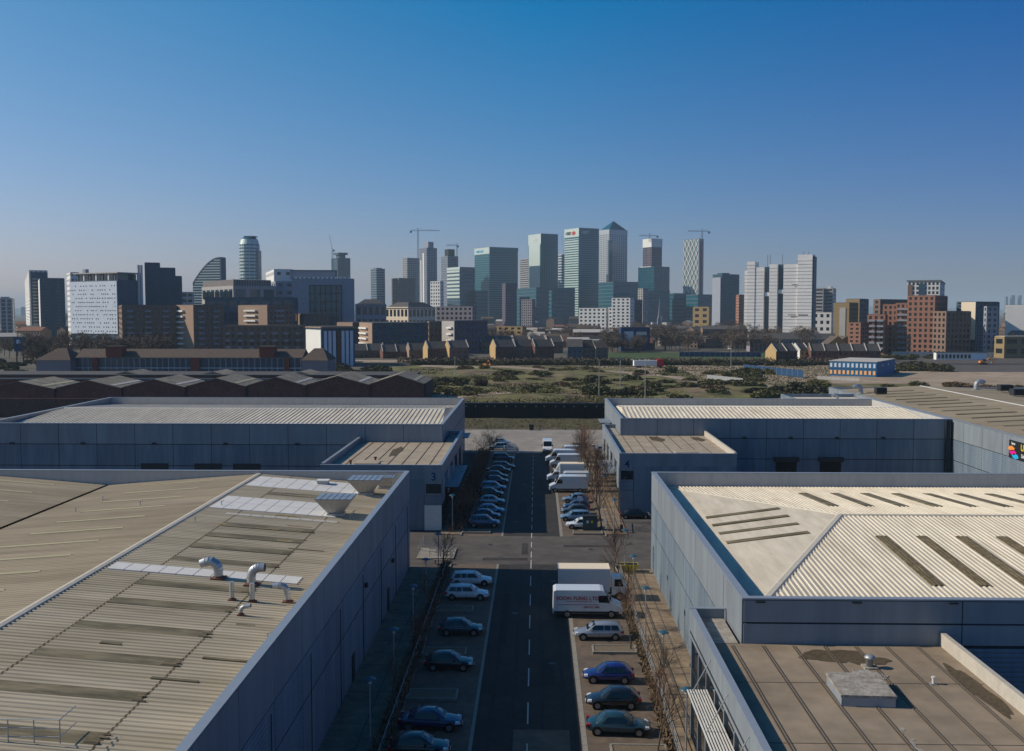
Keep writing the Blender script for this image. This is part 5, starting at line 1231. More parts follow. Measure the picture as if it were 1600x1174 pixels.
# brick sheds with gabled roofs
Yb = 316
pk = [(-30,40,85),(85,145,190),(190,240,290),(290,337,385),(385,430,478),(478,520,578),(578,608,665)]
names = ['leftmost brick shed with dark ridged roof, cut by the frame','brick shed with yellow stained roof, second from the left','third brick shed from the left with two pale rooflights','fourth brick shed from the left with pale rooflight near its eave','fifth brick shed from the left with plain grey roof','sixth brick shed with rusty valley gutter','last brick shed on the right with tan rooflight']
for i, (a_, m_, b_) in enumerate(pk):
    x0_ = xa(a_, Yb); x1_ = xa(b_, Yb); xm_ = xa((a_+b_)/2, Yb); ye = 608.5-i*1.3; yp = 597-i*1.7
    ze = za(a_, ye, Yb)-1; zp = za(m_, yp, Yb)-1; T = thing('brick_shed', names[i], 'shed', (x0_, Yb, 1)); w_ = x1_-x0_-.5; D = 24
    g = MB(); g.prism([(0,0),(w_,0),(w_,ze),(w_*.5,zp),(0,ze)], 0, D, 'y'); g.obj('wall', T, 'brk_dark')
    for s_ in (0, 1):
        n = 9
        for j in range(n):
            r = MB(); u0, z0_ = (0, ze) if s_ == 0 else (w_, ze); um, zm = w_*.5, zp
            y0_ = -.3+D*j/n; y1_ = -.3+D*(j+1)/n-.06; h0 = .12
            r.hexa([(u0,y0_,z0_+.02),(um,y0_,zm+.02),(um,y1_,zm+.02),(u0,y1_,z0_+.02),(u0,y0_,z0_+.25),(um,y0_,zm+.25),(um,y1_,zm+.25),(u0,y1_,z0_+.25)] if s_ == 0 else [(um,y0_,zm+.02),(u0,y0_,z0_+.02),(u0,y1_,z0_+.02),(um,y1_,zm+.02),(um,y0_,zm+.25),(u0,y0_,z0_+.25),(u0,y1_,z0_+.25),(um,y1_,zm+.25)])
            r.obj('roof_sheet', T, 'roof_old')
        for (q0, q1, mm) in (((.25,.36,'roof_lt') if i % 3 else (.3,.42,'skylight_yel')),):
            sgn = (lambda q: (w_*.5*q, ze+(zp-ze)*q)) if s_ == 0 else (lambda q: (w_-w_*.5*q, ze+(zp-ze)*q))
            A, B_ = sgn(q0), sgn(q1); r = MB(); r.hexa([(A[0],.5,A[1]+.2),(B_[0],.5,B_[1]+.2),(B_[0],D-1,B_[1]+.2),(A[0],D-1,A[1]+.2),(A[0],.5,A[1]+.34),(B_[0],.5,B_[1]+.34),(B_[0],D-1,B_[1]+.34),(A[0],D-1,A[1]+.34)]); r.obj('rooflight', T, mm)
    g = MB(); g.box(w_+.05,-.4,0,w_+.45,D,ze+.3); g.obj('valley', T, 'rust' if i in (4,5) else 'black')
    g = MB(); g.box(-.05, -7.1, -6.6, w_+.5, -6.45, 1.6); g.box(-.05, -6.45, .4, w_+.5, -.02, .6); g.obj('footing', T, 'brk_dark')
T = thing('long_shed', 'long dark flat shed with pale roof edge behind the brick sheds', 'shed', (xa(-40,352), 352, 1)); w_ = xa(645,352)-xa(-40,352); h = za(400,588,352)-1
g = MB(); g.box(0,0,0,w_,20,h); g.obj('wall', T, 'brk_dark'); g = MB(); g.box(-.3,-.4,h,w_+.3,20.3,h+.5); g.obj('roof', T, 'roof_dk'); g = MB(); g.box(0,-.8,h-1.2,w_,-.05,h-.7); g.obj('fascia', T, 'conc')
for k in range(3): g = MB(); u = w_*(k+1.7)/5; g.prism([(u-4,h+.5),(u+4,h+.5),(u,h+1.5)], 2, 18, 'y'); g.obj('roof_ridge', T, 'roof_old')
# low city filler, one house each
random.seed(99)
def fill(n, Ya, Yb_, pa, pb, hh, group, label, name='house', cat='house'):
    base = []
    for v in range(6):
        w_ = random.uniform(10, 26); d = random.uniform(9, 14); h = random.uniform(*hh)
        base.append((w_, d, h))
    me = {}
    for i in range(n):
        Y = random.uniform(Ya, Yb_); px = random.uniform(pa, pb); v = random.randrange(6); w_, d, h = base[v]
        flat = v > 3
        if v not in me:
            wl__ = MB(); wl__.box(0,0,0,w_,d,h)
            if not flat: wl__.prism([(0,h),(d,h),(d/2,h+3)], 0, w_, 'x')
            r = MB()
            if flat: r.box(-.2,-.2,h,w_+.2,d+.2,h+.4)
            else:
                r.hexa([(-.3,-.3,h),(w_+.3,-.3,h),(w_+.3,d/2,h+3.1),(-.3,d/2,h+3.1),(-.3,-.3,h+.25),(w_+.3,-.3,h+.25),(w_+.3,d/2,h+3.4),(-.3,d/2,h+3.4)])
                r.hexa([(-.3,d/2,h+3.1),(w_+.3,d/2,h+3.1),(w_+.3,d+.3,h),(-.3,d+.3,h),(-.3,d/2,h+3.4),(w_+.3,d/2,h+3.4),(w_+.3,d+.3,h+.25),(-.3,d+.3,h+.25)])
            wn_ = MB()
            for j in range(max(1,int(h/3))):
                for q in range(int(w_/3)): u = 1+q*3; wn_.box(u, -.08, 1+3*j, u+1.3, -.01, 2.5+3*j)
                for q in range(int(d/3)): u = 1+q*3; wn_.box(-.08, u, 1+3*j, -.01, u+1.3, 2.5+3*j)
            me[v] = (wl__.mesh('wall'), r.mesh('roof'), wn_.mesh('window'))
            me[v][1].materials.append(M[('roof_dk','roof_red','roof_lt','roof_brn','roof_dk','roof_lt')[v]]); me[v][2].materials.append(M['gl_win']); me[v][0].materials.append(M['filler_lt' if v == 5 else 'filler'])
        T = thing(name, label, cat, (xa(px, Y), Y, 1), random.choice((0, .1, .5, .8, -.3, 1.2)), group)
        link('wall', me[v][0], T); link('roof', me[v][1], T)
        if Y < 1300: link('window', me[v][2], T, kind='stuff')
fill(76, 745, 1000, 640, 1340, (4.5, 7.5), 'small houses just beyond the terraces', 'small brick house just beyond the terraces')
fill(90, 1000, 1500, 560, 1330, (6, 11), 'houses in the streets below the towers', 'small brown house in the streets below the towers')
fill(60, 1500, 2400, 300, 1450, (8, 18), 'low blocks at the foot of the skyline', 'low block at the foot of the distant skyline', 'building', 'building')
fill(26, 800, 1500, -10, 190, (7, 13), 'low buildings beyond the trees at far left', 'low building beyond the brown trees at far left', 'building', 'building')
fill(30, 800, 1600, 1300, 1620, (7, 14), 'low buildings behind the orange flats', 'low building behind the orange brick flats', 'building', 'building')
fill(60, 2500, 5500, -20, 1620, (10, 30), 'distant blocks along the horizon', 'distant block fading into the haze on the horizon', 'building', 'building')
hb = MB(); random.seed(4); xs_ = [-14000+i*500 for i in range(57)]; hh_ = [60+25*sin(i*.7)+random.uniform(0,22) for i in range(57)]
for i in range(56): hb.poly([(xs_[i],14000,0),(xs_[i+1],14000,0),(xs_[i+1],14600,hh_[i+1]),(xs_[i],14600,hh_[i])]); hb.poly([(xs_[i],14600,hh_[i]),(xs_[i+1],14600,hh_[i+1]),(xs_[i+1],17000,0),(xs_[i],17000,0)])
hb.obj('hills', None, 'brown_hill', smooth=True, kind='structure')
# low white sheds and yards on the right
T = thing('white_shed', 'long low white shed with dark openings on the gravel lot', 'shed', (xa(1464,600), 600, 1.15), radians(-4)); g = MB(); g.box(0,0,0,29,5,4.2); g.obj('wall', T, 'white_cl'); g = MB(); g.box(-.2,-.2,4.2,29.2,5.2,4.5); g.obj('roof', T, 'roof_dk')
for i in range(9): g = MB(); g.box(.8+2.2*i,-.08,.9,2.2+2.2*i,-.01,3.2); g.obj('opening', T, 'gl_win')
g = MB(); g.box(20.2,-.1,.2,28.9,-.01,4.0); g.obj('blue_end', T, 'white_bl')
def fence(label, p0, Y0_, p1, Y1_, h, m, z0=1.1, n=12, name='fence'):
    a = Vector((xa(p0,Y0_),Y0_,0)); b = Vector((xa(p1,Y1_),Y1_,0)); d = b-a; T = thing(name, label, 'fence', (a.x,a.y,z0), atan2(d.y,d.x)); L = d.length
    for i in range(n): g = MB(); g.box(L*i/n+.05,-.04,.1,L*(i+1)/n-.05,.04,h); g.obj('panel', T, m); g = MB(); g.box(L*i/n-.06,-.08,0,L*i/n+.05,.08,h+.1); g.obj('post', T, 'galv_dull')
fence('bright blue hoarding crossing the sandy yard', 1163, 482, 1256, 434, 3.4, 'blue_hoard')
fence('grey hoarding along the near edge of the sandy yard', 1106, 412, 1162, 390, 2.8, 'galv_dull')
fence('grey fence in front of the blue site office', 1278, 425, 1345, 412, 1.5, 'conc', n=9)
fence('dark blue hoarding beyond the right trees', 1062, 640, 1190, 636, 3.0, 'blue_hoard', 1.0, 16)
fence('pale palisade fence below the orange flats', 1395, 640, 1560, 630, 3.0, 'galv_dull', 1.5, 20)
T = thing('digger', 'small orange excavator on the gravel lot near the right edge', 'excavator', (xa(1537,545), 545, 1.2)); 
g = MB(); g.box(-2,-1.2,0,2,-.6,.9).box(-2,.6,0,2,1.2,.9); g.obj('tracks', T, 'black'); g = MB(); g.box(-1.8,-1.1,.9,1.2,1.1,2.0); g.obj('body', T, 'orange'); g = MB(); g.box(-.2,-1.1,2.0,1.2,.1,3.0); g.obj('cab', T, 'glass_dark'); g = MB(); g.tube((1,0,1.6),(3.4,0,3.6),.25,n=4).tube((3.4,0,3.6),(5.2,0,1.8),.2,n=4).box(4.9,-.4,.9,5.6,.4,1.8); g.obj('arm', T, 'orange')
T2 = dup(T, (xa(759,496), 496, 1.9), 1.2, 'orange excavator in the scrub left of the road axis')
T = thing('lorry', 'white tipper lorry with red cab on the dirt track', 'lorry', (xa(1026,512), 512, 1.15), radians(8)); g = MB(); g.box(-12,-1.3,1,0,1.3,3.8); g.obj('body', T, 'white_cl'); g = MB(); g.box(.4,-1.3,.6,3.4,1.3,4.4); g.obj('cab', T, 'red')
for x in (-10,-8.5,2): g = MB(); g.tube((x,-1.35,.5),(x,1.35,.5),.5,n=10); g.obj('wheel', T, 'black')
T = thing('container', 'pale shipping container left of the tipper lorry', 'container', (xa(985,538),538,1.2)); g = MB(); g.box(0,0,0,12,2.5,2.6); g.obj('body', T, 'galv_dull'); g = MB(); g.box(-.05,-.05,2.6,12.05,2.55,2.7); g.obj('lid', T, 'white_cl')
# ---------------------------------------------------------------- vehicles
def paint(name, col, rough=0.25, metal=0.0): 
    m = mat(name, col, rough, metal, spec=0.6); m.node_tree.nodes['Principled BSDF'].inputs['Coat Weight'].default_value = 0.6; return m
paint('p_white', (0.66,0.67,0.68)); paint('p_silver', (0.36,0.385,0.42), .3, .5); paint('p_navy', (0.012,0.022,0.085)); paint('p_black', (0.010,0.012,0.016)); paint('p_grey', (0.06,0.075,0.085), .3, .4)
paint('p_teal', (0.02,0.06,0.08), .3, .3); paint('p_ltblue', (0.16,0.27,0.38), .3, .3); paint('p_midblue', (0.04,0.10,0.19), .3, .3); paint('p_royal', (0.010,0.018,0.13)); paint('p_yellow', (0.55,0.42,0.01))
mat('car_glass', (0.006,0.010,0.013), 0.06, spec=.55); mat('tyre', (0.012,0.012,0.012), 0.9); mat('rim', (0.30,0.31,0.32), 0.35, metal=0.7)
mat('headlamp', (0.60,0.62,0.65), 0.1, spec=1.0); mat('tail_lamp', (0.35,0.01,0.01), 0.2); mat('plate_y', (0.6,0.5,0.05), 0.5); mat('van_trim', (0.03,0.03,0.032), 0.7)
mat('box_grey', (0.50,0.51,0.54), 0.5, var=.05, scale=.3)
def setm(o, m): o.material_slots[0].link = 'OBJECT'; o.material_slots[0].material = M[m]
def wheel(T, x, y, r, wd=.2):
    s_ = 1 if y > 0 else -1
    a = MB(); a.tube((x, y-s_*.25, r), (x, y+s_*.012, r), r+.07, n=16); a.obj('wheel_arch', T, 'tyre')
    t = MB(); t.tube((x, y-s_*wd, r), (x, y+s_*.035, r), r, n=18); w_ = t.obj('wheel', T, 'tyre')
    t = MB(); t.tube((x, y-s_*.02, r), (x, y+s_*.045, r), r*.62, n=12); t.obj('rim', w_, 'rim')
    for k in range(5):
        pass
def car_proto(L=4.3, W=1.78, H=1.47, kind='hatch'):
    T = thing(kind, 'car', 'car'); hw = W/2; h = L/2
    tail = {'hatch': .94, 'estate': .97, 'saloon': .90, 'suv': 1.0}[kind]
    zb = .24 if kind != 'suv' else .32; k = H/1.47
    st = [(-h, .72, .62), (-h+.10, .90, .80), (-h+.35, .97, tail), (-h+1.0, 1, .95), (-.2, 1, .93), (h-1.35, .99, .90), (h-.75, .97, .82), (h-.3, .90, .72), (h-.08, .78, .60), (h, .66, .50)]
    m = MB(); ring = 0
    for (x, f, zd) in st:
        w_ = hw*f; zd = zd*k; b_ = zb+(.10 if abs(x) > h-.2 else 0)
        half = [(w_*.80, b_), (w_*.97, b_+.10), (w_, b_+.28), (w_*.985, zd-.17), (w_*.93, zd-.05), (w_*.72, zd), (0, zd+.035)]
        P = half + [(-a, z) for (a, z) in half[-2::-1]]; ring = len(P)
        m.v += [(x, a, z) for (a, z) in P]
    for i in range(len(st)-1):
        for j in range(ring): q = (j+1) % ring; m.face(i*ring+j, i*ring+q, (i+1)*ring+q, (i+1)*ring+j)
    m.face(*range(ring)); m.face(*range((len(st)-1)*ring+ring-1, (len(st)-1)*ring-1, -1))
    body = m.obj('body', T, 'p_white', smooth=True); sb = body.modifiers.new('s', 'SUBSURF'); sb.levels = 1; sb.render_levels = 1
    zbt = .90*k; zt = H
    xr0, xr1 = {'hatch': (-h+.22, -h+.85), 'estate': (-h+.15, -h+.50), 'saloon': (-h+.70, -h+1.45), 'suv': (-h+.12, -h+.45)}[kind]
    xf0, xf1 = h-1.15, h-1.95; wb, wt = hw*.93, hw*.70
    gst = [(xr0, wb*.92, wb*.90, zbt+.02), ((xr0+xr1)/2, wb*.97, (wb*.90+wt)/2, (zbt+zt)/2+.08), (xr1, wb, wt*.97, zt-.03), ((xr1+xf1)/2, wb, wt, zt+.02), (xf1, wb, wt*.97, zt-.03), ((xf0+xf1)/2, wb*.98, (wb*.86+wt)/2, (zbt+zt)/2+.05), (xf0, wb*.90, wb*.86, zbt-.02)]
    m = MB()
    for (x, a, b_, z) in gst:
        half = [(a, zbt-.12), (a, min(zbt, z)), (b_, max(z-.07, zbt)), (b_*.82, z), (0, z+.02)]; P = half + [(-u, v) for (u, v) in half[-2::-1]]; r_ = len(P); m.v += [(x, u, v) for (u, v) in P]
    for i in range(len(gst)-1):
        for j in range(r_-1): m.face(i*r_+j, i*r_+j+1, (i+1)*r_+j+1, (i+1)*r_+j)
    m.obj('cabin', T, 'p_white', smooth=True)
    wz = lambda z: wb+(wt-wb)*(z-zbt)/(zt-zbt)+.018
    z0, z1 = zbt+.05, zt-.11
    xm = (xf0+xr0)/2-.05
    lo0, hi0 = xr0+.28, xr1+.12; lo1, hi1 = xf0-.32, xf1+.02
    if kind in ('estate', 'suv'): cuts = [(lo0, hi0, lo0+.75, hi0+.55), (lo0+.83, hi0+.63, xm+.05, xm+.05), (xm+.13, xm+.13, lo1, hi1)]
    else: cuts = [(lo0+.15, hi0+.0, xm+.02, xm+.02), (xm+.10, xm+.10, lo1, hi1)]
    for s_ in (-1, 1):
        for (a, b_, c, d) in cuts:
            m = MB(); P = [(a, z0), (c, z0), (d, z1), (b_, z1)]
            m.hexa([(x, s_*(wz(z)-.04), z) for (x, z) in P]+[(x, s_*wz(z), z) for (x, z) in P]); m.obj('side_window', T, 'car_glass')
    def glass(nm, xa_, xb_, wa, wb_):
        e = .03*(1 if xa_ > 0 else -1)
        za_ = zbt+.04; zb__ = zt-.05
        P = [(xa_, -wa, za_), (xa_, wa, za_), (xb_, wb_, zb__), (xb_, -wb_, zb__)]
        xm_ = (xa_+xb_)/2; m = MB(); m.hexa([(x-e, y, z-.03) for (x, y, z) in P]+[(x+e*1.2, y, z+.045) for (x, y, z) in P]); m.obj(nm, T, 'car_glass')
    glass('windscreen', xf0-.08, xf1-.02, wb*.84, wt*.86); glass('rear_window', xr0+.08, xr1+.0, wb*.82, wt*.84)
    rw = .325 if kind != 'suv' else .36
    for x in (-h+.82, h-.86):
        for s_ in (-1, 1): wheel(T, x, s_*(hw-.03), rw)
    for s_ in (-1, 1):
        m = MB(); m.hexa([(h-.42, s_*hw*.60, .58*k), (h-.42, s_*hw*.90, .58*k), (h-.10, s_*hw*.80, .56*k), (h-.10, s_*hw*.50, .56*k), (h-.42, s_*hw*.60, .73*k), (h-.42, s_*hw*.90, .73*k), (h-.15, s_*hw*.82, .68*k), (h-.15, s_*hw*.50, .68*k)]); m.obj('headlight', T, 'headlamp')
        m = MB(); m.box(-h+.02, min(s_*hw*.62, s_*hw*.93), .66*k, -h+.30, max(s_*hw*.62, s_*hw*.93), .86*k); m.obj('tail_light', T, 'tail_lamp')
        m = MB(); m.box(xf0-.55, min(s_*hw*.94, s_*hw*1.10), zbt+.02, xf0-.40, max(s_*hw*.94, s_*hw*1.10), zbt+.16); m.obj('mirror', T, 'p_white')
        m = MB(); m.box(-.02, min(s_*(hw-.002), s_*(hw+.006)), .34, .0, max(s_*(hw-.002), s_*(hw+.006)), .8*k); m.obj('door_gap', T, 'tyre')
    m = MB(); m.box(h-.03, -.26, .36, h+.015, .26, .47); m.obj('number_plate', T, 'white_sign')
    m = MB(); m.box(-h-.015, -.26, .50, -h+.03, .26, .61); m.obj('number_plate', T, 'plate_y')
    m = MB(); m.box(h-.12, -hw*.45, .50*k, h-.02, hw*.45, .60*k); m.obj('grille', T, 'van_trim')
    return T
protos = {'hatch': car_proto(4.2, 1.76, 1.46, 'hatch'), 'estate': car_proto(4.6, 1.80, 1.48, 'estate'), 'saloon': car_proto(4.6, 1.80, 1.42, 'saloon'), 'suv': car_proto(4.5, 1.85, 1.66, 'suv')}
used = set()
def put_car(kind, x, y, face, pm, label, jitter=0, group=None):
    rz = {'r': 0, 'l': pi, 'n': pi/2, 's': -pi/2}[face] + radians(jitter)
    P = protos[kind]
    if kind in used: o = dup(P, (x, y, .015), rz)
    else: used.add(kind); o = P; o.location = (x, y, .015); o.rotation_euler = (0, 0, rz)
    o['label'] = label
    if group: o['group'] = group
    for c in o.children:
        if c.name.split('.')[0] in ('body', 'cabin', 'mirror'): setm(c, pm)
    o.name = 'parked_car'
    return o
G1 = 'cars parked along the left of the road'; G2 = 'cars parked on the right beside the railing'; G3 = 'cars parked on the left beyond the junction'; G4 = 'cars parked on the right beyond the junction'
put_car('estate', -7.1, 107.4, 'r', 'p_white', 'white estate car, farther of the two white cars on the left just before the junction', 1, G1)
put_car('estate', -7.2, 102.1, 'r', 'p_white', 'white estate car, nearer of the two white cars on the left side', -1, G1)
put_car('hatch', -7.0, 90.7, 'r', 'p_teal', 'dark teal hatchback between two planters on the left of the road', 1, G1)
put_car('hatch', -7.3, 81.7, 'r', 'p_black', 'black hatchback in the shade on the left, between the planters nearer the camera', 0, G1)
put_car('saloon', -7.6, 69.8, 'r', 'p_navy', 'dark blue saloon in shade at the lower left of the road', -2, G1)
put_car('hatch', -7.9, 65.4, 'r', 'p_black', 'dark car cut by the bottom edge beside the dark blue saloon', 1, G1)
put_car('estate', 5.75, 89.8, 'l', 'p_silver', 'silver estate car in sun behind the lettered van', 1, G2)
put_car('hatch', 5.9, 79.2, 'l', 'p_royal', 'bright blue hatchback in sun on the right', -2, G2)
put_car('hatch', 5.9, 74.0, 'l', 'p_black', 'black hatchback between the blue hatchback and the grey saloon', 0, G2)
put_car('saloon', 5.9, 69.3, 'r', 'p_teal', 'dark grey green saloon facing the building, nearest on the right', -3, G2)
cl = [(136.9,'suv','p_midblue','slate blue people carrier nearest the junction on the left'),(142,'hatch','p_navy','dark blue hatchback, second from the junction on the left'),(145.8,'hatch','p_ltblue','pale blue hatchback, third from the junction on the left'),(152.9,'hatch','p_silver','silver hatchback standing with gaps on both sides, left row'),(159.4,'hatch','p_black','black hatchback behind the silver hatchback in the left row'),(164.4,'suv','p_ltblue','pale blue car in the middle of the far left row'),
      (171.5,'hatch','p_navy','dark navy car with red lights in the far left row'),(176.6,'hatch','p_teal','dark teal car past the red lit one in the far left row'),(183.2,'saloon','p_black','black saloon near the far end of the left row'),(187.5,'estate','p_teal','dark teal estate sticking out of the far left row'),(197.6,'suv','p_navy','dark navy off roader, last in shade in the far left row')]
for i, (y, k, c, l) in enumerate(cl): put_car(k, -7.0+random.uniform(-.4,.5)+(.5 if i == 9 else 0), y, 'r', c, l, random.uniform(-2,2), G3)
for (x, y, f, k, c, l) in ((-8.2,214,'l','suv','p_silver','silver car with bright glare on the sunlit apron'),(-7.4,218,'r','hatch','p_black','dark car behind the white barrier racks'),(-7.8,222.5,'r','hatch','p_silver','small silver car at the far end of the apron, left'),(14.4,210.5,'r','hatch','p_silver','silver hatchback at the corner of the far right block'),(17.0,214,'n','saloon','p_midblue','blue grey saloon parked nose away at the far right block'),(11.5,213,'l','hatch','p_white','white hatchback beside the brown skip')):
    put_car(k, x, y, f, c, l, random.uniform(-4,4), 'cars on the far apron')
for (y, k, c, l) in ((154.9,'hatch','p_ltblue','light blue hatchback next to the nearest white van, right side'),(149.2,'hatch','p_navy','navy car with white board beside it, right of the far road'),(145.9,'hatch','p_grey','grey hatchback between the navy car and the light blue car'),(141.4,'estate','p_ltblue','light blue estate beside the white hatchback near the dark bin'),(136.3,'hatch','p_white','white hatchback behind the dark bin store at the junction')):
    put_car(k, 5.9+random.uniform(-.3,.3), y, 'l', c, l, random.uniform(-2,2), G4)
put_car('saloon', 14.4, 143.2, 'r', 'p_black', 'black saloon beside the wall of the block numbered 4', 2)
put_car('suv', 15.0, 116.5, 'n', 'p_black', 'black car at the yard entrance behind the near right warehouse', 0)
# vans
def van_proto(L=6.0, W=2.0, H=2.55, kind='panel'):
    T = thing('van', 'van', 'van'); hw = W/2; h = L/2
    if kind == 'panel':
        P = [(-h,.45),(-h+.05,H-.12),(-h+.3,H),(h-1.9,H),(h-1.55,H-.10),(h-.95,1.42),(h-.18,1.08),(h,.80),(h,.38),(-h,.38)]
        m = MB(); m.prism(P, -hw, hw, 'y'); o = m.obj('body', T, 'p_white'); bevel(o, .09, 2)
    else:
        P = [(h-2.3,.4),(h-2.3,2.0),(h-1.7,2.05),(h-1.3,1.95),(h-.85,1.40),(h-.15,1.1),(h,.8),(h,.4)]
        m = MB(); m.prism(P, -hw, hw, 'y'); o = m.obj('cab', T, 'p_white'); bevel(o, .08, 2)
        m = MB(); m.box(-h, -hw-.08, .62, h-2.25, hw+.08, H+.25); o = m.obj('box_body', T, 'p_white'); bevel(o, .04)
        m = MB(); m.box(-h+.03, -hw-.05, H+.25, h-2.28, hw+.05, H+.29); m.obj('roof', T, 'cream')
        m = MB(); m.box(-h+.1, -hw*.6, .4, h-2.3, hw*.6, .62); m.obj('chassis', T, 'van_trim')
        m = MB(); m.hexa([(h-2.25,-hw*.9,1.95),(h-1.5,-hw*.8,2.0),(h-1.5,hw*.8,2.0),(h-2.25,hw*.9,1.95),(h-2.24,-hw*.9,H+.2),(h-2.0,-hw*.8,H+.05),(h-2.0,hw*.8,H+.05),(h-2.24,hw*.9,H+.2)]); m.obj('wind_deflector', T, 'p_white')
    x0, z0, x1, z1 = (h-.92,1.44,h-1.52,H-.14) if kind == 'panel' else (h-.84,1.44,h-1.27,1.92)
    m = MB(); m.hexa([(x0-.05,-hw*.85,z0),(x0+.035,-hw*.85,z0),(x0+.035,hw*.85,z0),(x0-.05,hw*.85,z0),(x1-.05,-hw*.8,z1),(x1+.035,-hw*.8,z1),(x1+.035,hw*.8,z1),(x1-.05,hw*.8,z1)]); m.obj('windscreen', T, 'car_glass')
    for s_ in (-1, 1):
        a, b_ = sorted((s_*(hw-.03), s_*(hw+.012)))
        zt = 2.05 if kind == 'panel' else 1.86; xw = h-1.30 if kind == 'panel' else h-1.32
        m = MB(); Q = [(h-2.05,1.42),(h-1.08,1.40),(xw,zt),(h-2.05,zt)]; m.prism(Q, a, b_, 'y'); m.obj('side_window', T, 'car_glass')
        m = MB(); m.box(-h+.1 if kind == 'panel' else h-2.2, a, .42, h-.3, b_, .62); m.obj('side_trim', T, 'van_trim')
        for x in (-h+1.25, h-.95): wheel(T, x, s_*(hw-.02), .35)
        m = MB(); c = sorted((s_*hw*.62, s_*hw*.95)); m.box(h-.22, c[0], .80, h+.012, c[1], 1.02); m.obj('headlight', T, 'headlamp')
        m = MB(); c = sorted((s_*hw, s_*(hw+.22))); m.box(h-1.25, c[0], 1.42, h-1.12, c[1], 1.72); m.obj('mirror', T, 'van_trim')
    m = MB(); m.box(h-.05, -hw*.5, .62, h+.02, hw*.5, .78); m.obj('grille', T, 'van_trim'); m = MB(); m.box(h-.02, -hw*.95, .38, h+.06, hw*.95, .56); m.obj('bumper', T, 'van_trim')
    return T
vp = {'panel': van_proto(), 'luton': van_proto(6.6, 2.1, 3.05, 'luton')}
def put_van(kind, x, y, face, label, s_=1.0, jitter=0, group='white vans parked beyond the junction'):
    rz = {'r': 0, 'l': pi, 's': -pi/2}[face]+radians(jitter)
    if kind in used: o = dup(vp[kind], (x, y, .015), rz)
    else: used.add(kind); o = vp[kind]; o.location = (x, y, .015); o.rotation_euler = (0,0,rz)
    o.scale = (s_,)*3 if not hasattr(s_, '__len__') else s_
    o['label'] = label; o['group'] = group; return o
put_van('panel', 5.4, 164.2, 'l', 'nearest white panel van of the row beyond the junction', 1.08)
put_van('panel', 6.2, 169.3, 'l', 'white panel van set back just behind the nearest one', 1.0)
put_van('luton', 5.2, 174.0, 'l', 'white van with tall box body in the middle of the row', 1.0)
put_van('panel', 5.6, 190.5, 'l', 'white panel van with blue shaded side past the tall box body', 1.0)
put_van('panel', 5.0, 196.0, 'l', 'white panel van sticking out farthest into the road', 1.05)
put_van('panel', 7.2, 202.5, 'l', 'last white van of the row, tucked behind the others', 1.0)
put_van('panel', 2.4, 211.5, 's', 'white van facing the camera at the far end of the road', 1.0, 0)
tv = put_van('panel', 5.05, 96.7, 'r', 'long white van with red lettering on its side', (1.14,1.08,1.10), 0, None) ; del tv['group']
text_part('lettering', 'SOON FUNG LTD', .46, tv, (-.85, -1.03, 1.78), (pi/2,0,0), 'red', .008)
text_part('lettering', '020 7511 886', .24, tv, (.35, -1.03, 1.0), (pi/2,0,0), 'red', .008)
for (a, b_, z) in ((-1.9,.4,1.48),(-2.6,1.0,1.20)): g = MB(); g.box(a,-1.022,z,b_,-1.003,z+.035); g.obj('pinstripe', tv, 'red')
for k in range(4): g = MB(); g.box(-2.6+k*1.05,-1.02,.75,-2.57+k*1.05,-1.002,2.2); g.obj('panel_crease', tv, 'box_grey')
# box lorry with dark cab
T = thing('box_lorry', 'white box lorry with stained roof behind the lettered van', 'lorry', (5.9, 102.6, .015), 0)
m = MB(); m.box(-3.6,-1.2,.95,1.75,1.2,3.35); bevel(m.obj('box_body', T, 'box_grey'), .04); m = MB(); m.box(-3.58,-1.18,3.35,1.73,1.18,3.39); m.obj('roof', T, 'cream')
for x in (-3.6, 1.72): m = MB(); m.box(x,-1.22,.95,x+.05,1.22,3.42); m.obj('corner_frame', T, 'p_white')
m = MB(); m.prism([(1.95,.6),(1.95,2.35),(2.25,2.45),(3.1,2.4),(3.55,1.5),(3.6,.6)], -1.0, 1.0, 'y'); bevel(m.obj('cab', T, 'p_white'), .07, 2)
m = MB(); m.hexa([(3.12,-.85,1.5),(3.58,-.85,1.5),(3.58,.85,1.5),(3.12,.85,1.5),(2.9,-.85,2.33),(3.16,-.85,2.33),(3.16,.85,2.33),(2.9,.85,2.33)]); m.obj('windscreen', T, 'car_glass')
for s_ in (-1,1):
    a, b_ = sorted((s_*.98, s_*1.012)); m = MB(); m.prism([(2.25,1.5),(3.2,1.5),(2.95,2.25),(2.25,2.25)], a, b_, 'y'); m.obj('side_window', T, 'car_glass')
    for x in (-2.3, 2.8): wheel(T, x, s_*1.0, .42)
m = MB(); m.box(-3.5,-.6,.55,2.0,.6,.95); m.obj('chassis', T, 'van_trim')
sk_ = thing('yellow_skip', 'bright yellow skip behind the railing at the yard entrance', 'skip', (10.6, 113.0, .12), 0); sk_.scale = (.72,)*3
g = MB(); g.hexa([(-1.1,-.6,0),(1.1,-.6,0),(1.1,.6,0),(-1.1,.6,0),(-1.6,-.8,1.15),(1.6,-.8,1.15),(1.6,.8,1.15),(-1.6,.8,1.15)]); g.obj('body', sk_, 'yellow'); g = MB(); g.box(-1.5,-.7,1.10,1.5,.7,1.17); g.obj('contents', sk_, 'black')
for s_ in (-1,1): g = MB(); g.box(-1.65,s_*.82-.05,1.08,1.65,s_*.82+.05,1.22); g.obj('rim', sk_, 'yellow')
for k in range(3): g = MB(); g.box(-.9+k*.85,-.86,.1,-.8+k*.85,-.72,1.1); g.obj('rib', sk_, 'van_trim')
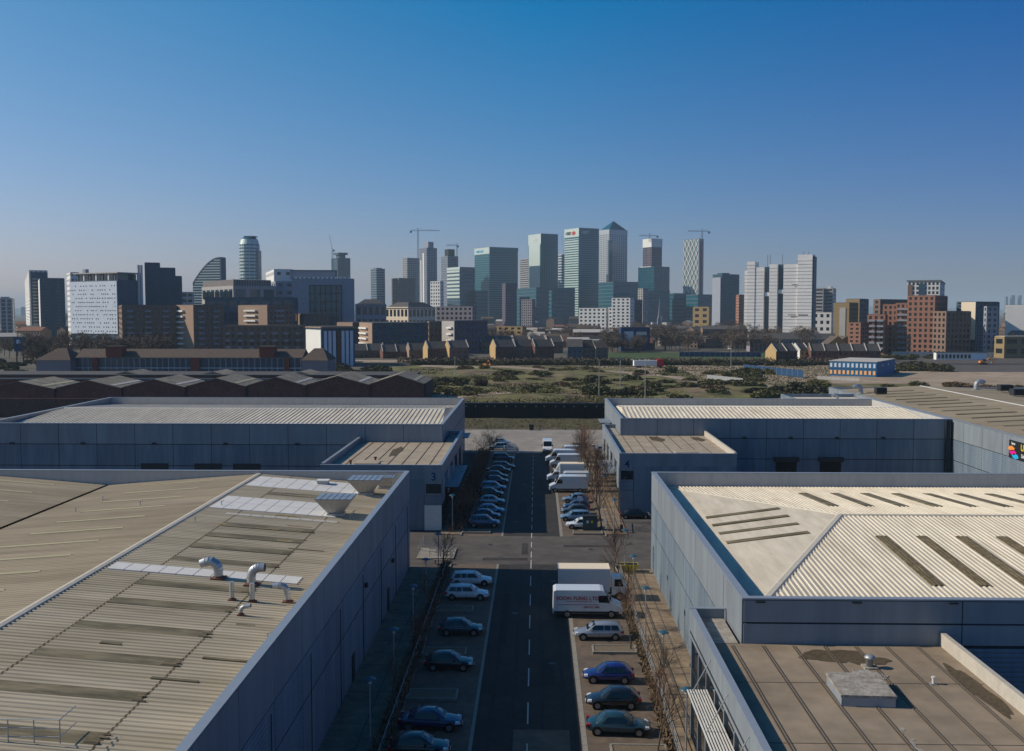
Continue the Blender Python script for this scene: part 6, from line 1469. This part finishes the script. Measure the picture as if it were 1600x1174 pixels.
sk2 = thing('skip', 'rusty brown skip among the twigs on the far apron', 'skip', (9.6, 213, .02)); g = MB(); g.hexa([(-1.3,-.8,0),(1.3,-.8,0),(1.3,.8,0),(-1.3,.8,0),(-1.8,-1,1.7),(1.8,-1,1.7),(1.8,1,1.7),(-1.8,1,1.7)]); g.obj('body', sk2, 'rust'); g = MB(); g.box(-1.7,-.9,1.66,1.7,.9,1.72); g.obj('contents', sk2, 'soil')
# dark bin store with sign, boards, bin, racks
b = thing('bin_store', 'dark teal bin store with small yellow notices beside the white hatchback', 'bin store', (7.4, 134.9, .0)); g = MB(); g.box(-1,-.5,.1,1,.5,2.0); g.obj('body', b, 'p_teal'); g = MB(); g.box(-1.05,-.55,2.0,1.05,.55,2.08); g.obj('lid', b, 'van_trim')
for k in range(2): g = MB(); g.box(-.5+k*.6,-.53,1.1,-.2+k*.6,-.505,1.45); g.obj('notice', b, 'yellow' if k else 'white_sign')
g = MB(); g.box(-.01,-.52,.15,.01,-.5,1.95); g.obj('door_gap', b, 'black')
b = thing('notice_board', 'small white notice board on a post among the cars on the right', 'sign', (6.6, 148.0, 0)); g = MB(); g.box(-.42,-.03,1.55,.42,.03,2.25); g.obj('board', b, 'white_sign'); g = MB(); g.tube((0,.05,0),(0,.05,1.6),.04); g.obj('post', b, 'galv_dull')
b = thing('bin', 'dark bin standing on the edge of the far apron', 'bin', (-1.2, 250, 0)); g = MB(); g.hexa([(-.5,-.4,.1),(.5,-.4,.1),(.5,.4,.1),(-.5,.4,.1),(-.6,-.5,1.35),(.6,-.5,1.35),(.6,.5,1.35),(-.6,.5,1.35)]); g.obj('body', b, 'van_trim'); g = MB(); g.box(-.63,-.53,1.35,.63,.53,1.45); g.obj('lid', b, 'black')
for (x, l) in ((.9,'short dark bollard right of the bin on the far apron'),(7.3,'short dark bollard beside the twigs on the far apron')):
    b = thing('bollard', l, 'bollard', (x, 250.2, 0)); g = MB(); g.lathe([(.11,0),(.11,.95),(.16,.97),(.16,1.1),(.04,1.16)], n=10); g.obj('post', b, 'van_trim'); g = MB(); g.lathe([(.12,.75),(.12,.85)], n=10); g.obj('band', b, 'yellow')
rk = thing('barrier_rack', 'white metal barriers stacked in rows on the apron left of the road', 'rack', (-5.0, 207.5, .02))
for k in range(9):
    g = MB(); y = k*1.15; g.tube((-1.3,y,0),(-1.3,y,1.1),.05,n=5).tube((1.3,y,0),(1.3,y,1.1),.05,n=5).tube((-1.3,y,1.1),(1.3,y,1.1),.05,n=5).tube((-1.3,y,.5),(1.3,y,.5),.04,n=5); g.obj('barrier', rk, 'clad_w')
rk.rotation_euler = (0,0,radians(6))
# ---------------------------------------------------------------- street furniture
def lamp_proto():
    T = thing('street_lamp', 'lamp', 'street lamp')
    g = MB(); g.lathe([(.085,0),(.085,.7),(.055,.72),(.045,4.6)], n=10); g.obj('pole', T, 'galv_dull')
    g = MB(); g.lathe([(.05,4.58),(.13,4.62),(.11,4.9)], n=12); g.obj('lantern', T, 'headlamp')
    g = MB(); g.lathe([(.44,4.90),(.40,4.95),(.12,5.07),(.02,5.09)], n=16); g.obj('shade', T, 'lampglass', smooth=False)
    g = MB(); g.box(-.12,-.12,-.02,.12,.12,.03); g.obj('base_plate', T, 'dark_metal'); return T
lp = lamp_proto(); first = True
LPOS = [(10.0,64.5,'mushroom lamp nearest on the right pavement'),(9.95,76.2,'second mushroom lamp along the right pavement, past the canopy'),(9.95,88.7,'third mushroom lamp along the right pavement'),(10.0,100.5,'fourth mushroom lamp along the right pavement, beside the vans'),(10.2,112.5,'last mushroom lamp on the right before the junction'),
        (10.4,131,'mushroom lamp at the yard corner beyond the junction on the right'),(10.3,150,'mushroom lamp by the canopy of the block numbered 4'),(10.5,173,'mushroom lamp among the bare trees past the block numbered 4'),(10.3,196,'farthest mushroom lamp on the right'),
        (-11.3,65.8,'mushroom lamp nearest on the left, with pale blue shade'),(-11.2,76.4,'second mushroom lamp on the shaded left pavement'),(-11.2,88.7,'third mushroom lamp on the shaded left pavement'),(-11.1,98.5,'fourth mushroom lamp on the shaded left pavement'),(-11.0,110,'last mushroom lamp on the left before the junction'),(-11.4,133.5,'mushroom lamp beside the block numbered 3')]
for (x, y, l) in LPOS:
    if first: o = lp; o.location = (x, y, .12); first = False
    else: o = dup(lp, (x, y, .12))
    o['label'] = l; o['group'] = 'mushroom lamps along the two pavements'
def railing(label, x, y0, y1, h=1.05, m='galv_dull', gap=2.0, z=.12, infill=True):
    T = thing('railing', label, 'railing', (x, y0, z)); n = int((y1-y0)/gap)
    for i in range(n+1): g = MB(); g.box(-.03, i*gap-.03, 0, .03, i*gap+.03, h+.05); g.obj('post', T, m)
    for zz in (.25, .65, h): g = MB(); g.tube((0,0,zz),(0,n*gap,zz),.028,n=5); g.obj('rail', T, m)
    return T
railing('grey railing between the parking bays and the sunny right pavement', 9.62, 62, 112)
railing('grey railing along the shaded left pavement', -10.35, 60, 112)
railing('grey railing beside the far right pavement among the bare trees', 9.75, 134, 206)
T = thing('lifting_barrier', 'dark lifting barrier arm at the yard entrance on the right', 'barrier', (11.6, 133.5, 0)); g = MB(); g.box(-.2,-.2,0,.2,.2,1.1); g.obj('post', T, 'dark_metal'); g = MB(); g.tube((0,0,1.0),(.3,6,1.1),.06); g.obj('arm', T, 'dark_metal')
T = thing('step_rail', 'metal handrails around the steps beside the end of the near left warehouse', 'railing', (-14.2,118.5,0))
for j in range(4):
    for i in range(4): g = MB(); g.tube((i*1.3,j*1.6,0),(i*1.3,j*1.6,1.1+.25*(3-i)),.035,n=5); g.obj('post', T, 'galv_dull')
    for zz in (.5,1.1): g = MB(); g.tube((0,j*1.6,zz+.7),(3.9,j*1.6,zz),.03,n=5); g.obj('rail', T, 'galv_dull')
g = MB(); g.box(-.3,-.2,.0,4.2,5.2,.14); g.obj('landing', T, 'concrete')
T = thing('bench', 'wooden bench in the sun at the corner of the near left warehouse', 'bench', (-12.2,115.7,.12))
for k in range(3): g = MB(); g.box(0,.17*k,.42,1.9,.14+.17*k,.47); g.obj('slat', T, 'pave_tan')
for x in (.2,1.6): g = MB(); g.box(x,0,0,x+.08,.5,.42); g.obj('leg', T, 'dark_metal')
# planters
random.seed(31)
def planter(x0, y0, x1, y1, label):
    T = thing('planter', label, 'planter', (x0, y0, .01)); w_, d = x1-x0, y1-y0
    g = MB(); g.box(0,0,0,w_,.15,.22); g.obj('kerb', T, 'kerb'); g = MB(); g.box(0,d-.15,0,w_,d,.22); g.obj('kerb', T, 'kerb'); g = MB(); g.box(0,.15,0,.15,d-.15,.22); g.obj('kerb', T, 'kerb'); g = MB(); g.box(w_-.15,.15,0,w_,d-.15,.22); g.obj('kerb', T, 'kerb')
    g = MB(); g.box(.15,.15,0,w_-.15,d-.15,.17); g.obj('soil', T, 'soil')
planter(5.0, 85.4, 8.9, 87.3, 'kerbed planter behind the silver estate on the right')
planter(5.1, 64.8, 9.0, 66.9, 'kerbed planter at the bottom edge on the right')
planter(-10.0, 97.2, -6.3, 99.0, 'kerbed planter in shade in front of the nearer white estate'); planter(-10.0, 84.6, -6.1, 86.4, 'kerbed planter in shade between the teal and the black hatchback')
planter(-10.0, 74.6, -6.1, 76.6, 'kerbed planter in shade behind the dark blue saloon'); planter(-10.0, 132.4, -6.2, 134.2, 'kerbed planter at the junction in front of the people carrier')
planter(5.0, 132.0, 9.0, 133.6, 'kerbed planter in sun at the junction on the right')
for (x0_, x1_, y0_, y1_) in ((-10.9,-10.15,24,114),(8.95,9.3,62,112),(-11.6,-10.2,134,208),(8.9,9.3,134,206)):
    g = MB(); n = int((y1_-y0_)/2)
    for i in range(n): a = y0_+2*i; g.box(x0_, a, .02, x1_, a+2, .14+.05*random.random())
    g.obj('planting_bed', None, 'soil', kind='structure')
# ---------------------------------------------------------------- trees and shrubs
def rv_(): return Vector((random.gauss(0,1), random.gauss(0,1), random.gauss(0,1)))
def bare_tree(seed, H=7.0, spread=.55, levels=5, up=.5):
    random.seed(seed); tk = MB(); tw = MB()
    def grow(p, d, L, r, lv):
        n = 3 if lv < 2 else 2; q = p
        for i in range(n):
            d = (d + rv_()*.10 + Vector((0,0,.05*up))).normalized(); e = q + d*(L/n); r2 = r*(1-.28*(i+1)/n)
            (tk if lv < 2 else tw).tube(q, e, r*(1-.28*i/n), r2, n=5 if lv < 2 else 3, cap=False); q = e
            if lv > 0 and lv < levels and i < n-1 or (lv == 0 and i == 1):
                s_ = rv_(); s_ = (s_ - d*s_.dot(d)).normalized(); grow(q, (d*.75+s_*spread).normalized(), L*.62, r2*.6, lv+1)
        if lv < levels:
            for k in range(random.choice((2,3,3))):
                s_ = rv_(); s_ = (s_ - d*s_.dot(d)).normalized(); grow(q, (d*.85+s_*spread*random.uniform(.6,1.2)).normalized(), L*random.uniform(.55,.78), r*.58, lv+1)
    grow(Vector((0,0,0)), Vector((.02,.01,1)).normalized(), H*.36, .10*H/7, 0)
    return tk.mesh('trunk'), tw.mesh('crown')
def mats_(me, m): me.materials.clear(); me.materials.append(M[m]); return me
BT = []
for sd in (1, 2, 3, 4, 5):
    a, b_ = bare_tree(sd*13, 7.0, .42 if sd < 4 else .62, 5 if sd < 4 else 5); BT.append((mats_(a,'bark'), mats_(b_,'twig' if sd != 3 else 'twig_red')))
def put_tree(k, x, y, z, s_, rz, label, group, lib, name='bare_tree', cat='tree', m=None):
    T = thing(name, label, cat, (x, y, z), rz, group); T.scale = (s_,)*3
    if cat == 'bush': T.scale = (s_*random.uniform(.9,2.1), s_*random.uniform(.8,1.2), s_*random.uniform(.6,1.15)); T.rotation_euler = (0,0,random.uniform(-.5,.5))
    for nm, me in zip(('trunk','crown'), lib[k]):
        o = link(nm, me, T)
        if m and nm == 'crown': setm(o, m)
    return T
random.seed(77)
tr = [(8.3,66.0,.72,'bare young tree in the kerbed planter at the bottom edge'),(8.4,86.4,.80,'bare young tree in the planter behind the silver estate'),(9.15,70.5,.62,'thin bare tree at the railing behind the grey green saloon'),(9.15,75.5,.66,'thin bare tree at the railing behind the black hatchback'),(9.15,80.5,.55,'thin bare tree at the railing behind the bright blue hatchback'),(9.1,92.5,.66,'thin bare tree at the railing behind the lettered van'),(9.1,99,.74,'thin bare tree beside the cab of the box lorry'),(9.1,106,.80,'bare tree behind the box lorry'),(9.0,112,.84,'bare tree at the near corner of the junction on the right'),
      (-10.5,106,1.0,'bare dark tree beside the farther white estate on the left'),(-10.5,96,.7,'bare dark tree in the left strip beside the nearer white estate'),(-10.5,83,.66,'bare dark tree in the left strip beside the black hatchback'),(-10.5,72,.66,'bare dark tree in the left strip near the dark blue saloon')]
for i, (x, y, s_, l) in enumerate(tr): put_tree(i % 3, x, y, .1, s_, random.uniform(0,6), l, 'bare trees along the near road', BT)
R_ = ['beside the white hatchback','behind the light blue estate','behind the grey hatchback','behind the navy car','next to the light blue hatchback','behind the nearest white van','behind the second white van','behind the tall box van','just past the tall box van','in the gap between the vans','behind the blue shaded van','behind the van sticking out','behind the last white van','at the far end of the row']
y = 135
for i in range(14):
    put_tree(random.randrange(3), 9.1+random.uniform(-.3,.6), y, .1, random.uniform(.92,1.25), random.uniform(0,6), 'tall bare brown tree '+R_[i], 'bare trees along the right row beyond the junction', BT, m='twig' if i % 3 else 'twig_red'); y += 5.2
L_ = ['beside the people carrier','behind the dark blue hatchback','behind the pale blue hatchback','left of the silver hatchback','between the silver and the black hatchback','behind the black hatchback','left of the pale blue car','behind the navy car with red lights','behind the dark teal car','left of the black saloon','behind the dark teal estate','left of the navy off roader','at the far left corner of the car row','in sun beside the apron on the left']
y = 136
for i in range(14):
    put_tree(3+i % 2, -10.7+random.uniform(-.8,1.0), y, .1, random.uniform(.75,1.08), random.uniform(0,6), 'bushy bare tree '+L_[i], 'bushy bare trees along the left row beyond the junction', BT, m='twig' if i % 2 else 'twig_red'); y += 5.4
# far trees: cheaper crowns
def far_tree(seed, H=10, R=4.0):
    random.seed(seed); tk = MB(); c = MB(); tk.tube((0,0,0),(0.1,0,H*.5),.25,.14,n=5,cap=False)
    for k in range(9):
        a = random.uniform(0,6.28); tk.tube((.05,0,H*random.uniform(.25,.5)),(cos(a)*R*.6,sin(a)*R*.6,H*random.uniform(.6,.9)),.10,.03,n=3,cap=False)
    lob = [(rv_()*R*.45, random.uniform(.45,.8)*R) for _ in range(7)]
    for k in range(760):
        o_, rr = random.choice(lob); d = rv_().normalized()*rr*random.uniform(.4,1)**.5; p = Vector((0,0,H*.62))+Vector((o_.x,o_.y,o_.z*.7))+Vector((d.x,d.y,d.z*.85))
        if p.z < H*.2: continue
        g_ = rv_().normalized()*.75; s_ = rv_().normalized()*.13; c.poly([p-g_-s_, p+g_, p-g_+s_])
    return mats_(tk.mesh('trunk'),'bark'), mats_(c.mesh('crown'),'twig_far')
FT = [far_tree(s_) for s_ in (3,5,8,9,12)]
def bush(seed, R=2.0, n=1100, m='leaf', q=.13):
    random.seed(seed); c = MB(); lob = [(Vector((random.uniform(-1,1)*R*.55, random.uniform(-1,1)*R*.55, R*random.uniform(.25,.65))), random.uniform(.4,.75)*R) for _ in range(6)]
    for k in range(n):
        o_, rr = random.choice(lob); d = rv_().normalized()*rr*random.uniform(.55,1.0); p = o_+d; p.z *= .72
        if p.z < .05: continue
        u = rv_().normalized()*q*random.uniform(.7,1.4); v = rv_().normalized()*q*random.uniform(.7,1.4); c.poly([p-u-v, p+u-v, p+u+v, p-u+v])
    st = MB()
    for k in range(5): a = random.uniform(0,6.28); st.tube((0,0,0),(cos(a)*R*.5,sin(a)*R*.5,R*.6),.05,.02,n=3,cap=False)
    return mats_(st.mesh('trunk'),'bark'), mats_(c.mesh('crown'),m)
BU = [bush(1),bush(2),bush(3,2.2,1300),bush(4,1.8,1000)]
random.seed(55)
def scatter_trees(n, pa, pb, Ya, Yb_, smin, smax, label, group, lib=FT, m=None, name='bare_tree', cat='tree', z=1.0, zfun=None):
    for i in range(n):
        Y = random.uniform(Ya, Yb_); px = random.uniform(pa, pb); x = xa(px, Y)
        put_tree(random.randrange(len(lib)), x, Y, zfun(x, Y) if zfun else z, random.uniform(smin, smax), random.uniform(0,6.28), label, group, lib, name, cat, m if not isinstance(m, (list,tuple)) else random.choice(m))
scatter_trees(84, 935, 1275, 700, 990, .9, 1.7, 'bare brown tree in the belt beside the park', 'bare trees in the belt beside the park')
scatter_trees(22, 990, 1290, 1020, 1250, 1.2, 1.9, 'bare brown tree in front of the tower foot', 'bare trees in front of the towers')
scatter_trees(24, 1120, 1275, 700, 880, 1.0, 1.6, 'bare brown tree in front of the white sheeted block', 'bare trees below the white sheeted block')
scatter_trees(42, 40, 262, 520, 640, 1.0, 1.6, 'bare brown tree below the white panelled block', 'bare trees below the white panelled block')
scatter_trees(14, -15, 100, 520, 660, .8, 1.3, 'bare brown tree near the far left edge', 'bare trees at the far left')
scatter_trees(44, 740, 960, 790, 1050, .9, 1.5, 'bare brown tree among the houses above the terraces', 'bare trees among the houses')
scatter_trees(18, 560, 720, 780, 900, .9, 1.3, 'bare brown tree behind the left terraces', 'bare trees behind the left terraces')
scatter_trees(12, 945, 1000, 695, 720, .8, 1.2, 'bare tree at the edge of the green park', 'bare trees at the park edge')
zf_ = lambda x, y: max(1.02, hz(x, y))
scatter_trees(58, 690, 945, 335, 500, .8, 1.8, 'olive green bush in the middle of the wasteland', 'bushes on the wasteland behind the creek', BU, ('leaf','leaf','leaf_y','dry','leaf_y'), 'bush', 'bush', zfun=zf_)
scatter_trees(66, 925, 1250, 325, 470, .9, 2.0, 'dark green bush on the right part of the wasteland', 'bushes behind the right rear warehouse', BU, ('leaf','leaf','leaf_y','dry','leaf','leaf_dk'), 'bush', 'bush', zfun=zf_)
scatter_trees(16, 665, 760, 330, 400, .8, 1.5, 'green bush beside the last brick shed', 'bushes beside the last brick shed', BU, ('leaf','leaf_dk','dry'), 'bush', 'bush', zfun=zf_)
scatter_trees(10, 640, 1300, 530, 536, 1.2, 2.0, 'dark bush standing out of the hedge beyond the wasteland', 'bushes standing out of the hedge', BU, ('leaf_dk','leaf_dk','leaf'), 'bush', 'bush')
scatter_trees(34, 1250, 1640, 300, 380, 1.0, 1.9, 'olive bush behind the big right warehouse', 'bushes behind the big right warehouse', BU, ('leaf','leaf_dk','dry','leaf_y'), 'bush', 'bush', z=1.1)
scatter_trees(16, 1340, 1470, 470, 560, 1.2, 2.4, 'dark bush beside the blue site office', 'bushes beside the blue site office', BU, ('leaf_dk','leaf'), 'bush', 'bush', z=1.1)
scatter_trees(26, -20, 130, 420, 560, .9, 1.8, 'dark bush near the far left edge behind the sheds', 'bushes at the far left', BU, ('leaf_dk','leaf'), 'bush', 'bush')
scatter_trees(22, 1290, 1480, 600, 640, 1.0, 1.8, 'dark bush at the foot of the orange flats', 'bushes below the orange flats', BU, ('leaf_dk','leaf'), 'bush', 'bush', z=1.2)
scatter_trees(16, 510, 600, 430, 500, 1.0, 2.0, 'dark bush at the right end of the mauve ended block', 'bushes right of the mauve ended block', BU, ('leaf_dk','leaf'), 'bush', 'bush')
for (px, Y, s_, l) in ((1258,338,2.5,'largest dark bush on the right, just behind the low annex'),(1188,350,1.9,'round dark bush left of the largest one'),(1215,352,1.6,'smaller dark bush beside the largest one')):
    put_tree(2, xa(px,Y), Y, 1.1, s_, 1.0, l, None, BU, 'bush', 'bush', 'leaf_dk').pop('group', None)
for o in list(bpy.data.objects):
    if o.get('group') is None and 'group' in o: del o['group']
# low undergrowth in the left strip and along the railing, ground cover on the wasteland
random.seed(8)
def scatter_stuff(name, m, n, fx, q, up=.5):
    c = MB()
    for k in range(n):
        p = Vector(fx()); g_ = Vector((random.gauss(0,.5), random.gauss(0,.5), random.uniform(.3,1)*up)).normalized()*q*random.uniform(.6,1.5); s_ = rv_().normalized()*q*.35
        c.poly([p-s_, p+s_, p+g_])
    return c.obj(name, None, m, kind='stuff')
def hedge(name, m, n, pa, pb, Ya, Yb, h):
    c = MB(); hs_ = [random.uniform(.35,1.1) for _ in range(400)]
    for k in range(n):
        px = random.uniform(pa, pb); Y = random.uniform(Ya, Yb); t_ = (px-pa)/(pb-pa)*398; i = int(t_); hh = h*(hs_[i]*(1-t_+i)+hs_[i+1]*(t_-i)); p = Vector((xa(px,Y), Y, 1+hh*random.random()))
        u = rv_().normalized()*.3; v = rv_().normalized()*.3; c.poly([p-u-v, p+u-v, p+u+v, p-u+v])
    return c.obj(name, None, m, kind='stuff')
hedge('hedgerow', 'leaf_dk', 26000, 640, 1300, 536, 543, 3.4); hedge('hedgerow_brown', 'twig_far', 12000, 620, 1320, 560, 568, 3.2)
def wl_pt():
    Y = CRY1+2+(528-CRY1)*random.random()**1.3; x = random.uniform(max(-85, xa(640,Y)), min(320, xa(1300, Y))); return (x, Y, zf_(x, Y))
scatter_stuff('undergrowth', 'leaf_y', 16000, wl_pt, .75); scatter_stuff('dry_undergrowth', 'dry', 12000, wl_pt, .7); scatter_stuff('green_undergrowth', 'leaf', 16000, wl_pt, .8)
scatter_stuff('strip_undergrowth', 'twig', 3500, lambda: (random.uniform(-11.0,-10.0), random.uniform(50,114), random.uniform(.1,.9)), .4, 1)
scatter_stuff('railing_undergrowth', 'dry', 1500, lambda: (random.uniform(8.9,9.5), random.uniform(60,112), .12), .35, 1)
scatter_stuff('far_strip_undergrowth', 'twig_red', 1800, lambda: (random.uniform(-12.2,-9.6), random.uniform(133,210), random.uniform(.1,.9)), .5, 1)
scatter_stuff('bank_grass_blades', 'leaf_y', 3000, lambda: (random.uniform(-30,32), random.uniform(251.5,275.5), .15), .35, 1)
BK = [mats_(bare_tree(91,2.2,.9,4)[1],'twig')]
for i, (x, y, l) in enumerate(((8.6,77.0,'small twiggy shrub behind the bright blue hatchback'),(9.0,71.2,'small twiggy shrub behind the grey green saloon'),(9.0,67.8,'round dry shrub at the railing near the bottom edge'),(-10.3,100.5,'dry yellowish shrub at the nearer white estate'),(-10.4,93,'dry shrub left of the teal hatchback'),(-10.5,79,'dry shrub left of the black hatchback'),(8.6,83.0,'small twiggy shrub near the planter with the bare tree'),(9.0,89.5,'small dry shrub behind the silver estate'))):
    T = thing('shrub', l, 'shrub', (x, y, .15), i, 'small dry shrubs along the near road'); o = link('twigs', BK[0], T, kind='stuff'); T.scale = (1.2,1.2,.9)
T = thing('wire_pole', '', '', (0,0,0)) if False else None
for (px, Y, h, l) in ((853,None,9,''),):
    pass
for (px, yb, h, l) in ((1008,625,14,'tall thin grey pole on the track through the wasteland'),(969,612,12,'thin pole in the bushes left of the tall grey pole'),(936,618,12,'thin pole standing in the middle bushes of the wasteland'),(1142,575,14,'tall pole at the left end of the sandy yard'),(1218,560,12,'pole behind the blue hoarding'),(711,600,10,'thin pole in the scrub left of the road axis')):
    g_ = gp(px, yb, 1.2); T = thing('utility_pole', l, 'pole', (g_.x, g_.y, 1.2)); g = MB(); g.lathe([(.16,0),(.10,h)], n=7); g.obj('pole', T, 'galv_dull'); g = MB(); g.box(-.5,-.12,h-.25,.5,.12,h-.1); g.obj('lamp_head', T, 'galv_dull')

# ---------------------------------------------------------------- every repeat gets a label of its own
ONES = 'zeroth first second third fourth fifth sixth seventh eighth ninth tenth eleventh twelfth thirteenth fourteenth fifteenth sixteenth seventeenth eighteenth nineteenth'.split()
def ordn(n):
    if n > 99: return 'hundredth' if n == 100 else 'hundred and '+ordn(n-100)
    if n < 20: return ONES[n]
    t_ = {2:'twent',3:'thirt',4:'fort',5:'fift',6:'sixt',7:'sevent',8:'eight',9:'ninet'}[n//10]
    return t_+'ieth' if n % 10 == 0 else t_+'y-'+ONES[n % 10]
groups = {}
for o in bpy.data.objects:
    if o.parent is None and o.get('group') and o.get('category'): groups.setdefault((o['group'], o['label']), []).append(o)
TONE = {'leaf':'olive', 'leaf_y':'yellowish', 'leaf_dk':'dark green', 'dry':'dry brown'}
for (g_, l_), os_ in groups.items():
    if len(os_) < 2: continue
    os_.sort(key=lambda o: (o.location.x - 0*o.location.y)/max(1, o.location.y))
    for i, o in enumerate(os_):
        words = l_.split(' ')
        if o['category'] == 'bush':
            m_ = [c.material_slots[0].material.name for c in o.children if c.name.startswith('crown') and c.material_slots]
            tone = TONE.get(m_[0] if m_ else '', '')
            k_ = words.index('bush'); l2 = tone+' bush, '+ordn(i+1)+' from the left '+' '.join(words[k_+1:])
        else: l2 = ordn(i+1)+' from the left, '+l_
        o['label'] = l2
# ---------------------------------------------------------------- air
HAZE_D = 0.000085
mh = bpy.data.materials.new('haze'); mh.use_nodes = True; n = mh.node_tree.nodes; n.remove(n['Principled BSDF'])
pv = n.new('ShaderNodeVolumePrincipled'); pv.inputs['Color'].default_value = (0.62,0.80,0.92,1); pv.inputs['Density'].default_value = HAZE_D; pv.inputs['Anisotropy'].default_value = 0.0
mh.node_tree.links.new(pv.outputs[0], n['Material Output'].inputs['Volume'])
hzb = MB(); hzb.box(-21000, -1500, -8, 21000, 18000, 262); ho = hzb.obj('haze', None, mh, kind='stuff')
